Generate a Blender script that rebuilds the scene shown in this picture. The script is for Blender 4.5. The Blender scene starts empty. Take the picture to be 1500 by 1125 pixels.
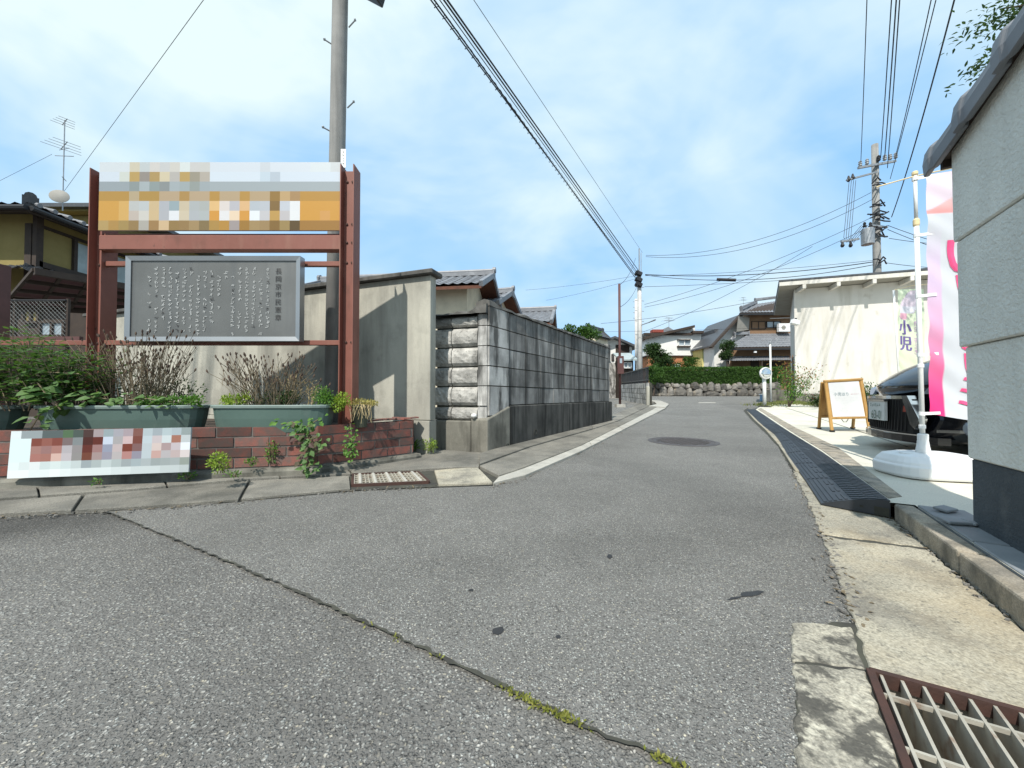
import bpy, math, random
from mathutils import Vector, Matrix
R = math.radians
random.seed(11)
SC = bpy.context.scene
COL = SC.collection

# ------------------------------------------------------------------ camera
F, CAMZ, PITCH, SHIFT = 542.0, 0.65, R(1.1), 7.1      # focal length in source pixels, eye height, pitch, lens shift (px)
cam = bpy.data.cameras.new('camera')
cam.sensor_width = 36.0; cam.lens = 36.0 * F / 1500.0
cam.shift_y = SHIFT / 1500.0; cam.clip_start = 0.05; cam.clip_end = 2000
co = bpy.data.objects.new('camera', cam); COL.objects.link(co)
co.location = (0, 0, CAMZ); co.rotation_euler = (R(90) + PITCH, 0, 0)
SC.camera = co

# ------------------------------------------------------------------ sky
SUN_EL = R(52); SUN_TO = Vector((-0.36, -0.93, 0)).normalized()      # horizontal direction towards the sun
w = bpy.data.worlds.new('World'); SC.world = w; w.use_nodes = True
nt = w.node_tree; nt.nodes.clear()
out = nt.nodes.new('ShaderNodeOutputWorld'); bg = nt.nodes.new('ShaderNodeBackground')
sky = nt.nodes.new('ShaderNodeTexSky'); sky.sky_type = 'NISHITA'; sky.sun_disc = False
sky.sun_elevation = SUN_EL; sky.sun_rotation = math.atan2(SUN_TO.x, SUN_TO.y)
sky.air_density = 1.0; sky.dust_density = 0.6; sky.ozone_density = 1.5; sky.altitude = 30
tc = nt.nodes.new('ShaderNodeTexCoord')
def wn(t, **k):
    n = nt.nodes.new(t)
    for a, b in k.items(): setattr(n, a, b)
    return n
mp = wn('ShaderNodeMapping'); mp.inputs['Scale'].default_value = (1.0, 1.0, 2.6); mp.inputs['Rotation'].default_value = (0.25, 0.35, 0.5); mp.inputs['Location'].default_value = (2.124, .928, 3.565)
nz = wn('ShaderNodeTexNoise'); nz.inputs['Scale'].default_value = 2.1; nz.inputs['Detail'].default_value = 6; nz.inputs['Roughness'].default_value = 0.5; nz.inputs['Distortion'].default_value = 0.35
mp2 = wn('ShaderNodeMapping'); mp2.inputs['Scale'].default_value = (0.7, 2.4, 1.2); mp2.inputs['Rotation'].default_value = (0.1, 0.6, -0.5); mp2.inputs['Location'].default_value = (1.395, .599, 3.614)
nz2 = wn('ShaderNodeTexNoise'); nz2.inputs['Scale'].default_value = 1.3; nz2.inputs['Detail'].default_value = 5; nz2.inputs['Roughness'].default_value = 0.5
rp = wn('ShaderNodeValToRGB'); rp.color_ramp.elements[0].position = 0.44; rp.color_ramp.elements[1].position = 0.66
rp2 = wn('ShaderNodeValToRGB'); rp2.color_ramp.elements[0].position = 0.40; rp2.color_ramp.elements[1].position = 0.64
mx = wn('ShaderNodeMath', operation='ADD'); mx.use_clamp = True
ml = wn('ShaderNodeMath', operation='MULTIPLY'); ml.inputs[1].default_value = 0.5
ml2 = wn('ShaderNodeMath', operation='MULTIPLY'); ml2.inputs[1].default_value = 0.8
base = wn('ShaderNodeMath', operation='ADD'); base.inputs[1].default_value = 0.0; base.use_clamp = True
hz_ = wn('ShaderNodeMixRGB'); hz_.inputs[0].default_value = 0.82; hz_.inputs[2].default_value = (2.25, 4.35, 6.9, 1)
mixc = wn('ShaderNodeMixRGB'); mixc.inputs[2].default_value = (5.1, 6.05, 6.2, 1)
L = nt.links.new
L(tc.outputs['Generated'], mp.inputs[0]); L(mp.outputs[0], nz.inputs['Vector']); L(nz.outputs['Fac'], rp.inputs[0])
L(tc.outputs['Generated'], mp2.inputs[0]); L(mp2.outputs[0], nz2.inputs['Vector']); L(nz2.outputs['Fac'], rp2.inputs[0])
L(rp.outputs[0], ml.inputs[0]); L(rp2.outputs[0], ml2.inputs[0]); L(ml.outputs[0], mx.inputs[0]); L(ml2.outputs[0], mx.inputs[1])
L(mx.outputs[0], base.inputs[0]); L(base.outputs[0], mixc.inputs[0]); L(sky.outputs[0], hz_.inputs[1]); L(hz_.outputs[0], mixc.inputs[1])
L(mixc.outputs[0], bg.inputs['Color']); bg.inputs['Strength'].default_value = 0.12
L(bg.outputs[0], out.inputs[0])

# ------------------------------------------------------------------ sun
sl = bpy.data.lights.new('sun', 'SUN'); sl.energy = 4.2; sl.angle = R(0.6); sl.color = (1.0, 0.955, 0.88)
so = bpy.data.objects.new('sun', sl); COL.objects.link(so)
to_sun = Vector((SUN_TO.x * math.cos(SUN_EL), SUN_TO.y * math.cos(SUN_EL), math.sin(SUN_EL)))
so.rotation_euler = to_sun.to_track_quat('Z', 'Y').to_euler()

# ------------------------------------------------------------------ exposure
vs = SC.view_settings
vs.view_transform = 'Standard'; vs.look = 'None'; vs.exposure = 0.47; vs.gamma = 1.0; vs.use_curve_mapping = False
SC.render.engine = 'CYCLES'
SC.cycles.use_denoising = True
SC.cycles.max_bounces = 6; SC.cycles.transparent_max_bounces = 16

# ------------------------------------------------------------------ measuring helpers
CP, SP = math.cos(PITCH), math.sin(PITCH)
def ray(u, v):
    a = (u - 750.0) / F; b = (562.5 + SHIFT - v) / F
    return Vector((a, CP - b * SP, SP + b * CP))
def at(u, v, Y):
    d = ray(u, v); t = Y / d.y
    return Vector((d.x * t, Y, CAMZ + d.z * t))
SL = 0.0195
def G(Y):
    return SL * Y if Y < 33 else SL * 33
def gp(u, v, dz=0.0):
    d = ray(u, v); t = (CAMZ - dz) / (SL * d.y - d.z)
    return Vector((d.x * t, d.y * t, CAMZ + d.z * t))
def hz(v, Y):
    return at(750, v, Y).z

# ------------------------------------------------------------------ materials
def s2l(c):
    return tuple(x / 12.92 if x <= .04045 else ((x + .055) / 1.055) ** 2.4 for x in c)
def hx(h, k=1.0):
    c = s2l([int(h[i:i + 2], 16) / 255 for i in (0, 2, 4)])
    return tuple(min(.9, x * k) for x in c)
class NT:
    def __init__(s, name):
        s.m = bpy.data.materials.new(name); s.m.use_nodes = True
        s.t = s.m.node_tree; s.b = s.t.nodes['Principled BSDF']; s.o = s.t.nodes['Material Output']
        s.geo = None
    def n(s, t, **k):
        n = s.t.nodes.new(t)
        for a, b in k.items(): setattr(n, a, b)
        return n
    def l(s, a, b): s.t.links.new(a, b)
    def pos(s):
        if s.geo is None: s.geo = s.n('ShaderNodeNewGeometry')
        return s.geo.outputs['Position']
    def noise(s, scale, stretch=(1, 1, 1), detail=6, rough=.6, dist=0, loc=(0, 0, 0)):
        m = s.n('ShaderNodeMapping'); m.inputs['Scale'].default_value = stretch; m.inputs['Location'].default_value = loc
        s.l(s.pos(), m.inputs[0])
        n = s.n('ShaderNodeTexNoise'); n.inputs['Scale'].default_value = scale; n.inputs['Detail'].default_value = detail
        n.inputs['Roughness'].default_value = rough; n.inputs['Distortion'].default_value = dist
        s.l(m.outputs[0], n.inputs['Vector']); return n.outputs['Fac']
    def ramp(s, fac, lo, hi, c0=(0, 0, 0), c1=(1, 1, 1)):
        r = s.n('ShaderNodeValToRGB'); e = r.color_ramp.elements
        e[0].position = lo; e[1].position = hi; e[0].color = (*c0, 1); e[1].color = (*c1, 1)
        s.l(fac, r.inputs[0]); return r.outputs[0]
    def mix(s, fac, a, b, mode='MIX'):
        m = s.n('ShaderNodeMixRGB', blend_type=mode)
        for i, x in ((0, fac), (1, a), (2, b)):
            if isinstance(x, (int, float)): m.inputs[i].default_value = x if i == 0 else (x, x, x, 1)
            elif isinstance(x, tuple): m.inputs[i].default_value = (*x, 1)
            else: s.l(x, m.inputs[i])
        return m.outputs[0]
    def bump(s, h, strength, dist=.01):
        b = s.n('ShaderNodeBump'); b.inputs['Strength'].default_value = strength; b.inputs['Distance'].default_value = dist
        s.l(h, b.inputs['Height'])
        prev = s.b.inputs['Normal'].links
        if prev: s.l(prev[0].from_socket, b.inputs['Normal'])
        s.l(b.outputs[0], s.b.inputs['Normal'])
    def done(s, col=None, rough=.8, metal=0, spec=.4):
        if col is not None:
            if isinstance(col, tuple): s.b.inputs['Base Color'].default_value = (*col, 1)
            else: s.l(col, s.b.inputs['Base Color'])
        s.b.inputs['Roughness'].default_value = rough; s.b.inputs['Metallic'].default_value = metal
        s.b.inputs['Specular IOR Level'].default_value = spec
        return s.m
def mat(name, c, c2=None, scale=4, rough=.8, metal=0, spec=.4, bs=60, bump=.25, bd=.004, stains=(), rnd=0.0, speck=0.0, ss=250):
    """two-tone mottled surface; stains = (colour, scale, stretch, lo, hi, amount); rnd = brightness spread between pieces"""
    k = NT(name)
    c2 = c2 or tuple(x * .8 for x in c)
    col = k.mix(k.ramp(k.noise(scale), .35, .65), c, c2)
    if speck:
        col = k.mix(k.ramp(k.noise(ss, detail=2), .35, .7), col, k.mix(1.0, col, 1 + speck, 'MULTIPLY'))
    for i, (sc_, s_, st, lo, hi, am) in enumerate(stains):
        f = k.ramp(k.noise(s_, st, loc=(i * 3.1, i * 1.7, i)), lo, hi)
        f = k.mix(1.0, f, am, 'MULTIPLY')
        col = k.mix(f, col, sc_)
    if rnd:
        oi = k.n('ShaderNodeObjectInfo')
        r = k.n('ShaderNodeMapRange'); r.inputs['To Min'].default_value = 1 - rnd; r.inputs['To Max'].default_value = 1 + rnd
        k.l(oi.outputs['Random'], r.inputs[0])
        col = k.mix(1.0, col, r.outputs[0], 'MULTIPLY')
    if bump: k.bump(k.noise(bs, detail=5), bump, bd)
    return k.done(col, rough, metal, spec)
def leafmat(name, c, c2, trans=.35, rough=.55):
    k = NT(name)
    g = k.n('ShaderNodeNewGeometry')
    col = k.mix(g.outputs['Random Per Island'], c, c2)
    k.l(col, k.b.inputs['Base Color']); k.b.inputs['Roughness'].default_value = rough; k.b.inputs['Specular IOR Level'].default_value = .25
    t = k.n('ShaderNodeBsdfTranslucent'); k.l(k.mix(1.0, col, (1.25, 1.3, .7), 'MULTIPLY'), t.inputs['Color'])
    m = k.n('ShaderNodeMixShader'); m.inputs[0].default_value = trans
    k.l(k.b.outputs[0], m.inputs[1]); k.l(t.outputs[0], m.inputs[2]); k.l(m.outputs[0], k.o.inputs[0])
    return k.m
def asphalt(name, base, stone, size, contrast, patch=None, big=.15, warm=(1, 1, 1)):
    k = NT(name)
    mpg = k.n('ShaderNodeMapping'); k.l(k.pos(), mpg.inputs[0])
    wob = k.n('ShaderNodeTexNoise'); wob.inputs['Scale'].default_value = 90; k.l(k.pos(), wob.inputs['Vector'])
    ad = k.n('ShaderNodeVectorMath', operation='MULTIPLY_ADD'); ad.inputs[1].default_value = (.012, .012, .012)
    k.l(wob.outputs['Color'], ad.inputs[0]); k.l(mpg.outputs[0], ad.inputs[2])
    v = k.n('ShaderNodeTexVoronoi'); v.inputs['Scale'].default_value = size; k.l(ad.outputs[0], v.inputs['Vector'])
    v.inputs['Randomness'].default_value = 1.0
    sep = k.n('ShaderNodeSeparateColor'); k.l(v.outputs['Color'], sep.inputs[0])
    shade = k.ramp(sep.outputs[0], 0.25, 1.0)
    hue = k.n('ShaderNodeValToRGB'); e = hue.color_ramp.elements
    e[0].color = (*[x * .85 for x in stone], 1); e[0].position = 0
    e[1].color = (stone[0] * 1.12, stone[1] * 1.04, stone[2] * .84, 1); e[1].position = 1
    m1 = e.new(.45); m1.color = (stone[0] * .9, stone[1] * .98, stone[2] * 1.02, 1)
    m2 = e.new(.8); m2.color = (*[x * 1.25 for x in stone], 1)
    k.l(sep.outputs[1], hue.inputs[0])
    inside = k.ramp(v.outputs['Distance'], .30, .58, (1, 1, 1), (0, 0, 0))
    f = k.mix(1.0, k.mix(1.0, shade, inside, 'MULTIPLY'), contrast, 'MULTIPLY')
    col = k.mix(f, base, hue.outputs[0])
    fine = k.ramp(k.noise(300, detail=3, rough=.7), .34, .68)
    col = k.mix(k.mix(1.0, fine, .6, 'MULTIPLY'), col, k.mix(1.0, col, 2.0, 'MULTIPLY'))
    pit = k.ramp(k.noise(170, detail=3, loc=(5, 2, 0)), .33, .47, (1, 1, 1), (0, 0, 0))
    col = k.mix(k.mix(1.0, pit, .9, 'MULTIPLY'), col, tuple(x * .35 for x in base))
    lg = k.ramp(k.noise(.9, detail=5, rough=.6, dist=.4), .3, .7, (1 - big,) * 3, (1 + big,) * 3)
    col = k.mix(1.0, col, lg, 'MULTIPLY')
    lg2 = k.ramp(k.noise(6, detail=4, loc=(2, 8, 0)), .3, .7, (.93,) * 3, (1.06,) * 3)
    col = k.mix(1.0, col, lg2, 'MULTIPLY')
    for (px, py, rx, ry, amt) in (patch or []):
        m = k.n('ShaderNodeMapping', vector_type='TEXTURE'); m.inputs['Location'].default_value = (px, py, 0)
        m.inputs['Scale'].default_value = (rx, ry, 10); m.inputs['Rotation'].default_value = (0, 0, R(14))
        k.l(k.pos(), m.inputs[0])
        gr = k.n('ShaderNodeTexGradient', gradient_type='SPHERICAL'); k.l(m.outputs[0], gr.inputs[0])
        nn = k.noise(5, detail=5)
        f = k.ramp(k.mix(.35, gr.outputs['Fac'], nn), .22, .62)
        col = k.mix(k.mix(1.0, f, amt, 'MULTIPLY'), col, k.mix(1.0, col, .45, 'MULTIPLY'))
    k.bump(inside, .7, .005); k.bump(fine, .4, .003)
    return k.done(col, .82, 0, .35)
def stained(name, c, c2, streak, amt=.7, lo=.42, hi=.62, scale=3, sx=5, sz=.5, rough=.9, bs=90, bump=.3, moss=None, rnd=0, bd=.004):
    st = [(streak, 1.6, (sx, sx, sz), lo, hi, amt), (tuple(x * .6 for x in streak), 2.3, (1, 1, 1), .52, .75, amt * .7)]
    if moss: st.append(moss)
    return mat(name, c, c2, scale, rough, 0, .3, bs, bump, bd, st, rnd, speck=.35, ss=300)

GREY = (.27, .27, .265)
MAT = {}
MAT['asphalt_new'] = asphalt('asphalt_new', (.122, .118, .109), (.38, .366, .33), 195, .85, patch=[(1.3, 2.2, .5, 1.1, .3), (.3, 1.5, 1.2, .3, .22)])
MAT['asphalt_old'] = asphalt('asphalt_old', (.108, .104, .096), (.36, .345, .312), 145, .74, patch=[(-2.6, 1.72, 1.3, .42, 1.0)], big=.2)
MAT['gutter'] = mat('gutter_concrete', (.285, .262, .205), (.185, .172, .138), 3.2, .92, 0, .25, 120, .5, .005,
    [((.11, .105, .095), 5, (1, 1, 1), .5, .72, .8), ((.36, .335, .275), 14, (1, 1, 1), .55, .75, .5), ((.36, .27, .15), 1.4, (1, 1, 1), .5, .7, .5), ((.10, .095, .08), 70, (1, 1, 1), .56, .70, .75), ((.5, .47, .39), 95, (1, 1, 1), .60, .72, .6)], .06, .8, 150)
MAT['gutter_old'] = mat('blackened_gutter_concrete', (.30, .278, .222), (.16, .15, .125), 9, .93, 0, .25, 90, .7, .007, [((.05, .048, .043), 16, (1, 1, 1), .49, .58, .85), ((.50, .47, .38), 21, (1, 1, 1), .57, .65, .8), ((.10, .095, .08), 70, (1, 1, 1), .52, .68, .75)], .06, .8, 150)
MAT['slab'] = mat('pavement_concrete', (.15, .141, .12), (.10, .096, .084), 4, .92, 0, .25, 140, .45, .004,
    [((.055, .054, .047), 3, (1, 1, 1), .48, .75, .75), ((.24, .22, .18), 9, (1, 1, 1), .55, .8, .5)], .12, .9, 170)
MAT['slab_pale'] = mat('pale_concrete_strip', (.36, .345, .305), (.27, .26, .23), 6, .92, 0, .25, 150, .4, .003, [((.2, .195, .18), 7, (1, 1, 1), .55, .75, .6)], .05, .4)
MAT['joint'] = mat('dark_joint_soil', (.035, .034, .03), (.06, .06, .045), 12, .95)
MAT['lot'] = mat('lot_concrete', (.52, .495, .415), (.45, .43, .36), 1.3, .9, 0, .3, 160, .25, .003, [((.27, .255, .21), 2.2, (1, 1, 1), .5, .75, .6)], 0, .3)
MAT['kerb'] = mat('kerb_concrete', (.29, .25, .19), (.19, .175, .15), 6, .93, 0, .25, 130, .55, .006, [((.09, .085, .07), 9, (1, 1, .6), .46, .68, .8)], .06, .6, 170)
MAT['flagstone'] = mat('flagstone_slate', (.25, .265, .275), (.18, .195, .205), 5, .7, 0, .4, 50, .3, .004, [((.42, .41, .39), 4, (1, 1, 1), .58, .72, .6)], .08)
MAT['earth'] = mat('earth', (.12, .10, .075), (.075, .062, .045), 9, .95, bs=70, bump=.8, bd=.01)
MAT['soil'] = mat('potting_soil', (.045, .034, .025), (.075, .055, .04), 25, .95, bs=120, bump=.9, bd=.01)
MAT['red_steel'] = mat('red_brown_painted_steel', (.225, .085, .062), (.185, .068, .048), 3, .55, 0, .35, 300, .06, .002, [((.10, .045, .03), 7, (1, 1, .4), .55, .75, .7), ((.30, .17, .12), 3, (2, 2, .5), .55, .75, .45), ((.06, .03, .022), 30, (1, 1, .6), .66, .74, .8)])
MAT['steel_frame'] = mat('brushed_steel', (.36, .365, .37), (.31, .315, .32), 2, .36, .85, .5, 400, .04, .001)
MAT['steel_plate'] = mat('engraved_steel_plate', (.185, .182, .172), (.15, .147, .138), 2.5, .42, .6, .5, 500, .06, .001, [((.11, .115, .118), 2, (4, 4, .3), .5, .75, .5)])
MAT['ink_dark'] = mat('engraved_dark', (.03, .03, .032), None, 5, .6, bump=0)
MAT['ink_light'] = mat('engraved_light', (.50, .51, .50), None, 5, .5, bump=0)
MAT['brick'] = mat('red_brick', (.185, .066, .05), (.125, .055, .045), 9, .88, 0, .3, 150, .35, .003,
    [((.095, .075, .066), 13, (1, 1, 1), .40, .62, .85), ((.30, .085, .062), 11, (1, 1, 1), .6, .75, .6)], .42, .4, 260)
MAT['mortar'] = mat('mortar', (.17, .155, .14), (.11, .10, .09), 20, .95, bs=150, bump=.5)
MAT['planter'] = mat('green_plastic', (.085, .135, .115), (.07, .115, .10), 4, .5, 0, .45, 200, .05, .002, [((.17, .19, .17), 9, (1, 1, 1), .6, .8, .4)])
MAT['planter_rim'] = mat('faded_green_plastic', (.19, .235, .215), (.15, .20, .18), 7, .55, 0, .4, 200, .05, .002)
MAT['pot'] = mat('olive_pot', (.07, .075, .05), None, 6, .7)
MAT['conc_wall'] = stained('weathered_concrete', (.40, .385, .325), (.29, .28, .24), (.14, .136, .12), .75, .45, .66, .9, 1.4, .2)
MAT['conc_cap'] = stained('dark_concrete_cap', (.12, .115, .105), (.075, .073, .068), (.03, .03, .028), .6)
MAT['block'] = stained('weathered_block', (.25, .245, .232), (.16, .157, .15), (.03, .03, .028), .86, .40, .64, 5, 5, .6, rnd=.3)
MAT['block_pale'] = stained('pale_block', (.46, .45, .43), (.30, .296, .28), (.06, .059, .055), .9, .46, .62, 5, 5, 1.2, rnd=.16)
MAT['stone_pale'] = mat('rough_pale_stone', (.36, .35, .325), (.23, .224, .208), 9, .95, 0, .2, 45, .8, .008, [((.09, .088, .082), 5, (1, 1, 1), .48, .70, .7), ((.10, .098, .09), 28, (1, 1, 1), .56, .68, .7), ((.5, .49, .46), 15, (1, 1, 1), .6, .72, .6)], .22, .5, 200)
MAT['base_dark'] = stained('blackened_concrete_base', (.085, .083, .076), (.05, .05, .046), (.012, .012, .011), .85, .4, .62, 4, 5, .5)
MAT['base_mid'] = stained('grey_concrete_base', (.20, .19, .16), (.13, .125, .105), (.05, .048, .04), .8, .46, .66, 4, 4, .7)
MAT['pole'] = mat('concrete_pole', (.27, .265, .25), (.20, .198, .19), 3, .85, 0, .3, 80, .3, .003, [((.11, .11, .105), 2, (6, 6, .3), .5, .7, .7)])
MAT['pole_far'] = mat('pale_concrete_pole', (.52, .51, .49), (.42, .415, .4), 2, .85, bs=60)
MAT['dark_metal'] = mat('dark_metal', (.03, .03, .032), None, 5, .5, .3)
MAT['cable'] = mat('black_cable', (.014, .015, .019), None, 5, .6, bump=0)
MAT['galv'] = mat('galvanised_steel', (.36, .37, .38), (.28, .29, .3), 8, .45, .6, bump=.05)
MAT['white_paint'] = mat('white_paint', (.74, .74, .72), (.66, .66, .64), 3, .5, 0, .4, 100, .04, .002)
MAT['off_white'] = mat('white_plastic', (.78, .78, .77), (.72, .72, .71), 3, .4, 0, .45, 100, .03, .001)
MAT['cream_plastic'] = mat('cream_plastic', (.72, .58, .33), None, 4, .5, bump=0)
MAT['kawara'] = mat('grey_roof_tile', (.20, .208, .222), (.145, .15, .163), 3, .5, 0, .5, 40, .12, .004, [((.30, .31, .325), 4, (1, 1, 1), .56, .75, .5)])
MAT['kawara_dark'] = mat('dark_roof_tile', (.075, .078, .085), (.05, .052, .057), 4, .45, 0, .5, 40, .15, .004, [((.2, .195, .175), 7, (1, 1, 1), .6, .75, .5)])
MAT['yellow_wall'] = mat('ochre_plaster', (.26, .205, .075), (.22, .17, .06), 3, .9, bump=.2)
MAT['brown_wall'] = mat('brown_plaster', (.23, .14, .08), (.19, .112, .065), 2, .9, bump=.15)
MAT['cream_wall'] = mat('cream_plaster', (.6, .53, .40), None, 3, .9, bump=.15)
MAT['white_wall'] = mat('white_plaster', (.72, .71, .68), (.65, .64, .61), 1.5, .9, bump=.1)
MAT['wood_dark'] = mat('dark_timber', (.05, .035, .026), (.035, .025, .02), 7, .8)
MAT['wood_red'] = mat('red_timber', (.12, .045, .025), (.08, .032, .02), 7, .8)
MAT['white_building'] = mat('old_white_render', (.59, .565, .525), (.52, .50, .46), .9, .92, 0, .25, 70, .2, .004,
    [((.37, .345, .285), 1.3, (2.2, 2.2, .35), .48, .72, .6), ((.31, .275, .21), 2.6, (1, 1, 1), .62, .78, .5)], 0, .1)
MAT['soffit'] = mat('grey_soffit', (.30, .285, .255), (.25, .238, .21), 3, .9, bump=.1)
MAT['house_green'] = None
MAT['glass'] = mat('window_glass', (.30, .36, .40), (.24, .29, .33), 2, .08, 0, .8, bump=0)
MAT['shutter'] = mat('pale_blue_shutter', (.36, .42, .42), None, 3, .6)
MAT['brick_far'] = mat('orange_brick_cladding', (.42, .17, .08), (.33, .13, .062), 6, .9, bump=.2)
MAT['rubber'] = mat('black_rubber', (.026, .030, .037), (.02, .023, .028), 9, .5, 0, .5, 220, .15, .002, [((.055, .056, .057), 5, (1, 1, 1), .55, .78, .35)])
MAT['rust_frame'] = mat('rusty_angle_frame', (.085, .042, .032), (.05, .03, .025), 12, .75, .3, bs=140, bump=.3)
MAT['grate'] = mat('weathered_galvanised_grate', (.46, .43, .36), (.36, .335, .28), 14, .7, .35, .4, 160, .3, .002, [((.20, .10, .05), 18, (1, 1, 1), .55, .7, .7)])
MAT['iron'] = mat('cast_iron', (.12, .105, .10), (.085, .077, .074), 9, .6, .5, bs=150, bump=.3)
MAT['car_paint'] = mat('black_car_paint', (.006, .006, .008), None, 4, .12, 0, .6, bump=0)
MAT['car_trim'] = mat('black_grille', (.008, .008, .008), None, 4, .6, bump=0)
MAT['chrome'] = mat('chrome', (.78, .79, .8), None, 4, .12, 1.0, bump=0)
MAT['lamp_glass'] = mat('headlamp', (.25, .27, .3), None, 4, .06, .2, .8, bump=0)
MAT['tyre'] = mat('tyre', (.018, .018, .018), None, 4, .8)
MAT['plate_white'] = mat('number_plate', (.66, .68, .66), None, 4, .5, bump=0)
MAT['plate_green'] = mat('plate_characters', (.04, .11, .07), None, 4, .5, bump=0)
MAT['pine_wood'] = mat('varnished_pine', (.46, .27, .085), (.36, .20, .06), 5, .55, 0, .4, 60, .1, .002, [((.25, .13, .04), 3, (8, 8, .6), .55, .7, .6)])
MAT['paper'] = mat('white_board', (.70, .70, .69), None, 2, .5, bump=0)
MAT['ink_teal'] = mat('teal_ink', (.16, .26, .29), None, 2, .7, bump=0)
MAT['ink_pale'] = mat('faint_ink', (.50, .52, .56), None, 2, .7, bump=0)
MAT['ink_pink'] = mat('pink_ink', (.62, .40, .42), None, 2, .7, bump=0)
MAT['flag_pink'] = mat('pink_print', (.78, .09, .24), None, 2, .8, bump=0)
MAT['flag_purple'] = mat('purple_print', (.15, .11, .30), None, 2, .8, bump=0)
MAT['flag_lilac'] = mat('lilac_print', (.46, .26, .48), None, 2, .8, bump=0)
MAT['grass'] = leafmat('grass', (.10, .13, .035), (.19, .19, .07))
MAT['leaf_herb'] = leafmat('herb_leaf', (.045, .10, .03), (.10, .18, .05))
MAT['leaf_vine'] = leafmat('vine_leaf', (.07, .14, .045), (.14, .24, .08))
MAT['leaf_lime'] = leafmat('lime_leaf', (.16, .27, .035), (.30, .38, .06))
MAT['leaf_green'] = leafmat('fresh_leaf', (.06, .15, .025), (.14, .27, .05))
MAT['leaf_dark'] = leafmat('dark_leaf', (.022, .05, .016), (.055, .10, .03))
MAT['leaf_hedge'] = leafmat('hedge_leaf', (.03, .075, .014), (.075, .15, .03))
MAT['leaf_purple'] = leafmat('purple_leaf', (.09, .05, .045), (.10, .13, .05))
MAT['leaf_red'] = leafmat('red_nandina_leaf', (.30, .09, .05), (.22, .20, .06))
MAT['leaf_yellow'] = leafmat('yellowing_leaf', (.30, .28, .07), (.42, .36, .14))
MAT['dry'] = leafmat('dry_stalk', (.085, .07, .045), (.22, .175, .115), .1, .9)
MAT['dry_head'] = leafmat('dry_flower_head', (.055, .04, .035), (.13, .09, .065), .1, .9)
MAT['straw'] = leafmat('straw', (.40, .31, .16), (.52, .42, .25), .15, .9)
MAT['flower'] = leafmat('pale_flower', (.7, .68, .62), (.6, .5, .42), .2)
MAT['bark'] = mat('bark', (.085, .062, .045), (.05, .038, .03), 14, .95, bs=50, bump=.8, bd=.01)
MAT['moss'] = leafmat('moss', (.16, .19, .035), (.30, .29, .08))
MAT['stone'] = mat('field_stone', (.19, .178, .158), (.105, .10, .092), 5, .92, 0, .3, 30, .6, .02, [((.36, .30, .21), 2.2, (1, 1, 1), .55, .7, .6), ((.06, .058, .052), 4, (1, 1, 1), .52, .72, .7)], .6)
MAT['ceramic_red'] = mat('red_sheet', (.28, .055, .035), None, 5, .7)
MAT['brown_steel'] = mat('maroon_steel', (.10, .042, .038), None, 5, .6)
MAT['blue_plastic'] = mat('blue_plastic', (.16, .30, .46), None, 5, .5)
MAT['mirror'] = mat('mirror', (.8, .82, .84), None, 5, .04, 1.0, bump=0)
MAT['yellow_pale'] = mat('pale_yellow_render', (.62, .55, .22), None, 2, .9)
MAT['salmon'] = mat('salmon_render', (.55, .33, .22), None, 2, .9)
MAT['flower_red'] = leafmat('red_flower', (.30, .02, .03), (.22, .02, .03))
MAT['wire_mesh'] = mat('galvanised_wire', (.42, .42, .40), None, 5, .5, .5, bump=0)
MAT['house_base'] = None
k = NT('sprayed_plaster')
col = k.mix(k.ramp(k.noise(4), .35, .65), (.77, .775, .715), (.69, .695, .64))
col = k.mix(k.ramp(k.noise(3, (1, 1, .5), loc=(4, 1, 2)), .6, .8), col, (.56, .56, .52))
col = k.mix(k.mix(1.0, k.ramp(k.noise(1.7, (6, 6, .35), loc=(1, 7, 3)), .52, .76), .35, 'MULTIPLY'), col, (.48, .48, .44))
nn = k.noise(55, (1, 1, 1.2), detail=4, rough=.6, dist=.2); k.bump(nn, .7, .016); k.bump(k.noise(140, detail=3), .3, .003)
MAT['house_green'] = k.done(col, .85, 0, .35)
k = NT('dark_sprayed_base')
col = k.mix(k.ramp(k.noise(5), .35, .65), (.075, .088, .098), (.05, .06, .068))
col = k.mix(k.ramp(k.noise(5, (1, 1, .8), loc=(4, 1, 2)), .58, .8), col, (.14, .15, .15))
k.bump(k.noise(60, (1, 1, 2.0), detail=4, rough=.6), .6, .012)
MAT['house_base'] = k.done(col, .8, 0, .35)
k = NT('tinted_polycarbonate')
tr = k.n('ShaderNodeBsdfTranslucent'); tr.inputs['Color'].default_value = (.16, .115, .115, 1)
ms = k.n('ShaderNodeMixShader'); ms.inputs[0].default_value = .6
MAT['polycarb'] = k.done((.07, .05, .048), .25, 0, .5)
k.l(k.b.outputs[0], ms.inputs[1]); k.l(tr.outputs[0], ms.inputs[2]); k.l(ms.outputs[0], k.o.inputs[0])
k = NT('printed_board')
at_ = k.n('ShaderNodeVertexColor', layer_name='print'); MAT['print'] = k.done(at_.outputs[0], .5, 0, .35)
k = NT('printed_cloth')
at_ = k.n('ShaderNodeVertexColor', layer_name='print')
tr = k.n('ShaderNodeBsdfTranslucent'); k.l(at_.outputs[0], tr.inputs['Color'])
ms = k.n('ShaderNodeMixShader'); ms.inputs[0].default_value = .22
MAT['cloth'] = k.done(at_.outputs[0], .85, 0, .2)
k.l(k.b.outputs[0], ms.inputs[1]); k.l(tr.outputs[0], ms.inputs[2]); k.l(ms.outputs[0], k.o.inputs[0])

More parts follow.
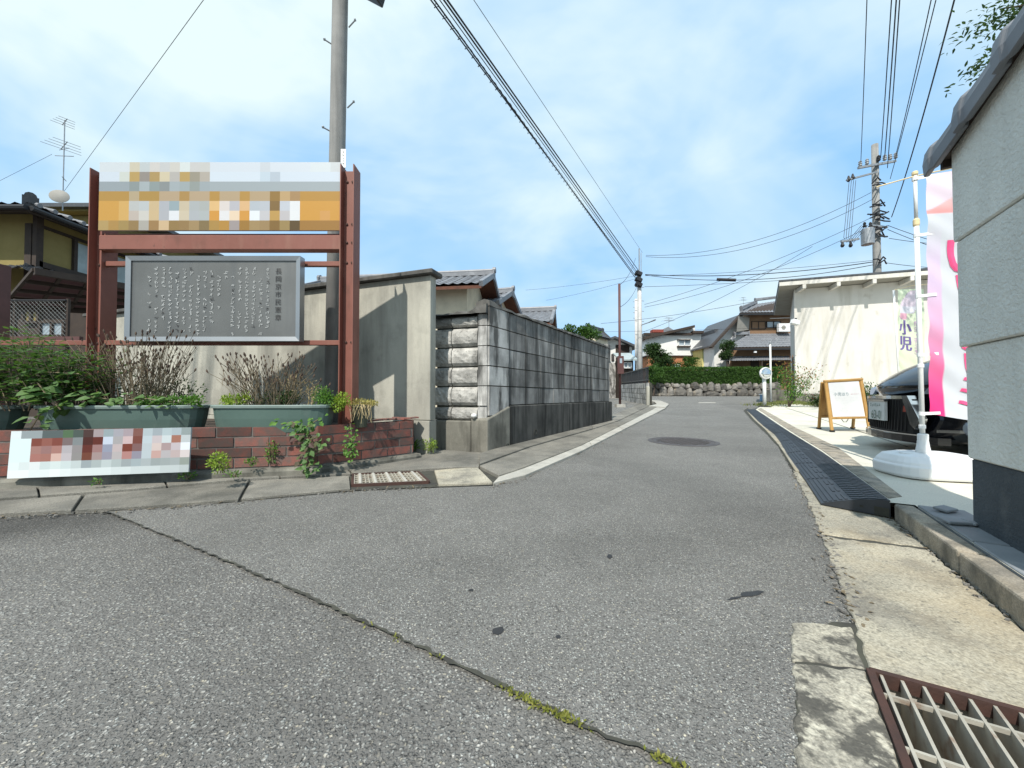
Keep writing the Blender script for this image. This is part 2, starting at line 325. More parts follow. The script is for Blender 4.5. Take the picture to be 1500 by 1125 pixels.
# ------------------------------------------------------------------ mesh and object helpers
def link(o, parent=None):
    COL.objects.link(o)
    if parent is not None:
        o.parent = parent
        o.matrix_parent_inverse = Matrix.LocRotScale(parent.location, parent.rotation_euler, parent.scale).inverted()
    return o
def tag(o, label=None, cat=None, group=None, kind=None):
    if label: o['label'] = label
    if cat: o['category'] = cat
    if group: o['group'] = group
    if kind: o['kind'] = kind
    elif cat: o['kind'] = 'thing'
    return o
def thing(name, label, cat, loc, group=None):
    o = bpy.data.objects.new(name, None); o.location = loc; o.empty_display_size = .2
    COL.objects.link(o); return tag(o, label, cat, group, 'thing')
class MB:
    def __init__(s): s.v = []; s.f = []
    def add(s, vs_, fs):
        b = len(s.v); s.v += [tuple(x) for x in vs_]; s.f += [tuple(i + b for i in f) for f in fs]; return s
    def hexa(s, p):           # 8 points: bottom 4 (ccw), top 4
        return s.add(p, [(3, 2, 1, 0), (4, 5, 6, 7), (0, 1, 5, 4), (1, 2, 6, 5), (2, 3, 7, 6), (3, 0, 4, 7)])
    def box(s, c, size, M_=None):
        x, y, z = [a / 2 for a in size]; c = Vector(c)
        p = [Vector(q) for q in ((-x, -y, -z), (x, -y, -z), (x, y, -z), (-x, y, -z), (-x, -y, z), (x, -y, z), (x, y, z), (-x, y, z))]
        if M_ is not None: p = [M_ @ q for q in p]
        return s.hexa([c + q for q in p])
    def bar(s, a, b, wx, wz=None, up=Vector((0, 0, 1))):
        a = Vector(a); b = Vector(b); d = (b - a).normalized(); wz = wz or wx
        sx = d.cross(up)
        if sx.length < 1e-4: sx = Vector((1, 0, 0))
        sx.normalize(); u = sx.cross(d)
        q = [(-1, -1), (1, -1), (1, 1), (-1, 1)]
        p = [a + sx * (i * wx / 2) + u * (j * wz / 2) for i, j in q] + [b + sx * (i * wx / 2) + u * (j * wz / 2) for i, j in q]
        return s.add(p, [(3, 2, 1, 0), (4, 5, 6, 7), (0, 1, 5, 4), (1, 2, 6, 5), (2, 3, 7, 6), (3, 0, 4, 7)])
    def prism(s, poly, z0, z1):     # poly of xy; z0/z1 numbers or functions of a point
        g0 = z0 if callable(z0) else (lambda p: z0); g1 = z1 if callable(z1) else (lambda p: z1)
        ar = sum(poly[i][0] * poly[(i + 1) % len(poly)][1] - poly[(i + 1) % len(poly)][0] * poly[i][1] for i in range(len(poly)))
        if ar < 0: poly = poly[::-1]
        n = len(poly)
        vs_ = [(p[0], p[1], g0(p)) for p in poly] + [(p[0], p[1], g1(p)) for p in poly]
        return s.add(vs_, [tuple(range(n - 1, -1, -1)), tuple(range(n, 2 * n))] + [(i, (i + 1) % n, n + (i + 1) % n, n + i) for i in range(n)])
    def tube(s, pts, r, n=6, cap=True):
        pts = [Vector(p) for p in pts]; m = len(pts)
        rs = r if isinstance(r, (list, tuple)) else [r] * m
        d0 = (pts[1] - pts[0]).normalized()
        up = Vector((0, 0, 1)) if abs(d0.z) < .9 else Vector((1, 0, 0))
        sx = d0.cross(up).normalized(); vs_ = []; 
        for i, p in enumerate(pts):
            d = (pts[min(i + 1, m - 1)] - pts[max(i - 1, 0)]).normalized()
            sx = (sx - d * sx.dot(d)).normalized(); u = sx.cross(d)
            vs_ += [p + (sx * math.cos(6.28318 * k_ / n) + u * math.sin(6.28318 * k_ / n)) * rs[i] for k_ in range(n)]
        fs = [(i * n + k_, i * n + (k_ + 1) % n, (i + 1) * n + (k_ + 1) % n, (i + 1) * n + k_) for i in range(m - 1) for k_ in range(n)]
        if cap: fs += [tuple(range(n - 1, -1, -1)), tuple(range((m - 1) * n, m * n))]
        return s.add(vs_, fs)
    def lathe(s, c, prof, n=16, M_=None):   # prof: (r, z)
        c = Vector(c); vs_ = []
        for r, z in prof:
            for k_ in range(n):
                a = 6.28318 * k_ / n; q = Vector((r * math.cos(a), r * math.sin(a), z))
                vs_.append(c + (M_ @ q if M_ is not None else q))
        m = len(prof)
        fs = [(i * n + k_, i * n + (k_ + 1) % n, (i + 1) * n + (k_ + 1) % n, (i + 1) * n + k_) for i in range(m - 1) for k_ in range(n)]
        fs += [tuple(range(n - 1, -1, -1)), tuple(range((m - 1) * n, m * n))]
        return s.add(vs_, fs)
    def mesh(s, name, m, smooth=False):
        me = bpy.data.meshes.new(name); me.from_pydata(s.v, [], s.f); me.update()
        if m is not None: me.materials.append(MAT[m] if isinstance(m, str) else m)
        if smooth: me.polygons.foreach_set('use_smooth', [True] * len(me.polygons))
        return me
    def build(s, name, m, parent=None, smooth=False, bevel=0, seg=1):
        o = bpy.data.objects.new(name, s.mesh(name, m, smooth)); link(o, parent)
        if bevel:
            b = o.modifiers.new('bevel', 'BEVEL'); b.width = bevel; b.segments = seg; b.limit_method = 'ANGLE'
        return o
def inst(name, me, parent, M_):
    o = bpy.data.objects.new(name, me); link(o, parent); o.matrix_world = M_
    if parent is not None:
        o.matrix_basis = M_
    return o
def basis(x, y, z, o):
    return Matrix(((x[0], y[0], z[0], o[0]), (x[1], y[1], z[1], o[1]), (x[2], y[2], z[2], o[2]), (0, 0, 0, 1)))
_tc = bpy.data.curves.new('glyph', 'FONT'); _to = bpy.data.objects.new('glyph', _tc); COL.objects.link(_to)
_gl = {}
def glyph(ch):
    if ch not in _gl:
        _tc.body = ch; _tc.align_x = 'CENTER'; _tc.resolution_u = 3
        bpy.context.view_layer.update()
        me = bpy.data.meshes.new_from_object(_to.evaluated_get(bpy.context.evaluated_depsgraph_get()))
        vs_ = [v.co.copy() for v in me.vertices]; fs = [tuple(p.vertices) for p in me.polygons]
        bpy.data.meshes.remove(me); _gl[ch] = (vs_, fs)
    return _gl[ch]
def put_text(mb, ch, size, org, xd, ud, nd, off=.002):
    vs_, fs = glyph(ch); xd = Vector(xd); ud = Vector(ud); nd = Vector(nd)
    mb.add([Vector(org) + xd * (v.x * size) + ud * ((v.y - .35) * size) + nd * off for v in vs_], fs)
def strokes(mb, org, size, xd, ud, nd, n, wd, off=.002):     # illegible small writing: a few crossing strokes
    xd = Vector(xd); ud = Vector(ud); nd = Vector(nd)
    for i in range(n):
        a = Vector(org) + xd * random.uniform(-.4, .4) * size + ud * random.uniform(-.4, .4) * size
        t = random.choice((0, 0, 1.57, 1.57, .7, -.7)) + random.uniform(-.2, .2); l_ = random.uniform(.3, .8) * size
        d = xd * math.cos(t) + ud * math.sin(t); e = (ud * math.cos(t) - xd * math.sin(t)) * wd / 2
        a = a - d * l_ / 2 + nd * off; b = a + d * l_
        mb.add([a - e, b - e, b + e, a + e], [(0, 1, 2, 3)])
# ---- foliage
def rv(): 
    while True:
        v = Vector((random.uniform(-1, 1), random.uniform(-1, 1), random.uniform(-1, 1)))
        if .05 < v.length < 1: return v.normalized()
def leaf(mb, p, d, nrm, l_, w_, fold=.25, seg=1):
    d = d.normalized(); s = d.cross(nrm)
    if s.length < 1e-3: s = d.cross(Vector((.3, .5, .8)))
    s.normalize(); u = s.cross(d)
    if seg == 0:
        mb.add([p, p + d * l_ * .5 + s * w_ / 2, p + d * l_, p + d * l_ * .5 - s * w_ / 2], [(0, 1, 2, 3)]); return
    a = p; b = p + d * l_ * .45 - u * l_ * .03; c = p + d * l_ - u * l_ * .18
    l1 = p + d * l_ * .35 + s * w_ / 2 + u * w_ * fold; r1 = p + d * l_ * .35 - s * w_ / 2 + u * w_ * fold
    l2 = p + d * l_ * .7 + s * w_ * .34 + u * w_ * fold * .4 - u * l_ * .06; r2 = p + d * l_ * .7 - s * w_ * .34 + u * w_ * fold * .4 - u * l_ * .06
    mb.add([a, l1, b, r1, l2, c, r2], [(0, 2, 1), (0, 3, 2), (1, 2, 5, 4), (2, 3, 6, 5)])
def cloud(mb, c, rad, n, l_, w_=None, up=.4, seg=0, shell=.45, fold=.2, flat=False):
    c = Vector(c); w_ = w_ or l_ * .55
    for i in range(n):
        q = rv(); t = shell + (1 - shell) * random.random() ** .6
        p = c + Vector((q.x * rad[0], q.y * rad[1], q.z * rad[2])) * t
        d = (q * .7 + rv() * .8 + Vector((0, 0, up * .4))); nrm = rv() * .7 + Vector((0, 0, 1)) + q * .5
        k_ = random.uniform(.65, 1.25)
        leaf(mb, p, d, nrm, l_ * k_, w_ * k_, fold, seg)
def clumps(mb, c, rad, nc, per, cr, l_, w_=None, seg=0, up=.4):
    c = Vector(c)
    for i in range(nc):
        q = rv(); t = .35 + .65 * random.random() ** .5
        p = c + Vector((q.x * rad[0], q.y * rad[1], q.z * rad[2])) * t
        k_ = random.uniform(.6, 1.3) * cr
        cloud(mb, p, (k_, k_, k_ * .7), per, l_, w_, up, seg, .3)

# =================================================================== THE SETTING
import bmesh
g0 = gp(1275, 992); g1 = Vector((g0.x + .325, g0.y - .176, 0)); gd = Vector((-.56, -.828, 0)).normalized()
PIT = [g0, g1, g1 + gd * .42, g0 + gd * .42]            # the open drain pit, left out of the sheets above it
def holed(mb, outer, hole, dz):
    bm = bmesh.new(); ed = []
    for loop in (outer, hole):
        vv = [bm.verts.new((p[0], p[1], SL * p[1] + dz)) for p in loop]
        ed += [bm.edges.new((vv[i], vv[(i + 1) % len(vv)])) for i in range(len(vv))]
    bmesh.ops.triangle_fill(bm, use_beauty=True, use_dissolve=False, edges=ed, normal=(0, 0, 1))
    bm.verts.index_update(); fs = []
    for f in bm.faces:
        t = tuple(v.index for v in f.verts); fs.append(t if f.normal.z > 0 else t[::-1])
    mb.add([v.co.copy() for v in bm.verts], fs); bm.free()
def sheet(name, pts, dz, m, kind='structure', parent=None, hole=None):
    poly = [(p[0], p[1]) for p in pts]
    ar = sum(poly[i][0] * poly[(i + 1) % len(poly)][1] - poly[(i + 1) % len(poly)][0] * poly[i][1] for i in range(len(poly)))
    if ar < 0: poly = poly[::-1]
    mb = MB()
    if hole: holed(mb, poly, hole, dz)
    else: mb.add([(p[0], p[1], SL * p[1] + dz) for p in poly], [tuple(range(len(poly)))])
    o = mb.build(name, m, parent)
    if kind and parent is None: tag(o, kind=kind)
    return o
def ragged(pts, step=.05, amp=.008, seed=1):
    rr = random.Random(seed); out_ = []
    for a, b in zip(pts[:-1], pts[1:]):
        a = Vector(a); b = Vector(b); n = max(1, int((b - a).length / step)); pr = Vector((-(b - a).y, (b - a).x, 0)).normalized()
        for i in range(n):
            out_.append(a.lerp(b, i / n) + pr * (rr.uniform(-amp, amp) if i else 0))
    out_.append(Vector(pts[-1])); return out_
# the ground: one sheet to the horizon
mb = MB(); ys = [-60, -10, 0, 33, 60, 200, 900]; xs = [-700, -60, 0, 60, 700]
mb.add([(x, y, G(y) - .0) for y in ys for x in xs], [(j * 5 + i, j * 5 + i + 1, j * 5 + 6 + i, j * 5 + 5 + i) for j in range(6) for i in range(4) if not (j == 2 and i == 2)])
holed(mb, [(0, 0), (60, 0), (60, 33), (0, 33)], PIT, 0)
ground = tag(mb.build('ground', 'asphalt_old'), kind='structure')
CRACK = [gp(*p) for p in ((120, 742), (165, 755), (350, 832), (480, 890), (600, 945), (720, 1001), (860, 1072), (1000, 1125))] + [Vector((.36, .5, 0)), Vector((.44, .2, 0)), Vector((.3, -1.2, 0))]
CR = ragged(CRACK, .018, .005, 3)
EDGE_R = [gp(*p) for p in ((1175, 1125), (1170, 1000), (1163, 918), (1252, 918), (1230, 850), (1206, 785), (1185, 735), (1160, 690), (1140, 655), (1118, 632), (1100, 615), (1089, 602))]
ER = [Vector((.1, -.5, 0))] + ragged(EDGE_R, .025, .009, 5)
far_r = [Vector((8.6, 15.5, 0)), Vector((26, 14.5, 0)), Vector((26, 32, 0)), Vector((-4, 32, 0)), Vector((-2, 16, 0))]
left_in = [gp(*p) for p in ((896, 606), (880, 618), (800, 650), (720, 690), (640, 706), (520, 711), (330, 728))]
poly = [p for p in CR] + [p for p in ER] + far_r + left_in
road = sheet('road', poly, .006, 'asphalt_new')
# the crack between old and new asphalt, with moss
mb = MB(); rr = random.Random(8); prev = None
for i, p in enumerate(CR[1:-20]):
    q = CR[i + 2]; d = (q - p); d.z = 0
    if d.length < 1e-5: continue
    d.normalize(); s = Vector((-d.y, d.x, 0)); wd = rr.uniform(.0012, .0055) * (1.2 if p.y < 1.2 else 1.0)
    l_, r_ = p + s * wd, p - s * wd * rr.uniform(.6, 1.4)
    l_ = (l_.x, l_.y, SL * l_.y + .009); r_ = (r_.x, r_.y, SL * r_.y + .009)
    if prev: mb.add([prev[1], r_, l_, prev[0]], [(0, 1, 2, 3)])
    prev = (l_, r_)
mb.build('asphalt_crack', 'joint', road)
mb = MB()
for (u, v, n, sp) in ((580, 936, 12, .012), (760, 1018, 80, .03), (805, 1042, 110, .035), (835, 1052, 60, .02), (980, 1116, 50, .02), (540, 915, 8, .01), (985, 1120, 20, .015), (640, 962, 10, .01)):
    c = gp(u, v, .008)
    for i in range(n):
        p = c + Vector((.85, -.5, 0)) * random.gauss(0, sp) + Vector((random.gauss(0, .004), random.gauss(0, .004), 0))
        p.z = SL * p.y + .008
        leaf(mb, p, rv() + Vector((0, 0, .6)), rv(), random.uniform(.006, .013), .005, seg=0)
tag(mb.build('moss_tufts', 'moss'), 'yellow green moss tufts growing along the crack in the asphalt', 'moss', kind='stuff')
# tar spots in the road
MAT['tar'] = mat('tar', (.03, .03, .031), None, 20, .6, bs=200, bump=.4)
rr = random.Random(4)
for (u, v, rx, ry) in ((731, 928, .017, .02), (893, 818, .012, .016), (1102, 873, .05, .012), (1075, 880, .03, .006), (690, 868, .008, .008), (818, 937, .007, .008)):
    c = gp(u, v); pts = []
    for k_ in range(14):
        a = k_ / 14 * 6.283; q = rr.uniform(.65, 1.15)
        pts.append(c + Vector((rx * q * math.cos(a), ry * q * math.sin(a) + rx * .25 * math.cos(a), 0)))
    sheet('tar_spot', pts, .0085, 'tar', None, road)
# painted line far up the road
sheet('road_marking', [gp(1022, 590.9), gp(1049, 590.9), gp(1048, 589.7), gp(1024, 589.7)], .012, 'slab_pale', None, road)
# --- left pavement
def strip(name, A, B, n, gap, z0, z1, m, parent, jit=0, bevel=.003):
    """pieces between two polylines A and B (world xy), split in n along their length"""
    def along(P, t):
        L_ = [0]
        for a, b in zip(P[:-1], P[1:]): L_.append(L_[-1] + (Vector(b[:2]) - Vector(a[:2])).length)
        s = t * L_[-1]
        for i in range(len(P) - 1):
            if s <= L_[i + 1] + 1e-9:
                return Vector(P[i][:2]).lerp(Vector(P[i + 1][:2]), (s - L_[i]) / max(1e-9, L_[i + 1] - L_[i]))
        return Vector(P[-1][:2])
    tot = sum((Vector(b[:2]) - Vector(a[:2])).length for a, b in zip(A[:-1], A[1:]))
    cuts = [0] + sorted(min(.999, max(.001, (i + random.uniform(-jit, jit)) / n)) for i in range(1, n)) + [1]
    for a, b in zip(cuts[:-1], cuts[1:]):
        a2 = a + gap / tot / 2; b2 = b - gap / tot / 2; k_ = 6
        pa = [along(A, a2 + (b2 - a2) * i / k_) for i in range(k_ + 1)]; pb = [along(B, a2 + (b2 - a2) * i / k_) for i in range(k_ + 1)]
        dz = random.uniform(-.003, .003)
        mb = MB(); mb.prism([tuple(p) for p in pa] + [tuple(p) for p in pb[::-1]], lambda p: SL * p[1] + z0, lambda p: SL * p[1] + z1 + dz)
        mb.build(name, m, parent, bevel=bevel)
pv_pts = [gp(*p) for p in ((-500, 812), (0, 759), (165, 751), (330, 739), (520, 721), (640, 716), (722, 713), (760, 703), (850, 665), (935, 619), (976, 599), (966, 592), (940, 590), (893, 611), (800, 640), (700, 668), (600, 660), (470, 692), (280, 700), (0, 717), (-500, 765))]
pavement = sheet('pavement', pv_pts, .012, 'joint')
KB = [gp(*p) for p in ((-500, 762), (0, 717), (280, 700), (440, 693), (500, 684), (600, 660), (640, 662))]           # kerb foot below the bricks
MIDL = [gp(*p) for p in ((-500, 788), (0, 738), (200, 723), (365, 708), (515, 700), (620, 694), (700, 690))]
RDL = [gp(*p) for p in ((-500, 812), (0, 759), (165, 751), (330, 739), (520, 721), (640, 716), (722, 713))]
strip('paving_slab', KB[:5], MIDL[:5], 5, .012, .0, .034, 'slab', pavement, .2)
A_ = [gp(*p) for p in ((502, 684.5), (600, 661), (640, 663), (706, 668))]; B_ = [gp(*p) for p in ((516, 699), (620, 693), (665, 690), (702, 690))]
strip('paving_slab', A_, B_, 1, .01, .0, .036, 'slab', pavement)
M1 = [gp(*p) for p in ((-500, 790), (0, 740), (200, 725), (372, 709), (513, 702))]; R1 = [gp(*p) for p in ((-500, 812), (0, 759), (165, 751), (330, 739), (515, 721))]
strip('gutter_lid', M1, R1, 4, .016, .0, .027, 'slab', pavement, .25)
strip('concrete_apron', [gp(*p) for p in ((636, 694), (665, 691), (700, 689))], [gp(*p) for p in ((642, 715), (680, 714), (722, 712))], 1, .004, .0, .026, 'gutter', pavement)
WB = [gp(*p) for p in ((702, 672), (760, 653), (800, 641), (850, 626), (893, 613), (940, 592))]
W2 = [gp(*p) for p in ((702, 689), (780, 659), (860, 635), (905, 620), (950, 597))]
W3 = [gp(*p) for p in ((730, 704), (760, 694), (850, 657), (925, 618), (964, 597))]
W4 = [gp(*p) for p in ((722, 713), (765, 703), (850, 665), (935, 620), (975, 599))]
strip('paving_slab', WB, W2, 4, .012, .0, .05, 'slab', pavement, .15)
strip('paving_slab', W2, W3, 9, .012, .0, .036, 'slab', pavement, .1)
strip('edge_strip', W3, W4, 6, .006, .0, .030, 'slab_pale', pavement, .15)
# far kerb of the side road
W5 = [gp(*p) for p in ((950, 597), (962, 594), (958, 590), (946, 589))]; W6 = [gp(*p) for p in ((975, 599), (980, 594), (968, 588.5), (950, 587.5))]
strip('paving_slab', W5, W6, 5, .03, .0, .06, 'slab_pale', pavement)
# --- right gutter, kerb and lot
LH = .095
gutter_pts = ER[1:] + [gp(1095, 598), gp(1107, 600, LH), gp(1154, 632, LH), gp(1204, 662, LH), gp(1304, 736, LH), gp(1310, 765), gp(1492, 921), Vector((.75, 0, 0)), Vector((.44, -.5, 0)), Vector((.1, -.5, 0))]
gutter = sheet('gutter', gutter_pts, .009, 'joint', hole=PIT)
def slab(name, pts, z1, m, parent, z0=0, bevel=.003, rag=True, seed=1):
    if rag: pts = ragged(list(pts) + [pts[0]], .025, .006, seed)[:-1]
    mb = MB(); mb.prism([(p[0], p[1]) for p in pts], lambda p: SL * p[1] + z0, lambda p: SL * p[1] + z1)
    return mb.build(name, m, parent, bevel=bevel)
slab('gutter_slab', [gp(*p) for p in ((1203, 786), (1183, 736), (1162, 692), (1200, 700), (1270, 745), (1308, 764), (1356, 806))], .013, 'gutter', gutter, seed=21)
slab('gutter_slab', [gp(*p) for p in ((1205, 790), (1358, 810), (1490, 922), (1560, 985), (1500, 1046), (1273, 985), (1253, 920), (1226, 850))], .013, 'gutter', gutter, seed=22)
slab('gutter_slab', [gp(*p) for p in ((1159, 918), (1247, 924), (1268, 987), (1161, 975))], .012, 'gutter_old', gutter, seed=23)
slab('gutter_slab', [gp(*p) for p in ((1163, 978), (1269, 990), (1314, 1120), (1332, 1180), (1165, 1180), (1168, 1125))], .011, 'gutter_old', gutter, seed=24)
strip('gutter_edge', [gp(*p) for p in ((1165, 694), (1140, 653), (1122, 632), (1104, 615), (1094, 603))], [gp(*p) for p in ((1200, 700), (1165, 665), (1135, 636), (1112, 614), (1100, 601))], 6, .012, 0, .022, 'gutter', gutter, .2)
K0, K1 = gp(1310, 765), gp(1492, 921); kd = (K1 - K0); kd.z = 0; kd.normalize(); kn = Vector((-kd.y, kd.x, 0))   # kerb runs towards the camera
if kn.x < 0: kn = -kn
kerb = thing('kerb', 'worn brown concrete kerb between gutter and plaster wall', 'kerb', K0)
kerb['kind'] = 'structure'
s = 0
while s < 1.9:
    l_ = .62; a = K0 + kd * s; b = K0 + kd * min(1.95, s + l_ - .008)
    q = [a, b, b + kn * .07, a + kn * .07]
    mb = MB(); mb.prism([(p.x, p.y) for p in q], lambda p: SL * p[1] - .02, lambda p: SL * p[1] + LH - .004)
    mb.build('kerb_stone', 'kerb', kerb, bevel=.008, seg=2); s += l_
lot_pts = [gp(1107, 600, LH), gp(1154, 632, LH), gp(1204, 662, LH), gp(1304, 736, LH), K0 + kn * .072, K0 + kd * 1.95 + kn * .072, Vector((6, -1.5, 0)), Vector((30, 0, 0)), Vector((30, 12, 0)), gp(1165, 588, LH), gp(1118, 593, LH)]
lot = sheet('forecourt', lot_pts, LH, 'lot')
for (a, b) in (((1150, 597), (1330, 655)), ((1110, 598), (1160, 596)), ((1185, 596), (1265, 607))):
    a = gp(*a, LH); b = gp(*b, LH); d = (b - a).normalized(); n_ = Vector((-d.y, d.x, 0)) * .006
    sheet('joint_line', [a - n_, b - n_, b + n_, a + n_], LH + .004, 'joint', None, lot)
# worn kerb stones between ramps and forecourt
strip('kerb_stone', [gp(*p, LH) for p in ((1302, 731), (1206, 661), (1157, 631), (1110, 599.5))], [gp(*p, LH) for p in ((1322, 728), (1228, 656), (1168, 628), (1115, 598))], 9, .01, .05, LH + .006, 'kerb', lot, .15)
# flagstones beside the plaster wall
q0 = K0 + kn * .074; 
strip('flagstone', [q0 + kd * .02, q0 + kd * 1.9], [q0 + kd * .02 + kn * .15, q0 + kd * 1.9 + kn * .15], 4, .008, .05, LH + .008, 'flagstone', lot, .2)
for (u, v, a, sz) in ((1385, 752, .3, .05), (1402, 770, -.2, .06), (1430, 772, .1, .05)):
    c = gp(u, v, LH); mb = MB(); mb.box((c.x, c.y, c.z + .02), (sz * 1.6, sz, .012), Matrix.Rotation(a, 3, 'Z') @ Matrix.Rotation(.12, 3, 'X')); mb.build('flagstone', 'flagstone', lot, bevel=.003)

# =================================================================== RUBBER RAMPS
LO = [gp(*p) for p in ((1203, 744), (1180, 708), (1163, 684), (1152.5, 668.5), (1143, 650), (1134, 638), (1118.7, 626.5), (1105, 612.8), (1093, 601.5))]
HI = [gp(*p, .1) for p in ((1304.5, 734), (1266, 706), (1234, 683), (1203.7, 661.7), (1178, 646), (1160, 635), (1140, 622), (1121, 609), (1107, 600))]
def ramp(i, label):
    a, b, c, d = LO[i], LO[i + 1], HI[i + 1], HI[i]
    g = .006
    def P(s, t, h):
        s = g + s * (1 - 2 * g)
        p = a.lerp(b, s).lerp(d.lerp(c, s), t); return Vector((p.x, p.y, SL * p.y + h))
    def top(t): return .024 + .078 * (1 - (1 - t) ** 1.5)
    o = thing('rubber_ramp', label, 'ramp', P(.5, .5, .02), 'black rubber kerb ramps laid end to end')
    mb = MB(); n = 8
    for k_ in range(n):
        t0, t1 = k_ / n, (k_ + 1) / n
        mb.hexa([P(0, t0, .018), P(0, t1, .018), P(1, t1, .018), P(1, t0, .018), P(0, t0, top(t0)), P(0, t1, top(t1)), P(1, t1, top(t1)), P(1, t0, top(t0))][::1])
    mb.build('wedge', 'rubber', o)
    if i == 0:      # the hollow end with its dark socket
        mb = MB(); e = (a - b).normalized() * .004
        mb.add([P(0, .78, .02) + e, P(0, .98, .02) + e, P(0, .98, .062) + e, P(0, .78, .062) + e], [(0, 1, 2, 3)]); mb.build('socket', 'joint', o)
        mb = MB(); mb.add([P(0, .58, .045) + e, P(0, .63, .045) + e, P(0, .63, .055) + e, P(0, .58, .055) + e], [(0, 1, 2, 3)]); mb.build('socket', 'joint', o)
    # long ribs on the low part, chevrons above
    def rib(s0, s1, t0, t1, h=.004):
        mb.hexa([P(s0, t0, top(t0) - .002), P(s0, t1, top(t1) - .002), P(s1, t1, top(t1) - .002), P(s1, t0, top(t0) - .002), P(s0, t0, top(t0) + h), P(s0, t1, top(t1) + h), P(s1, t1, top(t1) + h), P(s1, t0, top(t0) + h)])
    mb = MB()
    for t in (.05, .13, .21): rib(.02, .98, t, t + .05)
    for t in (.30, .38):
        for s_ in range(3): rib(.03 + s_ / 3, .03 + s_ / 3 + .2, t, t + .045)
    mb.build('rib', 'rubber', o)
    mb = MB(); nc = 11 if i < 3 else 9
    for k_ in range(nc):
        s0 = k_ / nc + .01
        for j in range(4):
            t0 = .48 + j * .125; w_ = .055 / 1
            s1 = s0 + (.03 if j % 2 == 0 else 0); s2 = s0 + (0 if j % 2 == 0 else .03)
            h = .0035
            q = [(s1, t0), (s2, t0 + .12), (min(.995, s2 + w_), t0 + .12), (min(.995, s1 + w_), t0)]
            mb.hexa([P(x, t, top(t) - .002) for x, t in q] + [P(x, t, top(t) + h) for x, t in q])
    mb.build('tread', 'rubber', o)
ord_ = ['nearest', 'second nearest', 'third nearest', 'fourth nearest', 'fifth nearest', 'sixth nearest', 'seventh nearest', 'farthest']
for i in range(8):
    ramp(i, 'black ribbed rubber kerb ramp, nearest one with its open end showing' if i == 0 else 'black ribbed rubber kerb ramp, %s in the row along the kerb' % ord_[i])

# =================================================================== LEFT: WALLS
def V2(x, y, z=0): return Vector((x, y, z))
def wallbox(mb, a, b, nrm, th, z0, z1):
    """upright slab: face runs a->b (xy), thickness th away from nrm"""
    a = Vector((a[0], a[1], 0)); b = Vector((b[0], b[1], 0)); n_ = Vector((nrm[0], nrm[1], 0)).normalized() * th
    za = z0 if not isinstance(z0, tuple) else None
    zz0 = z0 if isinstance(z0, tuple) else (z0, z0); zz1 = z1 if isinstance(z1, tuple) else (z1, z1)
    p = [Vector((a.x, a.y, zz0[0])), Vector((b.x, b.y, zz0[1])), Vector((b.x - n_.x, b.y - n_.y, zz0[1])), Vector((a.x - n_.x, a.y - n_.y, zz0[0]))]
    q = [Vector((a.x, a.y, zz1[0])), Vector((b.x, b.y, zz1[1])), Vector((b.x - n_.x, b.y - n_.y, zz1[1])), Vector((a.x - n_.x, a.y - n_.y, zz1[0]))]
    return mb.hexa(p + q)
# block wall along the road
BC = V2(-.236, 3.66); bd_ = V2(math.sin(R(31.9)), math.cos(R(31.9))); bn = V2(bd_.y, -bd_.x)      # bn faces the road
BLEN = 3.95; BE = BC + bd_ * BLEN
bw = thing('block_wall', 'blackened concrete block wall with rough cap running along the road', 'wall', (BC.x, BC.y, .08))
mb = MB(); wallbox(mb, BC + bd_ * .012 - bn * .012, BE - bd_ * .01 - bn * .012, bn, .09, .3, 1.545); mb.build('core', 'joint', bw)
PITCHB = .372
ublk = MB(); ublk.box((0, 0, 0), (1, 1, 1)); me_blk = ublk.mesh('block', 'block'); me_pale = ublk.mesh('pale_block', 'block_pale')
def block(parent, o, xd, nd, l_, h, th, m):
    ob = bpy.data.objects.new('block', m); link(ob, parent)
    q = Matrix(((xd.x * l_, nd.x * th, 0, o.x), (xd.y * l_, nd.y * th, 0, o.y), (0, 0, h, o.z), (0, 0, 0, 1)))
    ob.matrix_basis = q
    b = ob.modifiers.new('bevel', 'BEVEL'); b.width = .006; b.segments = 1
    return ob
for r in range(5):
    z = .55 + .2 * r
    for k_ in range(11):
        j = random.uniform(-.003, .003)
        if k_ == 0: continue
        wl_ = PITCHB if k_ < 10 else BLEN - 10 * PITCHB
        c = BC + bd_ * (k_ * PITCHB + wl_ / 2) - bn * (.06 - j)
        block(bw, V2(c.x, c.y, z + .1), bd_, bn, wl_ - .011, .189, .12, me_blk)
zb = [.44, .55, .75, .95, 1.15, 1.35, 1.55]
for r in range(1, 6):
    c = BC + bd_ * (PITCHB / 2) - bn * .055
    z0 = .45 if r == 1 else zb[r]
    block(bw, V2(c.x, c.y, (z0 + zb[r + 1]) / 2), bd_, bn, PITCHB - .012, zb[r + 1] - z0 - .011, .13, me_pale)
# cap: rough mortar course
mb = MB(); n = 40; pr = []
for i in range(n + 1):
    c = BC + bd_ * (BLEN * i / n) ; h = 1.555 + random.uniform(.018, .045) + (.03 if i < 2 else 0); o1 = random.uniform(.012, .035)
    pr.append([c + bn * o1 + V2(0, 0, 1.548), c + bn * (o1 - .005) + V2(0, 0, h - .012), c - bn * .05 + V2(0, 0, h + .012), c - bn * .15 + V2(0, 0, h - .01), c - bn * .15 + V2(0, 0, 1.548)])
vs_ = [p for q in pr for p in q]
mb.add(vs_, [(i * 5 + j, i * 5 + 5 + j, i * 5 + 6 + j, i * 5 + 1 + j) for i in range(n) for j in range(4)] + [(0, 1, 2, 3, 4), tuple(n * 5 + 4 - j for j in range(5))])
mb.build('wall_cap', 'conc_cap', bw)
mb = MB(); mb.box((0, 0, 0), (.13, .15, .34)); o = mb.build('end_post', 'block', bw, bevel=.008)
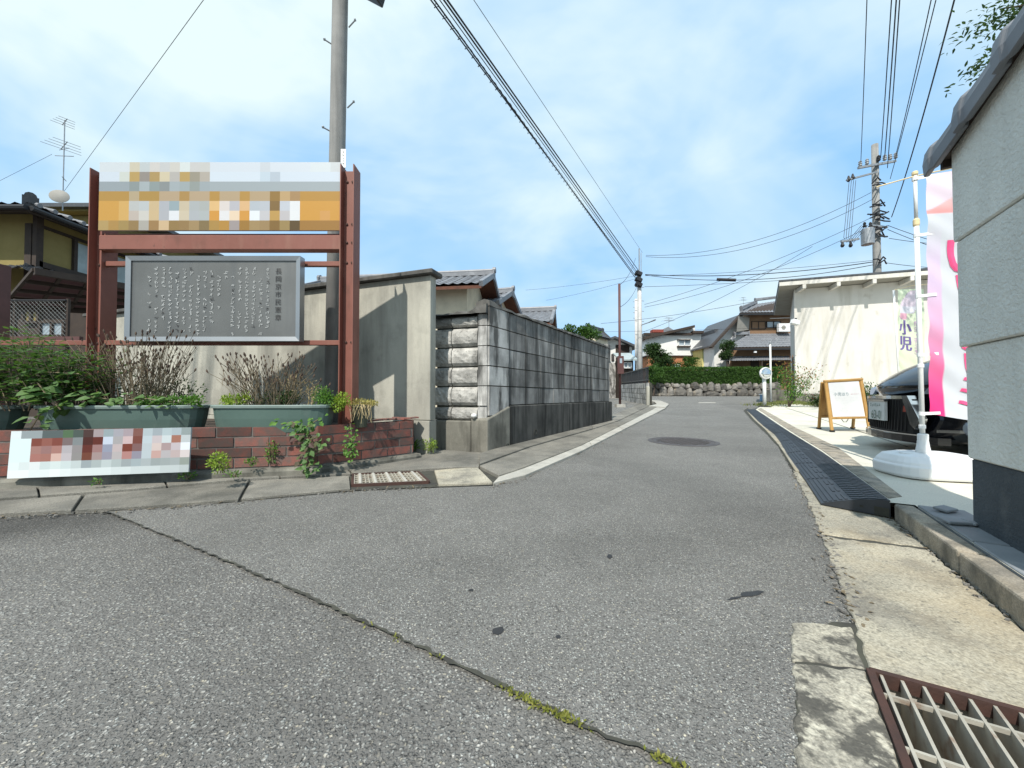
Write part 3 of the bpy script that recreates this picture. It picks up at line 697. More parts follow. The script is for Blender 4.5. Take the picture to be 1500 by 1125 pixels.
o.matrix_basis = Matrix.Translation((BE.x, BE.y, 1.46)) @ Matrix.Rotation(-R(31.9), 4, 'Z') @ Matrix.Translation((-.06, -.02, 0))
# plinth
o1 = .035
mb = MB(); a = BC - bd_ * .06 + bn * o1; b = BC + bd_ * .36 + bn * o1; e = BE + bd_ * .04 + bn * o1
wallbox(mb, b, e, bn, .16, (.02, .10), (.545, .545))
mb.build('plinth', 'base_dark', bw, bevel=.008)
mb = MB(); wallbox(mb, a, b - bd_ * .004, bn, .16, (.02, .02), (.42, .54)); mb.build('plinth', 'base_mid', bw, bevel=.012, seg=2)
for t, z in ((.30, .115), (.92, .22)):      # drain holes in the plinth
    c = BC + bd_ * t + bn * (o1 + .001); mb = MB(); n = 12
    M_ = basis(bd_, V2(0, 0, 1), bn, (0, 0, 0)).to_3x3()
    mb.lathe((c.x, c.y, z), [(.034, -.02), (.036, .003), (.028, .004), (.027, -.012)], 14, M_); mb.build('drain_hole', 'joint', bw)
# short return wall with swelling stone courses
RA = BC + V2(-.006, .0); RB = V2(-.80, 3.83); rd = (RB - RA).normalized(); rn = V2(rd.y, -rd.x); 
if rn.y > 0: rn = -rn
rw = thing('return_wall', 'short return wall of swelling pale blocks beside the concrete wall', 'wall', (RA.x, RA.y, .07))
mb = MB(); wallbox(mb, RA + rd * .01 - rn * .05, RB - rn * .05, rn, .12, .3, 1.47); mb.build('core', 'joint', rw)
for r in range(6):
    z0 = zb[r] if r else .40; z1 = zb[r + 1] if r < 5 else 1.47
    z1 -= .008; xs_ = [.0, .108, .44, .60]
    if r == 0: z1 = .535
    c = RA + rd * .054 - rn * .05                       # corner column
    block(rw, V2(c.x, c.y, (z0 + z1) / 2 + .004), rd, rn, .098, z1 - z0, .11, me_pale)
    for s0, s1 in ((.112, .40), (.405, .60)):
        mb = MB(); n = 6; row = []; ns = 7
        for s_ in [s0 + .003 + (s1 - s0 - .006) * q / ns for q in range(ns + 1)]:
            a = RA + rd * s_
            for i in range(n + 1):
                t = i / n; bl = .040 * (math.sin(math.pi * t) ** .38) * (1 if s0 < .3 else .8) + random.uniform(-.004, .004)
                p = a + rn * (bl - .045); row.append(V2(p.x, p.y, z0 + .004 + (z1 - z0 - .006) * t))
        w_ = n + 1; mb.add(row, [(k_ * w_ + i, k_ * w_ + i + 1, (k_ + 1) * w_ + i + 1, (k_ + 1) * w_ + i) for k_ in range(ns) for i in range(n)] + [tuple(range(n + 1)), tuple(range((ns + 1) * w_ - 1, ns * w_ - 1, -1))])
        mb.build('stone_block', 'stone_pale', rw, smooth=False)
mb = MB(); n = 12; vs_ = []
for i in range(n + 1):
    a = RA + rd * (.62 * i / n); h = 1.475 + random.uniform(.03, .05) + (.05 if i < 3 else 0) - .02 * i / n
    for q, z in ((.05 + random.uniform(-.01, .01), 1.47), (.04, h - .012), (-.05, h + .01), (-.16, h - .01), (-.16, 1.47)):
        p = a + rn * q; vs_.append(V2(p.x, p.y, z))
mb.add(vs_, [(i * 5 + j, i * 5 + 5 + j, i * 5 + 6 + j, i * 5 + 1 + j) for i in range(n) for j in range(4)] + [(0, 1, 2, 3, 4), tuple(n * 5 + 4 - j for j in range(5))])
mb.build('wall_cap', 'conc_cap', rw)
mb = MB(); wallbox(mb, RA - rd * .03 + rn * .03, RA + rd * .165 + rn * .03, rn, .15, .02, .425); mb.build('plinth', 'base_mid', rw, bevel=.012, seg=2)
mb = MB(); wallbox(mb, RA + rd * .172 + rn * .02, RB + rd * .02 + rn * .02, rn, .15, .02, .40); mb.build('plinth', 'base_mid', rw, bevel=.008)
mb = MB(); mb.lathe((*(RA + rd * .13 - rn * (-.035)).to_2d(), .455), [(.012, -.02), (.026, -.014), (.03, 0), (.026, .014), (.012, .02)], 10); mb.build('pebble', 'white_paint', rw, smooth=True)
# smooth concrete wall behind the sign
C0 = V2(-.775, 3.50); C1 = V2(-6.25, 5.42); cd = (C1 - C0).normalized(); cn = V2(cd.y, -cd.x)
if cn.y > 0: cn = -cn
cw = thing('concrete_wall', 'tall weathered concrete wall with dark cap standing behind the sign', 'wall', (C0.x, C0.y, .07))
mb = MB(); wallbox(mb, C0, C1, cn, .1, .42, 1.80); mb.build('panel', 'conc_wall', cw, bevel=.004)
mb = MB(); wallbox(mb, C0 + cn * .012, C1 + cn * .012, cn, .13, .02, .415); mb.build('plinth', 'conc_wall', cw, bevel=.004)
mb = MB(); wallbox(mb, C0 - cd * .045 + cn * .05, C1 + cn * .05, cn, .2, 1.803, 1.85); mb.build('wall_cap', 'conc_cap', cw, bevel=.008)

# =================================================================== LEFT: BRICK PLANTER
S0 = V2(-5.2, 1.87); S1 = V2(-1.43, 2.735); S2 = V2(-.885, 3.31); S3 = V2(-.93, 3.52)
bp = thing('brick_planter', 'low red brick planter wall in front of the sign', 'planter', (S1.x, S1.y, .1))
ub = MB(); ub.box((0, 0, 0), (1, 1, 1)); me_brick = ub.mesh('brick', 'brick')
def offs(d): 
    n_ = V2(d.y, -d.x); return n_ if (n_.y < 0 or n_.x > .9) else -n_
def brick_run(a, b, phase):
    d = (b - a).normalized(); n_ = offs(d); L_ = (b - a).length
    for r in range(4):
        z = .142 + .0725 * r + .036; s_ = -.11 if (r + phase) % 2 else 0.0
        while s_ < L_ - .02:
            e = min(L_ - .003, s_ + .212); st = max(0.002, s_)
            if e - st > .03 and (a + d * e).x > -3.75:
                c = a + d * ((st + e) / 2) - n_ * (.05 + random.uniform(-.0025, .0025))
                ob = bpy.data.objects.new('brick', me_brick); link(ob, bp)
                w_ = e - st; jz = random.uniform(-.0015, .0015)
                ob.matrix_basis = Matrix(((d.x * w_, n_.x * .1, 0, c.x), (d.y * w_, n_.y * .1, 0, c.y), (0, 0, .062, z + jz), (0, 0, 0, 1)))
                bv = ob.modifiers.new('bevel', 'BEVEL'); bv.width = .004; bv.segments = 1
            s_ += .222
brick_run(S0, S1, 0); brick_run(S1, S2, 1); brick_run(S2, S3, 0)
mb = MB()
for a, b in ((S0, S1), (S1, S2), (S2, S3)):
    d = (b - a).normalized(); n_ = offs(d); wallbox(mb, a - n_ * .005, b - n_ * .005, n_, .085, .10, .425)
mb.build('mortar', 'mortar', bp)
mb = MB(); mb.prism([(S0.x, S0.y + .1), (S1.x - .02, S1.y + .08), (S2.x - .07, S2.y + .02), (S3.x - .06, S3.y), (-5.6, 5.0)], .1, .385); mb.build('soil_bed', 'soil', bp)
mb = MB(); mb.add([], [])
for i in range(5):          # broken tiles lying on the planter corner
    mb.box((-1.13 + i * .045, 3.16 + i * .06 + random.uniform(-.02, .02), .445 + .006 * (i % 2)), (.16, .08, .012), Matrix.Rotation(random.uniform(-.5, .6), 3, 'Z') @ Matrix.Rotation(random.uniform(-.1, .1), 3, 'Y'))
mb.build('loose_tile', 'brick', bp)
# kerb under the bricks
def loft(mb, path, sec):
    vs_ = []; m = len(sec)
    for i, p in enumerate(path):
        d = (path[min(i + 1, len(path) - 1)] - path[max(i - 1, 0)]).normalized(); n_ = offs(V2(d.x, d.y).normalized())
        vs_ += [V2(p.x + n_.x * q, p.y + n_.y * q, z) for q, z in sec]
    k_ = len(path)
    mb.add(vs_, [(i * m + j, (i + 1) * m + j, (i + 1) * m + (j + 1) % m, i * m + (j + 1) % m) for i in range(k_ - 1) for j in range(m)] + [tuple(range(m - 1, -1, -1)), tuple(range((k_ - 1) * m, k_ * m))])
mb = MB(); ph = [S0.lerp(S1, i / 8) for i in range(9)] + [V2(-1.3, 2.85)] + [S1.lerp(S2, i / 4) for i in range(2, 5)] + [V2(-.86, 3.36)]
loft(mb, ph, [(.055, .02), (.052, .115), (.04, .132), (-.02, .137), (-.1, .137), (-.1, .02)])
kb = mb.build('planter_kerb', 'base_mid'); tag(kb, 'dark concrete kerb running under the red brick planter', 'kerb')
# white notice plate leaning on the bricks (print is blurred into blocks in the photograph)
def printed(name, org, xd, ud, W, H, grid, m, parent=None, th=.006, k=.8, x0=0.0):
    """board with a flat block-coloured print on its front; grid = rows (top first) of hex colours"""
    xd = Vector(xd).normalized(); ud = Vector(ud).normalized(); nd = xd.cross(ud)
    rows = len(grid); cols = len(grid[0]); vs_ = []; fs = []; cl = []
    for r in range(rows):
        for c in range(cols):
            b = len(vs_)
            for (i, j) in ((c, r + 1), (c + 1, r + 1), (c + 1, r), (c, r)):
                vs_.append(Vector(org) + xd * (W * i / cols) + ud * (H * (1 - j / rows)))
            fs.append((b, b + 1, b + 2, b + 3)); cl.append(hx(grid[r][c], k))
    b = len(vs_); o = Vector(org)
    q = [o, o + xd * W, o + xd * W + ud * H, o + ud * H]; vs_ += q + [p - nd * th for p in q]
    fs += [(b, b + 4, b + 5, b + 1), (b + 1, b + 5, b + 6, b + 2), (b + 2, b + 6, b + 7, b + 3), (b + 3, b + 7, b + 4, b), (b + 7, b + 6, b + 5, b + 4)]
    cl += [hx('c8cdd0', k)] * 5
    me = bpy.data.meshes.new(name); me.from_pydata([tuple(v) for v in vs_], [], fs); me.update()
    ca = me.color_attributes.new('print', 'FLOAT_COLOR', 'CORNER'); i = 0
    for p, c in zip(me.polygons, cl):
        for li in p.loop_indices: ca.data[li].color = (*c, 1)
    me.materials.append(MAT[m]); ob = bpy.data.objects.new(name, me); link(ob, parent); return ob
P0 = '''e6eef0 9aa3a6 9aa3a6 5a6464 5a6464 557050 4d5a54 4c3430 a89a9c 9ba9ae aaa8b0 ad9ea4 85584f b8c4c9 a5aeb4 b8c6ca b0bcc2 98a3a3
e3f2f2 e3f2f2 824638 955c50 84463a 7d6c6c 858b8d 4b1f16 63291e ccd5e4 ada9aa d2b8b8 7b4539 c4d0d6 ccc0c2 d2dadc a97563 c6ccce
e3f2f2 e3f2f2 a87d74 9c7571 ac7c73 b8b2b6 958f8f 642a1f a07a78 989db0 c6b6b6 7b3a2a 83605e c0c9ce d8c6c0 b09a9a c9bec2 eef2f8
e3f2f2 e3f2f2 ad766c a87468 d8b5aa c4bcc0 95918f 74402f a89290 9a96a4 bcb4b4 b88680 9692a0 c0cacf caa69e bcb6b8 c4b2b0 ddd2d0
e8f4f4 dfe8e8 e8ecec d2dede dbe6e4 d2dede c8d2d2 a0aaae b0baba c4cece b4bebe a2aaac a8b4b8 b0b8ba a0a8a8 a4acac a8b0b0 9aa29a
f0f6f6 f0f6f6 e8f0f0 e8f0f0 f0f6f6 e8f0f0 e0e8e8 e0e8e8 e0e8e8 e0e8e8 d8e0e0 d8e0e0 d0d8d8 d0d8d8 d0d8d8 c8d0d0 c8d0d0 c0c8c8'''
a = at(10, 701, 2.27); b = at(276, 692, 2.41); d = (b - a); Lw = V2(d.x, d.y).length
np_ = printed('notice_plate', V2(a.x, a.y, .145), (d.x, d.y, .012), (0, .05, 1), Lw, .288, [r.split() for r in P0.split('\n')], 'print', None, .012, .7)
tag(np_, 'white notice plate with red lettering leaning on the red bricks', 'notice board')

# =================================================================== SIGN
sg = thing('notice_sign', 'big rust red steel sign frame with white and orange board above planters', 'sign', (-2.35, 3.0, .38))
def hpost(x, y):
    mb = MB(); W_ = .112; D_ = .125
    for sx in (-1, 1): mb.box((x + sx * (W_ / 2 - .004), y, (2.515 + .2) / 2), (.008, D_, 2.515 - .2))
    o = mb.build('post', 'red_steel', sg)
    mb = MB(); mb.box((x, y, (2.49 + .2) / 2), (W_ - .0165, .007, 2.49 - .2)); mb.build('web', 'red_steel', o)
    for z_ in (2.40, 2.05, 1.90, 1.735, 1.085):
        for dx_ in (-.022, .022):
            mb = MB(); mb.lathe((x + dx_, y - .003, z_), [(.010, 0), (.010, .007), (.006, .009)], 6, Matrix.Rotation(R(90), 3, 'X')); mb.build('bolt', 'rust_frame', o)
    return o
PXL, PXR, PY = -3.395, -1.325, 3.0
hpost(PXL, PY + .05); hpost(PXR, PY)
xl, xr = PXL + .057, PXR - .057
mb = MB(); mb.box(((xl + xr) / 2, PY, (1.83 + 1.95) / 2), (xr - xl, .075, .12)); mb.build('beam', 'red_steel', sg, bevel=.006)
mb = MB(); mb.box(((xl + xr) / 2, PY + .02, 1.966), (xr - xl, .04, .022)); mb.build('rail', 'red_steel', sg, bevel=.003)
for z in (1.735, 1.085):
    mb = MB(); mb.box(((xl + xr) / 2, PY + .03, z), (xr - xl - .004, .035, .04)); mb.build('rail', 'red_steel', sg, bevel=.003)
mb = MB(); mb.box((-3.9, PY + .07, 1.09), (.9, .035, .04)); mb.build('rail', 'red_steel', sg, bevel=.003)
P1 = '''d5dbdf d5dbdf d5dbdf cfc6b0 c3c9ca d2cdc8 c9c9c9 d0ccc4 d9dfdd cccac8 cbcac6 d5dce4 d5dce4 d5dce4 d5dce4 d5dce4 ccd2d8 d5dce4 d5dce4 d5dce4 d5dce4 d8dfe2 d8dfe2 d0d4d6
d3dce6 d3dce6 d0d4cc bb9c5c 958c84 b0935a d3c6a8 b9b4ae b99b5c 9c9482 b5aca0 d5dfe9 d5dfe9 d5dfe9 d5dfe9 d5dfe9 c5d3de b9c4cf d3dde8 d3dde8 d3dde8 d3dde8 d3dde8 d3dde8
9aa3a8 9aa3a8 9aa3a8 8d9695 a8b1b4 8f9a99 8b9191 a5aeb2 a0aaac 959c98 a0a9ad a3acb0 a3acb0 a3acb0 a3acb0 a3acb0 a3acb0 a3acb0 a3acb0 a3acb0 a3acb0 a3acb0 a3acb0 a3acb0
b68d42 b68d42 b68d42 b8a585 b08c45 b08c45 b8a182 b8a182 af8a4c b8a182 b8a182 b78d40 b8a180 b8a180 b78d40 b79f7c b79f7c 94712f c0a070 a98657 b98a35 b98a35 b98a35 b98a35
d09d47 d09d47 d6ab62 bfc0be c0c4c5 cfb68d b3b5bb 9aaab0 ccbda2 b1b5b6 b0b3b0 e3bb80 dfd5cf bebcc2 e0b684 b9c0c7 bdc1c8 826430 c6cad2 e6e7e9 d0983a d0983a d0983a d0983a
d09d47 d09d47 d6ab62 c3b6ab d0ccc4 d0b68c b4b5ba e4e5e8 d1c3aa b3b6ba b3b8b8 d6993f e5e3e3 ecd4b8 d6993f e9edf2 c8c6c8 c09850 c4bfc0 e8e9ea d0983a d0983a d29b52 d0983a
b5985f b08a48 a58a50 967a4b b0aba2 9f7c4c d2b58d 957845 97794a a58a5e 857048 af8a45 b88a3a a39896 a0762c a58a5c a08458 846328 9d8450 5a4215 a0732c a0732c a0732c a0732c'''
printed('header_board', V2(xl + .004, PY - .044, 1.985), (1, 0, 0), (0, 0, 1), xr - xl - .008, .555, [r.split() for r in P1.split('\n')], 'print', sg, .018, .68)
# steel plaque
qx0, qx1, qz0, qz1, qy = -3.075, -1.685, 1.085, 1.765, PY - .065
pl = MB(); pl.box(((qx0 + qx1) / 2, qy + .03, (qz0 + qz1) / 2), (qx1 - qx0 - .01, .05, qz1 - qz0 - .01)); pq = pl.build('plaque', 'steel_plate', sg)
fw = .036
mb = MB(); o_ = [(qx0, qz0), (qx1, qz0), (qx1, qz1), (qx0, qz1)]; i_ = [(qx0 + fw, qz0 + fw), (qx1 - fw, qz0 + fw), (qx1 - fw, qz1 - fw), (qx0 + fw, qz1 - fw)]
for k_ in range(4):
    a, b, c, d = o_[k_], o_[(k_ + 1) % 4], i_[(k_ + 1) % 4], i_[k_]
    yo, yi, yb = qy - .012, qy - .004, qy + .055
    mb.add([(a[0], yo, a[1]), (b[0], yo, b[1]), (c[0], yi, c[1]), (d[0], yi, d[1]), (a[0], yb, a[1]), (b[0], yb, b[1]), (c[0], qy + .004, c[1]), (d[0], qy + .004, d[1])],
           [(0, 1, 2, 3), (0, 4, 5, 1), (3, 2, 6, 7)])
mb.build('plaque_frame', 'steel_frame', pq)
mb = MB(); nd = (0, -1, 0)
for i, ch in enumerate('長岡京市民憲章'):
    put_text(mb, ch, .052, (-1.865, qy + .004, 1.645 - i * .062), (1, 0, 0), (0, 0, 1), nd, .003)
mb.build('engraved_title', 'ink_dark', pq)
mb = MB(); mbd = MB()
for c in range(18):
    x = -1.95 - c * .0555
    top_ = 1.665 - random.choice((0, 0, .03, .06)); n = random.choice((14, 15, 15, 12)); 
    if c in (7,): n = 8
    if c == 6: n = 2
    for r in range(n):
        if random.random() < .1: continue
        (strokes)(mbd if random.random() < .12 else mb, (x, qy + .004, top_ - r * .0355), .026, (1, 0, 0), (0, 0, 1), nd, 4, .0032, .003)
mb.build('engraved_text', 'ink_light', pq); mbd.build('engraved_text', 'ink_dark', pq)

# =================================================================== LEFT UTILITY POLE
Yp = 3.78
pb = at(487, 600, Yp); pt = at(499.5, -60, Yp)
up_ = thing('utility_pole', 'round grey concrete utility pole with step bolts behind the sign', 'utility pole', (pb.x, Yp, .05))
lo = pb + (pb - pt) * ((pb.z - .03) / (pt.z - pb.z)); hi = pt + (pt - pb) * .9
mb = MB(); mb.tube([lo, lo.lerp(hi, .33), lo.lerp(hi, .66), hi], [.080, .077, .074, .070], 28); mb.build('shaft', 'pole', up_, smooth=True)
for (u, v, sx) in ((491, 68, -1), (511, 40, 1), (489, 195, -1), (509, 158, 1)):
    p = at(u, v, Yp - .01); e = p + V2(sx * .088, -.05, .025)
    mb = MB(); mb.tube([p, e], .007, 6); mb.tube([e - V2(sx * .01, 0, 0), e + V2(sx * .006, 0, .002)], .012, 6); mb.build('step_bolt', 'galv', up_)
a = at(503, 232, Yp - .09); mb = MB(); mb.box(a, (.052, .004, .19)); o = mb.build('number_tag', 'white_paint', up_)
mb = MB()
for i in range(5): strokes(mb, a + V2(0, -.002, .06 - i * .03), .02, (1, 0, 0), (0, 0, 1), (0, -1, 0), 3, .003)
mb.build('tag_marks', 'ink_dark', o)
c = at(540, -14, Yp - .1); M_ = Matrix.Rotation(.5, 3, 'Y') @ Matrix.Rotation(.35, 3, 'X')
mb = MB(); mb.box(c, (.26, .2, .10), M_); o = mb.build('lamp_box', 'dark_metal', up_, bevel=.012, seg=2)
mb = MB(); mb.lathe(c + V2(.02, -.03, -.055), [(.04, .02), (.045, -.01), (.03, -.022)], 14); mb.build('lamp_lens', 'lamp_glass', o, smooth=True)
mb = MB(); mb.tube([at(505, -30, Yp), c + V2(-.05, 0, .03)], .018, 8); mb.build('bracket', 'galv', up_)

# =================================================================== PLANTERS AND PLANTS ON THE LEFT
def oblong(x0, x1, y, dy, rot, label, z0=.385, z1=.585):
    c = V2((x0 + x1) / 2, y, z0); t = thing('trough_planter', label, 'planter', c, 'green plastic planting troughs')
    M_ = Matrix.Rotation(rot, 3, 'Z'); L_ = (x1 - x0) / 2
    def ring(l_, w_, z, n=28, e=3.2):
        r_ = []
        for i in range(n):
            a = 6.28318 * i / n; ca, sa = math.cos(a), math.sin(a)
            r_.append(c + M_ @ V2(l_ * math.copysign(abs(ca) ** (2 / e), ca), w_ * math.copysign(abs(sa) ** (2 / e), sa), z - z0))
        return r_
    def stack(rings):
        mb = MB(); n = len(rings[0]); vs_ = [p for r_ in rings for p in r_]
        mb.add(vs_, [(i * n + k_, i * n + (k_ + 1) % n, (i + 1) * n + (k_ + 1) % n, (i + 1) * n + k_) for i in range(len(rings) - 1) for k_ in range(n)] + [tuple(range(n - 1, -1, -1)), tuple(range((len(rings) - 1) * n, len(rings) * n))])
        return mb
    stack([ring(L_ * .90, dy * .8, z0), ring(L_ * .945, dy * .9, (z0 + z1) / 2), ring(L_ * .965, dy * .95, z1 - .02), ring(L_ * .93, dy * .9, z1 - .02), ring(L_ * .92, dy * .88, z1 - .06)]).build('trough', 'planter', t, smooth=False)
    stack([ring(L_ * .955, dy * .93, z1 - .024), ring(L_, dy, z1 - .022), ring(L_ * 1.004, dy * 1.01, z1 - .006), ring(L_ * .99, dy * .98, z1), ring(L_ * .955, dy * .92, z1 - .004), ring(L_ * .95, dy * .91, z1 - .03)]).build('rim', 'planter_rim', t)
    stack([ring(L_ * .93, dy * .9, z1 - .05), ring(L_ * .93, dy * .9, z1 - .035), ring(L_ * .5, dy * .4, z1 - .02)]).build('soil', 'soil', t)
    return t
RT = .2
oblong(-4.65, -3.33, 2.42, .17, RT, 'green plastic trough planter at the left edge under the leafy herb bush')
oblong(-3.30, -2.24, 2.67, .165, RT * .55, 'green plastic trough planter in the middle with trailing vine')
oblong(-2.21, -1.36, 2.80, .16, .1, 'green plastic trough planter nearest the right sign post with dry lavender')
pot = thing('flower_pot', 'small round olive pot of trailing yellow plant by the sign post', 'flower pot', (-1.23, 2.95, .40))
mb = MB(); mb.lathe((-1.22, 2.98, .40), [(.05, 0), (.062, .15), (.07, .155), (.07, .18), (.06, .18), (.058, .15)], 18); mb.build('pot', 'pot', pot)
# leafy herb bush
hb = thing('herb_bush', 'dense dark green herb bush at the left edge above the trough planter', 'plant', (-3.9, 2.5, .57))
mb = MB(); st = MB(); rr = random
for i in range(210):
    b = V2(random.uniform(-4.4, -3.0), 2.50 + random.uniform(-.2, .22) , .55); b.y += (b.x + 3.9) * .2
    hgt = random.uniform(.24, .62) * (1 - .35 * max(0, (b.x + 3.5) / .5)); t = b + V2(random.gauss(0, .1), random.gauss(0, .08), hgt)
    st.tube([b, b.lerp(t, .5) + V2(random.gauss(0, .02), 0, 0), t], [.004, .003, .002], 4, False)
    for k_ in range(48):
        s_ = random.uniform(.2, 1); p = b.lerp(t, s_); a = random.uniform(0, 6.28)
        d = V2(math.cos(a), math.sin(a), random.uniform(-.1, .5))
        p = p + d * random.uniform(.01, .05)
        leaf(mb, p, d, V2(0, 0, 1) + rv() * .5, random.uniform(.035, .06), random.uniform(.014, .022), .2, 0)
mb.build('foliage', 'leaf_herb', hb); st.build('stems', 'dry', hb)
# trailing vine with broad leaves
vn = thing('trailing_vine', 'broad leaved pale green vine hanging over the middle trough planter', 'plant', (-2.95, 2.55, .57))
mb = MB(); st = MB()
for (p0, p1, n, sz) in (((-3.25, 2.50, .66), (-2.72, 2.55, .62), 60, .07), ((-3.12, 2.43, .74), (-2.95, 2.42, .56), 30, .085), ((-2.97, 2.42, .60), (-3.10, 2.38, .42), 12, .075), ((-2.7, 2.55, .62), (-2.35, 2.62, .60), 45, .055), ((-3.3, 2.48, .78), (-2.95, 2.52, .80), 26, .06)):
    p0 = V2(*p0); p1 = V2(*p1); st.tube([p0, p0.lerp(p1, .5) + V2(0, -.02, .02), p1], .004, 5, False)
    for i in range(n):
        p = p0.lerp(p1, random.random()) + rv() * .05
        a = random.uniform(0, 6.28); d = V2(math.cos(a), math.sin(a) - .6, random.uniform(-.5, .15))
        leaf(mb, p, d, V2(0, -.5, 1) + rv() * .4, sz * random.uniform(.6, 1.2), sz * random.uniform(.5, .75), .12, 1)
mb.build('foliage', 'leaf_vine', vn); st.build('stem', 'dry', vn)
def lavender(name, label, x0, x1, y, z, n, hmin, hmax, heads, slope=0.0):
    t = thing(name, label, 'plant', ((x0 + x1) / 2, y, z)); st = MB(); hd = MB(); cx = (x0 + x1) / 2
    for i in range(n):
        bx = cx + (random.random() - .5) * (x1 - x0) * .55; b = V2(bx, y + random.gauss(0, .05) + (bx - cx) * slope, z)
        h = random.uniform(hmin, hmax); dx = (bx - cx) * .75 + random.gauss(-.03, .07)
        tp = b + V2(dx, random.gauss(0, .07), h); md = b.lerp(tp, .55) + V2(-dx * .12, 0, .02)
        st.tube([b, md, tp], [.0026, .002, .0014], 4, False)
        for q in range(random.choice((0, 1, 1, 2))):
            p = b.lerp(tp, random.uniform(.4, .85)); e = p + V2(random.gauss(0, .04), random.gauss(0, .04), random.uniform(.05, .12))
            st.tube([p, e], [.002, .0015], 3, False)
            if random.random() < .7: hd.tube([e, e + V2(random.gauss(0, .003), 0, .014)], [.005, .0025], 5)
        if random.random() < heads: hd.tube([tp, tp + V2(dx * .03, 0, .012), tp + V2(dx * .05, 0, .026)], [.003, .0065, .003], 5)
    st.build('stalks', 'dry', t); hd.build('seed_heads', 'dry_head', t); return t
lavender('dry_lavender', 'tangle of dry brown lavender stalks against the left sign post', -3.15, -2.38, 2.74, .56, 170, .24, .56, .8)
lavender('dry_lavender', 'dry lavender stalks leaning left in the trough beside the right sign post', -2.16, -1.5, 2.80, .56, 120, .16, .40, .85)
# fine dark twigs, low greenery and straw in the troughs
def tuft(name, label, blobs, m, n, l_, w_, seg=0, cat='plant', stem=None):
    b = blobs[0]; t = thing(name, label, cat, (b[0], b[1], b[2] - b[5])); mb = MB()
    for (x, y, z, rx, ry, rz) in blobs: cloud(mb, (x, y, z), (rx, ry, rz), n, l_, w_, .6, seg, .15)
    mb.build('foliage', m, t)
    if stem:
        st = MB()
        for (x, y, z, rx, ry, rz) in blobs:
            for i in range(6): st.tube([V2(x + random.gauss(0, rx * .2), y + random.gauss(0, ry * .2), z - rz), V2(x + random.gauss(0, rx * .5), y, z + rz * .5)], [.003, .002], 4, False)
        st.build('stem', stem, t)
    return t
tuft('green_weed', 'bright low weeds along the right end of the middle trough', [(-2.55, 2.62, .60, .12, .06, .045), (-2.38, 2.63, .60, .10, .05, .05), (-2.28, 2.66, .61, .06, .05, .04)], 'leaf_green', 260, .028, .011)
tuft('green_weed', 'lime green weed at the left end of the lavender trough', [(-2.13, 2.78, .61, .05, .05, .05), (-2.06, 2.74, .60, .06, .05, .05), (-2.0, 2.76, .63, .04, .04, .05)], 'leaf_lime', 220, .024, .01)
tuft('dark_twigs', 'dark leaved twigs in the middle of the lavender trough', [(-1.82, 2.80, .62, .16, .06, .07), (-1.68, 2.78, .63, .08, .06, .06)], 'leaf_dark', 340, .022, .009, stem='dry')
tuft('dry_grass', 'pale straw coloured dry grass in the lavender trough', [(-1.68, 2.83, .68, .09, .05, .12), (-1.55, 2.85, .66, .08, .05, .11)], 'straw', 150, .03, .006, stem='straw')
tuft('parsley_clump', 'fresh green parsley clump at the right end of the lavender trough', [(-1.44, 2.80, .655, .075, .06, .075), (-1.40, 2.79, .62, .06, .05, .05)], 'leaf_green', 420, .02, .009)
tuft('lime_plant', 'lime yellow bushy plant spilling beside the olive pot', [(-1.30, 2.83, .62, .06, .05, .055), (-1.33, 2.81, .58, .06, .04, .05)], 'leaf_lime', 330, .022, .01)
tuft('creeping_plant', 'yellowing creeper trailing out of the olive pot', [(-1.22, 2.95, .595, .085, .07, .03), (-1.14, 2.99, .59, .06, .06, .025)], 'leaf_yellow', 260, .02, .008, stem='straw')
mb = MB()
for i in range(26):
    a = V2(-1.22 + random.uniform(-.06, .12), 2.92 + random.uniform(-.05, .05), .585); e = a + V2(random.uniform(-.03, .06), -.05, -random.uniform(.06, .15))
    mb.tube([a, a.lerp(e, .4) + V2(.01, -.025, .012), e], .0018, 4, False)
tag(mb.build('straw_stems', 'straw'), 'dead straw stems hanging down from the olive pot', 'plant')
lm = tuft('dark_shrub', 'low dark purple shrub behind the middle trough', [(-2.55, 2.85, .68, .2, .08, .1), (-2.75, 2.80, .66, .18, .08, .09)], 'leaf_dark', 420, .024, .01, stem='dry')
# climbing vine in front of the bricks
def climber(name, label, pts, m, n, sz, m2=None):
    t = thing(name, label, 'plant', pts[-1]); st = MB(); mb = MB(); m2b = MB()
    st.tube(pts, .004, 5, False)
    for i in range(n):
        k_ = random.randrange(len(pts) - 1); p = Vector(pts[k_]).lerp(Vector(pts[k_ + 1]), random.random()) + V2(random.gauss(0, sz * .9), random.gauss(-.02, .02), random.gauss(0, sz * .4))
        d = V2(random.uniform(-1, 1), -.5, random.uniform(-.8, .3))
        leaf(m2b if (m2 and random.random() < .3) else mb, p, d, V2(0, -.8, .8) + rv() * .4, sz * random.uniform(.6, 1.2), sz * random.uniform(.5, .8), .1, 1)
    mb.build('foliage', m, t); st.build('stem', 'dry', t)
    if m2: m2b.build('purple_leaves', m2, t)
climber('climbing_vine', 'heart leaved vine with purple leaves growing up the brick corner', [at(440, 622, 2.64), at(452, 632, 2.62), at(460, 650, 2.62), at(456, 668, 2.61), at(452, 690, 2.6)], 'leaf_vine', 95, .05, 'leaf_purple')
climber('climbing_vine', 'vine shoots spreading left over the top brick course', [at(412, 622, 2.60), at(428, 618, 2.62), at(445, 628, 2.62), at(470, 612, 2.66)], 'leaf_green', 46, .04)
climber('ivy_creeper', 'slim green creeper climbing the bricks below the olive pot', [at(513, 620, 2.80), at(516, 640, 2.80), at(514, 658, 2.80), at(518, 670, 2.80)], 'leaf_green', 90, .028)
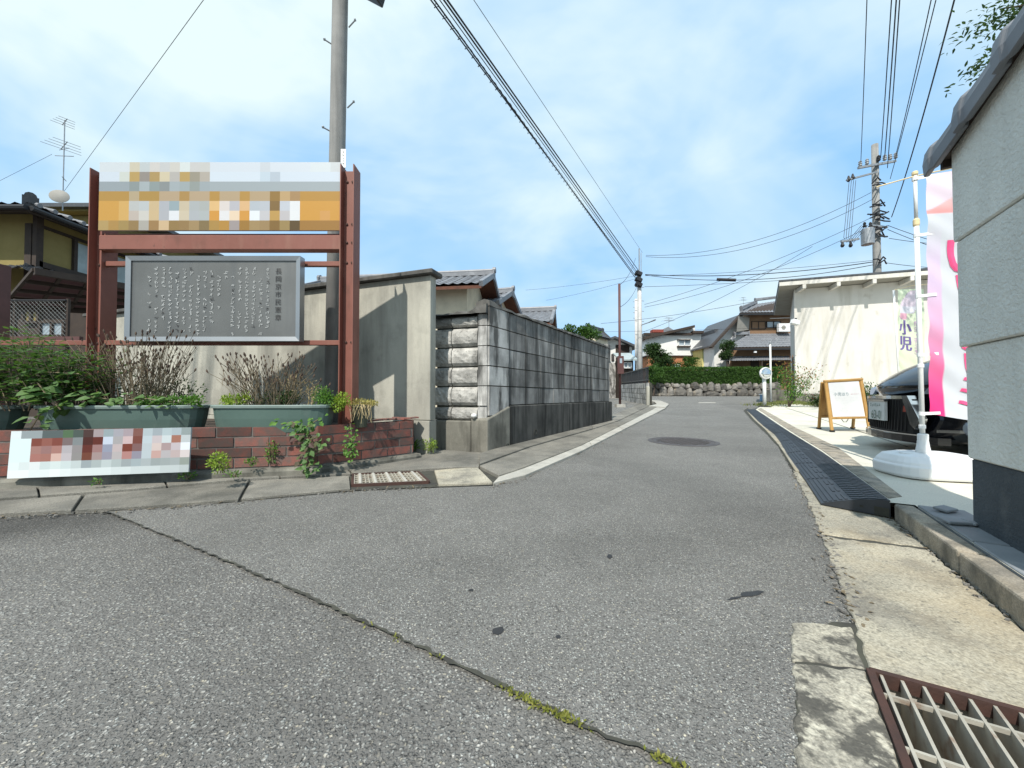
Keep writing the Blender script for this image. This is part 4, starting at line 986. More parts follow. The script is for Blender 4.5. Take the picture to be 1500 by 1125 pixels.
def gclump(name, label, u, v, w_, h, m, n, l_, dz=.05):
    p = gp(u, v, dz); return tuft(name, label, [(p.x, p.y, p.z + h / 2, w_ / 2, w_ * .4, h / 2)], m, n, l_, l_ * .42, stem='dry')
gclump('roadside_weed', 'round yellow green weed on the kerb below the bricks', 321, 693, .12, .13, 'leaf_lime', 420, .02, .13)
gclump('roadside_weed', 'tiny weed on the kerb end left of the round lime weed', 275, 702, .11, .05, 'leaf_green', 90, .022, .05)
gclump('roadside_weed', 'tiny weed on the kerb right of the round lime weed', 342, 699, .10, .04, 'leaf_green', 70, .02, .06)
gclump('roadside_weed', 'feathery green weed standing against the bricks left of the vine', 398, 678, .10, .16, 'leaf_green', 170, .02, .12)
gclump('roadside_weed', 'small weed at the brick foot left of the feathery weed', 368, 682, .08, .05, 'leaf_green', 80, .02, .12)
gclump('roadside_weed', 'speck of weed at the kerb below the notice plate', 143, 709, .07, .03, 'leaf_green', 40, .02, .06)
gclump('roadside_weed', 'round lime weed at the foot of the concrete wall', 629, 663, .15, .14, 'leaf_lime', 520, .02, .045)
t = thing('spiky_weed', 'spiky green weed at the end of the brick planter', 'plant', gp(607, 662, .04)); mb = MB(); c = gp(607, 662, .05)
for i in range(46):
    a = random.uniform(0, 6.28); leaf(mb, c + V2(0, 0, random.uniform(0, .08)), V2(math.cos(a), math.sin(a), random.uniform(.3, 1.4)), V2(0, 0, 1), random.uniform(.08, .13), .017, .15, 1)
mb.build('foliage', 'leaf_green', t)

# =================================================================== LEFT DRAIN GRATE
def grate(label, p00, p10, p11, p01, dz, nb, ncross, m, fr, deep, thick, fw_):
    """p00->p10 runs across the bars; bars run p00->p01"""
    P = [V2(p.x, p.y, SL * p.y + dz) for p in (p00, p10, p11, p01)]
    t = thing('drain_grate', label, 'drain grate', (P[0] + P[2]) / 2)
    mb = MB()
    for i in range(4): mb.bar(P[i] - V2(0, 0, .012), P[(i + 1) % 4] - V2(0, 0, .012), fw_, .03)
    mb.build('frame', fr, t)
    def Q(s_, v_, z=0): return P[0].lerp(P[1], s_).lerp(P[3].lerp(P[2], s_), v_) + V2(0, 0, z)
    for i in range(nb):
        s_ = (i + .5) / nb; mb = MB(); mb.bar(Q(s_, .015, -deep / 2), Q(s_, .985, -deep / 2), thick, deep); mb.build('bar', m, t)
    for j in range(ncross):
        v_ = (j + .5) / ncross; mb = MB(); mb.bar(Q(.01, v_, -.006), Q(.99, v_, -.006), .006, .009); mb.build('cross_rod', m, t)
    return t, Q
gt, Q = grate('small grey steel drain grate set in the pavement before the brick planter', gp(516, 716), gp(628, 711), gp(612, 696), gp(517, 700), .028, 20, 5, 'grate', 'rust_frame', .014, .006, .016)
for j in range(5):
    mb = MB(); s_ = .1 + .2 * j; mb.bar(Q(s_, .02, .002), Q(s_ , .98, .002), .016, .008); mb.build('flat_bar', 'slab_pale', gt)
# right foreground grate over an open pit
gr, Q = grate('rusty framed coarse drain grate in the gutter at the lower right corner', g0, g1, g1 + gd * .42, g0 + gd * .42, .016, 11, 3, 'grate', 'rust_frame', .085, .0055, .014)
mb = MB(); b0, b1, b2, b3 = Q(0, 0, -.15), Q(1, 0, -.15), Q(1, 1, -.15), Q(0, 1, -.15); t0, t1, t2, t3 = Q(0, 0, -.014), Q(1, 0, -.014), Q(1, 1, -.014), Q(0, 1, -.014)
mb.add([b0, b1, b2, b3, t0, t1, t2, t3], [(0, 4, 5, 1), (1, 5, 6, 2), (2, 6, 7, 3), (3, 7, 4, 0)]); mb.build('pit_wall', 'slab_pale', gr)
mb = MB(); mb.add([b0, b1, b2, b3], [(0, 1, 2, 3)]); mb.build('pit_floor', 'earth', gr)
mb = MB()
for i in range(60):
    p = Q(random.random(), random.random(), -.145); leaf(mb, p, V2(random.uniform(-1, 1), random.uniform(-1, 1), .1), V2(0, 0, 1), random.uniform(.015, .035), .014, .1, 1)
mb.build('leaf_litter', 'dry', gr)
# manhole cover
mc = gp(1000, 647.5); t = thing('manhole_cover', 'round cast iron manhole cover in the middle of the road', 'manhole cover', (mc.x, mc.y, mc.z))
TM = Matrix.Rotation(math.atan(SL), 3, 'X')
mb = MB(); mb.lathe((mc.x, mc.y, mc.z + .004), [(.40, 0), (.40, .006), (.355, .007), (.352, .0)], 40, TM); mb.build('frame', 'iron', t)
mb = MB(); mb.lathe((mc.x, mc.y, mc.z + .004), [(.348, 0), (.346, .006), (.33, .006), (.325, .0035), (.01, .0035)], 40, TM); mb.build('cover', 'iron', t)
mb = MB()
for i in range(-7, 8):
    for j in range(-7, 8):
        if i * i + j * j < 50: mb.box(V2(mc.x, mc.y, mc.z + .0075) + TM @ V2(i * .043, j * .043, .002), (.03, .014, .005) if (i + j) % 2 else (.014, .03, .005), TM)
mb.build('stud_pattern', 'iron', t)

# =================================================================== ROOF HELPER
def kawara(mb, e0, e1, r1, r0, pitch=.27, rows=8, amp=.035, step=.02):
    """tiled roof plane: eave e0->e1, ridge r0->r1"""
    e0, e1, r1, r0 = map(Vector, (e0, e1, r1, r0))
    nrm = (e1 - e0).cross(r0 - e0).normalized()
    if nrm.z < 0: nrm = -nrm
    cols = max(2, int((e1 - e0).length / pitch)); per = 5; nx = cols * per
    vs_ = []; 
    for j in range(rows):
        for k_ in (0, 1):
            v = (j + k_ * .999) / rows; lift = step * (1 - k_)
            for i in range(nx + 1):
                u = i / nx; ph = (i % per) / per
                h = amp * (math.cos(6.28318 * ph) * .5 + .5) ** 1.6
                vs_.append(e0.lerp(e1, u).lerp(r0.lerp(r1, u), v) + nrm * (h + lift))
    w_ = nx + 1
    mb.add(vs_, [(a * w_ + i, a * w_ + i + 1, (a + 1) * w_ + i + 1, (a + 1) * w_ + i) for a in range(2 * rows - 1) for i in range(nx)])
def ridge(parent, a, b, h=.16, w_=.2, m='kawara', ends=True):
    a = Vector(a); b = Vector(b); mb = MB(); up = V2(0, 0, 1); d = (b - a).normalized()
    for q in range(3): mb.bar(a + up * (h * (q + .5) / 3.4), b + up * (h * (q + .5) / 3.4), w_ * (1 - q * .18), h / 3.6)
    mb.tube([a + up * h, b + up * h], w_ * .36, 8)
    o = mb.build('ridge', m, parent)
    if ends:
        for p, s_ in ((a, -1), (b, 1)):
            mb = MB(); mb.bar(p + d * s_ * .01, p + d * s_ * .07, w_ * 1.25, h * 2.2); mb.tube([p + d * s_ * .0 + up * h * 1.1, p + d * s_ * .1 + up * h * 1.1], w_ * .5, 10); mb.build('ridge_end_tile', m, o)
    return o
def slabroof(mb, e0, e1, r1, r0, th):
    n_ = V2(0, 0, -th); P = [Vector(p) for p in (e0, e1, r1, r0)]
    mb.hexa([p + n_ for p in P] + P)
def gable_house(name, label, a, b, zr, ze, half, over, wallm, roofm='kawara', zbase=0.3, gable_trim='wood_red', back=True, pitch=.27, rows=8):
    """ridge runs a->b (xy), roof falls to both sides by half to eave height ze"""
    a = V2(a[0], a[1]); b = V2(b[0], b[1]); d = (b - a).normalized(); n_ = V2(d.y, -d.x)
    if n_.y > 0: n_ = -n_
    t = thing(name, label, 'house', ((a.x + b.x) / 2, (a.y + b.y) / 2, zbase))
    U = lambda p, z: V2(p.x, p.y, z)
    rf = MB(); kawara(rf, U(a + n_ * half, ze), U(b + n_ * half, ze), U(b, zr), U(a, zr), pitch, rows)
    kawara(rf, U(a - n_ * half, ze), U(b - n_ * half, ze), U(b, zr), U(a, zr), pitch, rows)
    ro = rf.build('roof', roofm, t)
    mb = MB()
    for s_ in (1, -1): slabroof(mb, U(a + n_ * half * s_ * .985, ze - .03), U(b + n_ * half * s_ * .985, ze - .03), U(b, zr - .03), U(a, zr - .03), .09)
    mb.build('eave_boards', gable_trim, ro)
    for p, s_ in ((a, -1), (b, 1)):          # verge boards and tiles
        for q in (1, -1):
            mb = MB(); mb.bar(U(p + d * s_ * .0 + n_ * half * q, ze + .01), U(p + d * s_ * .0, zr + .01), .12, .16); mb.build('verge', roofm, ro)
    ridge(ro, U(a, zr), U(b, zr), m=roofm)
    wi = over; hw = half - over; zt = ze + (zr - ze) * (over / half) - .06
    A, B = a + d * wi, b - d * wi
    mb = MB(); P = [A + n_ * hw, B + n_ * hw, B - n_ * hw, A - n_ * hw]
    zg = zr - .12
    mb.add([U(p, zbase) for p in P] + [U(p, zt) for p in P] + [U(A, zg), U(B, zg)], [(0, 1, 5, 4), (2, 3, 7, 6), (1, 2, 6, 9, 5), (3, 0, 4, 8, 7), (4, 5, 9, 8), (6, 7, 8, 9)])
    mb.build('wall', wallm, t)
    return t, d, n_, A, B, hw
# houses behind the block wall
def Z_(v, Y): return hz(v, Y)
h1, *_r = gable_house('tiled_house', 'house with grey tiled gable roof just above the return wall', at(470, 410, 13.2), at(722, 410, 12.4), Z_(409, 12.8), Z_(437, 12.1), 1.9, .55, 'cream_wall')
h2, *_r = gable_house('tiled_house', 'small tiled gable roof house behind the block wall corner', at(700, 430, 14.6), at(750, 430, 14.2), Z_(431, 14.4), Z_(452, 13.4), 1.7, .45, 'cream_wall')
h3, *_r = gable_house('tiled_house', 'grey tiled gable roof farthest along above the block wall', at(700, 460, 17.2), at(812, 457, 16.6), Z_(457, 16.8), Z_(482, 16), 2.2, .5, 'cream_wall')
# window strip and timber band on the nearest tiled house
mb = MB(); a = at(560, 445, 11.9); b = at(668, 443, 11.7); mb.bar(a, b, .05, .12); mb.build('timber_band', 'wood_red', h1)
# tree and dark roofed house beyond
def tree(name, label, base, h, trunk_r, crowns, m, nc, per, l_, cr, group=None, seg=0):
    t = thing(name, label, 'tree', base, group); b = Vector(base); mb = MB()
    tp = b + V2(.1, .05, h * .75)
    mb.tube([b, b.lerp(tp, .5) + V2(.05, 0, 0), tp], [trunk_r, trunk_r * .75, trunk_r * .35], 8)
    for (cx, cy, cz, rx, ry, rz) in crowns:
        mb.tube([b.lerp(tp, .5), V2(cx, cy, cz - rz * .2), V2(cx, cy, cz + rz * .6)], [trunk_r * .5, trunk_r * .3, trunk_r * .08], 6)
    mb.build('trunk', 'bark', t); mb = MB()
    for (cx, cy, cz, rx, ry, rz) in crowns: clumps(mb, (cx, cy, cz), (rx, ry, rz), nc, per, cr, l_, None, seg)
    mb.build('crown', m, t); return t
c = at(848, 486, 19.0); tree('pine_tree', 'bushy pine tree rising above the block wall end', (c.x, c.y, .4), c.z, .12, [(c.x, c.y, c.z - .25, 1.0, .7, .6), (c.x - .7, c.y, c.z - .4, .6, .5, .4)], 'leaf_hedge', 60, 70, .12, .22)
tn, *_r = gable_house('far_house', 'small far house with dark gable roof behind the pine tree', at(862, 480, 24.5), at(882, 480, 26), Z_(482, 25), Z_(493, 24.5), .62, .14, 'cream_wall', 'kawara_dark', .5, 'wood_dark', rows=4)
# white gabled house at the end of the side road
wa = at(893, 520, 27); wb = at(926, 520, 27)
wh = thing('white_gable_house', 'white gabled house with dark balcony behind the maroon post', 'house', ((wa.x + wb.x) / 2, 29, G(28)))
zr = Z_(496, 27); ze = Z_(506, 27)
mb = MB(); mb.add([(wa.x - 1.4, 27, .5), (wb.x, 27, .5), (wb.x, 27, ze), ((wa.x + wb.x) / 2 - .55, 27, zr), (wa.x - 1.4, 27, ze)] + [(wa.x - 1.4, 34, .5), (wb.x, 34, .5), (wb.x, 34, ze), ((wa.x + wb.x) / 2 - .55, 34, zr), (wa.x - 1.4, 34, ze)],
    [(0, 1, 2, 3, 4), (9, 8, 7, 6, 5), (0, 5, 6, 1), (1, 6, 7, 2), (4, 3, 8, 9), (3, 2, 7, 8), (0, 4, 9, 5)]); mb.build('wall', 'white_wall', wh)
mx_ = (wa.x + wb.x) / 2 - .55
for s_, xe in ((-1, wa.x - 1.9), (1, wb.x + .3)):
    mb = MB(); slabroof(mb, (xe, 26.5, ze - .12), (xe, 34.3, ze - .12), (mx_, 34.3, zr + .12), (mx_, 26.5, zr + .12), .16); mb.build('roof', 'kawara_dark', wh)
def panel(parent, name, u0, v0, u1, v1, Y, m, th=.06, out_=.03, frame=None, fwd=.05):
    a = at(u0, v1, Y - out_); b = at(u1, v0, Y - out_)
    mb = MB(); mb.box(((a.x + b.x) / 2, Y - out_ + th / 2 - .001, (a.z + b.z) / 2), (abs(b.x - a.x), th, abs(b.z - a.z))); o = mb.build(name, m, parent)
    if frame:
        mb = MB(); x0, x1, z0, z1 = min(a.x, b.x), max(a.x, b.x), a.z, b.z
        for p, q in (((x0, z0), (x1, z0)), ((x1, z0), (x1, z1)), ((x1, z1), (x0, z1)), ((x0, z1), (x0, z0)), (((x0 + x1) / 2, z0), ((x0 + x1) / 2, z1))):
            mb.bar((p[0], Y - out_ - .02, p[1]), (q[0], Y - out_ - .02, q[1]), fwd, fwd, Vector((0, 1, 0)))
        mb.build('window_frame', frame, o)
    return o
panel(wh, 'balcony', 902, 505, 922, 529, 27, 'wood_dark'); panel(wh, 'window', 896, 519, 899, 528, 27, 'glass', frame='wood_dark')
a = at(890, 531, 25.6); b = at(930, 531, 25.6)
mb = MB(); mb.box(((a.x + b.x) / 2, 26.2, (a.z + .4) / 2), (b.x - a.x, .3, a.z - .4)); bwf = mb.build('yard_wall', 'block_pale'); tag(bwf, 'pale striped block yard wall in front of the white gabled house', 'wall')
# blue roofed shed beside it
sa = at(911, 519, 24.5); sb = at(929, 519, 24.5)
sh = thing('shed', 'small shed with blue grey roof beside the tall concrete pole', 'shed', ((sa.x + sb.x) / 2, 25, G(24)))
mb = MB(); mb.box(((sa.x + sb.x) / 2, 25.4, (Z_(526, 24.5) + .4) / 2), (sb.x - sa.x, 1.4, Z_(526, 24.5) - .4)); mb.build('wall', 'wood_dark', sh)
mb = MB(); slabroof(mb, (sa.x - .2, 24.3, Z_(526, 24.3)), (sb.x + .2, 24.3, Z_(526, 24.3)), (sb.x + .2, 26, Z_(517, 26)), (sa.x - .2, 26, Z_(517, 26)), .1); mb.build('roof', 'shutter', sh)
panel(sh, 'window', 914, 531, 925, 539, 24.6, 'glass', frame='white_paint')
# low block wall with black railing at the side road corner
fa = at(911, 582, 21.5); fb = at(950.5, 592, 14.6)
fw1 = thing('fence_wall', 'low pale block wall with black railing at the side road corner', 'wall', (fb.x, fb.y, G(fb.y)))
d = V2(fb.x - fa.x, fb.y - fa.y); L_ = d.length; d.normalize(); n_ = V2(d.y, -d.x)
if n_.x < 0: n_ = -n_
n_ = -n_ if n_.dot(V2(-.3, -1)) < 0 else n_
nb = 9
for i in range(nb):
    for r in range(4):
        p = V2(fa.x, fa.y) + d * (L_ * (i + .5) / nb); z0 = G(p.y)
        block(fw1, V2(p.x, p.y, z0 + .11 + r * .222), d, n_, L_ / nb - .02, .205, .14, me_pale)
mb = MB(); wallbox(mb, V2(fa.x, fa.y) - n_ * .02, V2(fb.x, fb.y) - n_ * .02, n_, .1, (G(fa.y), G(fb.y)), (G(fa.y) + .88, G(fb.y) + .88)); mb.build('core', 'joint', fw1)
for i in range(34):
    p = V2(fa.x, fa.y) + d * (L_ * (i + .5) / 34); z = G(p.y) + .88; mb = MB(); mb.bar((p.x, p.y, z), (p.x, p.y, z + .62), .03 if i % 8 else .06); mb.build('railing_bar', 'dark_metal', fw1)
for z in (.12, .62):
    mb = MB(); mb.bar((fa.x, fa.y, G(fa.y) + .88 + z), (fb.x, fb.y, G(fb.y) + .88 + z), .045); mb.build('rail', 'dark_metal', fw1)
mb = MB(); p = at(949, 590, 14.3); mb.bar((p.x, p.y, G(14.3)), (p.x, p.y, Z_(566, 14.3)), .11); tag(mb.build('boundary_post', 'conc_wall', bevel=.01), 'short concrete boundary post at the end of the railing wall', 'post')
# maroon service post with meter box
mp_ = at(908, 560, 13.0); t = thing('service_post', 'slim maroon steel service post with meter box at the side road', 'post', (mp_.x, 13.0, G(13)))
mb = MB(); mb.tube([(mp_.x, 13, G(13)), (mp_.x, 13, Z_(416, 13))], .042, 10); mb.build('shaft', 'brown_steel', t, smooth=True)
mb = MB(); mb.box((mp_.x, 12.92, (Z_(522, 13) + Z_(548, 13)) / 2), (.21, .12, Z_(522, 13) - Z_(548, 13))); o = mb.build('meter_box', 'brown_steel', t, bevel=.01)
mb = MB(); mb.box((mp_.x, 12.855, Z_(529, 13)), (.08, .01, .17)); mb.build('meter_window', 'glass', o)
mb = MB(); mb.box((mp_.x, 13, G(13) + .05), (.3, .3, .12)); mb.build('footing', 'slab_pale', t)
# concrete poles at the side road
def far_pole(name, label, u, Y, vtop, r0, r1, m='pole_far'):
    p = at(u, 560, Y); t = thing(name, label, 'utility pole', (p.x, Y, G(Y))); zt = Z_(vtop, Y)
    mb = MB(); mb.tube([(p.x, Y, G(Y)), (p.x, Y, zt)], [r0, r1], 14); mb.build('shaft', m, t, smooth=True); return t, p.x, zt
YP = 23.0
pp, ppx, ppz = far_pole('utility_pole', 'pale concrete utility pole with black cable clamps above the side road', 937.5, YP, 400, .17, .12)
mb = MB(); mb.bar((ppx, YP, Z_(402, YP)), (ppx, YP, Z_(364, YP)), .06); mb.bar((ppx + .12, YP, Z_(402, YP)), (ppx + .12, YP, Z_(370, YP)), .03); mb.build('top_rod', 'galv', pp)
for v in (402, 411, 418):
    mb = MB(); mb.box((ppx - .1, YP - .15, Z_(v, YP)), (.42, .3, .26), Matrix.Rotation(.4, 3, 'Y')); mb.build('cable_clamp', 'cable', pp, bevel=.04)
for v in (420, 440, 455, 470, 490, 510): 
    mb = MB(); mb.tube([(ppx - .28, YP, Z_(v, YP)), (ppx + .28, YP, Z_(v + 1, YP))], .018, 5); mb.build('step_bolt', 'galv', pp)
mb = MB(); mb.tube([(ppx, YP, Z_(477, YP)), (ppx + .35, YP - .5, Z_(475, YP)), at(960, 468.5, YP - 1.5)], [.03, .03, .05], 8); mb.build('street_lamp_arm', 'galv', pp)
p2, p2x, p2z = far_pole('utility_pole', 'thin second concrete pole just left of the pale utility pole', 932.3, 25.5, 438, .11, .09)
for v in (442, 450, 458, 466): mb = MB(); mb.tube([(p2x - .2, 25.5, Z_(v, 25.5)), (p2x + .2, 25.5, Z_(v, 25.5))], .018, 5); mb.build('step_bolt', 'galv', p2)
# =================================================================== FAR CENTRE
# stone retaining wall
YW = 32.0
sw = thing('stone_wall', 'rough field stone retaining wall below the clipped hedge', 'wall', (at(1040, 580, YW).x, YW, G(YW)))
x0 = at(944, 580, YW).x; x1 = at(1140, 580, YW).x; zt = Z_(562.5, YW); zb_ = G(YW)
def rock(parent, c, sx, sy, sz, name='stone'):
    mb = MB(); n = 9; rings = []
    prof = [(-.5, .5), (-.34, .95), (0, 1), (.3, .8), (.5, .42)]
    for q, w_ in prof:
        rings.append([V2(c[0] + sx * .5 * w_ * random.uniform(.68, 1.12) * math.copysign(abs(math.cos(6.283 * i / n)) ** .7, math.cos(6.283 * i / n)), c[1] + sy * .5 * w_ * random.uniform(.85, 1.1) * math.sin(6.283 * i / n), c[2] + sz * (q + random.uniform(-.06, .06))) for i in range(n)])
    vs_ = [p for r_ in rings for p in r_]
    mb.add(vs_, [(i * n + k_, i * n + (k_ + 1) % n, (i + 1) * n + (k_ + 1) % n, (i + 1) * n + k_) for i in range(4) for k_ in range(n)] + [tuple(range(n - 1, -1, -1)), tuple(range(4 * n, 5 * n))])
    return mb.build(name, 'stone', parent)
mb = MB(); mb.box(((x0 + x1) / 2, YW + .5, (zt + zb_) / 2 - .05), (x1 - x0, .6, zt - zb_ + .05)); mb.build('core', 'joint', sw)
H_ = zt - zb_; x = x0
while x < x1:                        # uneven courses: big boulders below, chocks between, smaller stones on top
    w1 = random.choice((.5, .7, .95, 1.25)) * random.uniform(.85, 1.15); split = random.uniform(.38, .78)
    rock(sw, (x + w1 / 2, YW + random.uniform(.02, .16), zb_ + H_ * split / 2), w1 * 1.08, .55, H_ * split * 1.2)
    q = x - random.uniform(0, .1)
    while q < x + w1 - .12:
        w2 = random.uniform(.28, .7); hh_ = H_ * (1.02 - split) * random.uniform(.9, 1.25)
        rock(sw, (q + w2 / 2, YW + random.uniform(.1, .22), zb_ + H_ * split + hh_ * .48), w2 * 1.1, .5, hh_ * 1.1); q += w2
    if random.random() < .5: rock(sw, (x + w1, YW - .02, zb_ + .12), .3, .3, .28)
    x += w1
# hedge
hg = thing('hedge', 'long clipped dark green hedge on top of the stone wall', 'hedge', ((x0 + x1) / 2, YW + .9, zt))
hx0 = at(953, 560, YW).x; hx1 = at(1150, 560, YW).x; hz1 = Z_(538, YW); mb = MB()
for i in range(15000):
    x = random.uniform(hx0, hx1); z = zt - .1 + (hz1 - zt + .1) * random.random(); e = min(1, (x - hx0) / .8); 
    top = zt + (hz1 - zt) * (math.sqrt(max(0, 1 - (1 - e) ** 2)))
    if random.random() < .45: y = YW + .25 + random.uniform(-.08, .12); z = min(z, top)
    else: y = YW + random.uniform(.3, 1.6); z = top + random.uniform(-.15, .05)
    leaf(mb, V2(x, y, z), rv() + V2(0, -.5, .4), rv() + V2(0, -.5, .8), random.uniform(.08, .15), .07, seg=0)
mb.build('foliage', 'leaf_hedge', hg)
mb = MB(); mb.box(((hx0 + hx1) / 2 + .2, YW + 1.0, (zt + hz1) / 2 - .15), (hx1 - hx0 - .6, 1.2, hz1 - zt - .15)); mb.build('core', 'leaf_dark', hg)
c = at(962, 525, 34); tree('garden_tree', 'dark green garden tree left of the white house with dormer roof', (c.x, c.y, zt), c.z, .13, [(c.x, c.y, c.z - .2, .9, .8, 1.2), (c.x + .9, c.y + .2, c.z - .4, .7, .6, .9), (c.x - .3, c.y, c.z + .8, .6, .5, .5), (c.x + .4, c.y - .3, c.z - 1.6, 1.3, .7, .8)], 'leaf_dark', 46, 60, .17, .36)
c = at(957, 545, 31.5); tree('garden_shrub', 'round green shrub at the left end of the hedge', (c.x, c.y, zb_), c.z - zb_, .06, [(c.x, c.y, c.z - .2, .75, .6, .85)], 'leaf_hedge', 40, 50, .13, .25)
c = at(1007, 532, 35.5); tree('garden_tree', 'small pruned pine in front of the orange brick wall', (c.x, c.y, zt), c.z - zt, .07, [(c.x, c.y, c.z - .1, 1.2, .5, .3), (c.x + .3, c.y, c.z + .3, .7, .4, .2)], 'leaf_hedge', 26, 40, .14, .25)
# white house with brick ground floor
YH = 40.0
wh2 = thing('white_house', 'white house with slanted dark roof and orange brick ground floor', 'house', (at(988, 560, YH).x, YH + 3, .65))
a = at(946, 520, YH); b = at(1027, 520, YH)
def hbox(parent, name, u0, u1, v0, v1, Y, depth, m, zlow=None, bevel=0):
    a = at(u0, v1, Y); b = at(u1, v0, Y); z0 = a.z if zlow is None else zlow
    mb = MB(); mb.box(((a.x + b.x) / 2, Y + depth / 2, (z0 + b.z) / 2), (b.x - a.x, depth, b.z - z0)); return mb.build(name, m, parent, bevel=bevel)
hbox(wh2, 'upper_wall', 946, 1027, 488, 521, YH, 2.6, 'white_wall')
hbox(wh2, 'brick_wall', 950, 1026.5, 521.4, 565, YH + .1, 2.6, 'brick_far', .65)
hbox(wh2, 'wall_band', 946, 1027.3, 520.6, 522, YH - .05, 3.0, 'wood_dark')
mb = MB(); a = at(944, 497, YH - .6); b = at(1018, 479.5, YH - .6); c_ = at(1018, 476, YH - .6); d_ = at(944, 493, YH - .6)
mb.hexa([V2(a.x, YH - .6, a.z), V2(b.x, YH - .6, b.z), V2(b.x, YH + 2.4, b.z), V2(a.x, YH + 2.4, a.z), V2(a.x, YH - .6, d_.z), V2(b.x, YH - .6, c_.z), V2(b.x, YH + 2.4, c_.z), V2(a.x, YH + 2.4, d_.z)]); mb.build('roof', 'wood_dark', wh2)
mb = MB(); a = at(975, 489, YH); b = at(1018, 489, YH); c_ = at(1018, 480, YH); mb.add([V2(a.x, YH, a.z), V2(b.x, YH, b.z), V2(c_.x, YH, c_.z), V2(a.x, YH + 3, a.z), V2(b.x, YH + 3, b.z), V2(c_.x, YH + 3, c_.z)], [(0, 1, 2), (5, 4, 3), (0, 3, 4, 1), (1, 4, 5, 2), (2, 5, 3, 0)]); mb.build('gable_wall', 'white_wall', wh2)
hbox(wh2, 'roof', 1015, 1031, 484.5, 488.2, YH - .5, 3.0, 'wood_dark'); hbox(wh2, 'roof', 944, 1015, 487.5, 490.5, YH - .3, 3.0, 'wood_dark')
panel(wh2, 'window', 994, 498, 1011, 506, YH, 'glass', frame='white_paint', fwd=.09); hbox(wh2, 'window_sill', 993, 1012, 506.5, 508.5, YH - .25, .3, 'wood_dark'); hbox(wh2, 'window_hood', 993, 1012, 497, 498, YH - .25, .3, 'wood_dark')
panel(wh2, 'window', 985, 534, 996, 545, YH + .1, 'glass', frame='white_paint', fwd=.09)
# house behind it with red ridge
rh = thing('red_roof_house', 'distant roof with red ridge behind the white house', 'house', (at(975, 485, 55).x, 57, .65))
hbox(rh, 'wall', 962, 992, 486, 560, 55, 4, 'cream_wall', .65)
mb = MB(); a, b, c_ = at(958, 489, 54.5), at(996, 489, 54.5), at(979, 478.5, 54.5); mb.add([V2(p.x, y, p.z) for y in (54.5, 60) for p in (a, b, c_)], [(0, 1, 2), (5, 4, 3), (0, 3, 4, 1), (1, 4, 5, 2), (2, 5, 3, 0)]); mb.build('roof', 'kawara', rh)
hbox(rh, 'roof_ridge', 956, 972, 482.5, 486.5, 54, 1, 'ceramic_red')
def yagi(label, base, h, s_, boom_dir=(1, .2, 0), n=5):
    t = thing('tv_antenna', label, 'antenna', base, 'rooftop television antennas'); b = Vector(base); mb = MB()
    mb.tube([b, b + V2(0, 0, h)], .02 * s_, 5); mb.build('mast', 'galv', t)
    for q, (zz, ln) in enumerate(((.98, .7), (.72, .9))):
        d = Vector(boom_dir).normalized(); p = b + V2(0, 0, h * zz); e = V2(-d.y, d.x, .05)
        mb = MB(); mb.tube([p - d * .5 * ln * s_, p + d * .5 * ln * s_], .014 * s_, 4)
        for i in range(n):
            c = p + d * ln * s_ * (-.45 + .9 * i / (n - 1)); w_ = (.55 - .06 * i) * s_ * (1 if q else .6); mb.tube([c - e * w_, c + e * w_], .009 * s_, 4)
        mb.build('dipole_array', 'galv', t)
    return t
yagi('thin television antenna on the roof behind the white house', at(980, 480, 56), 1.5, 1.7)
# yellow annexe and black roofed house
yh = thing('yellow_house', 'small pale yellow house wall between white house and tiled house', 'house', (at(1040, 560, 38).x, 39, .65)); hbox(yh, 'wall', 1029, 1048, 509, 565, 38, 4, 'yellow_pale' if 'yellow_pale' in MAT else 'cream_wall', .65)
hbox(yh, 'roof', 1028, 1050, 507, 509.3, 37.8, 4.4, 'white_wall')
bh = thing('dark_roof_house', 'white gabled house with dark roof behind the traditional house', 'house', (at(1062, 540, 36).x, 40, .65))
mb = MB(); a, b, c_, e_ = at(1046, 500, 36), at(1090, 500, 36), at(1086, 462, 36), at(1048, 507, 36)
mb.add([V2(p.x, y, z) for y in (36, 42) for p, z in ((a, .65), (b, .65), (b, Z_(462, 36)), (c_, Z_(462, 36)), (a, Z_(503, 36)))], [(0, 1, 2, 3, 4), (9, 8, 7, 6, 5), (0, 4, 9, 5), (4, 3, 8, 9), (3, 2, 7, 8), (1, 6, 7, 2)]); mb.build('wall', 'white_wall', bh)
mb = MB(); slabroof(mb, (a.x - .4, 35.6, Z_(503, 36) - .2), (a.x - .4, 42.2, Z_(503, 36) - .2), (c_.x, 42.2, Z_(462, 36) + .14), (c_.x, 35.6, Z_(462, 36) + .14), .14); mb.build('roof', 'kawara_dark', bh)
mb = MB(); a, b = at(1041, 509, 35.5), at(1088, 458, 35.5); mb.bar(a, b, .5, .16); mb.build('verge', 'wood_dark', bh)
hbox(bh, 'roof', 1047, 1068, 482, 496, 38, 4, 'kawara_dark')
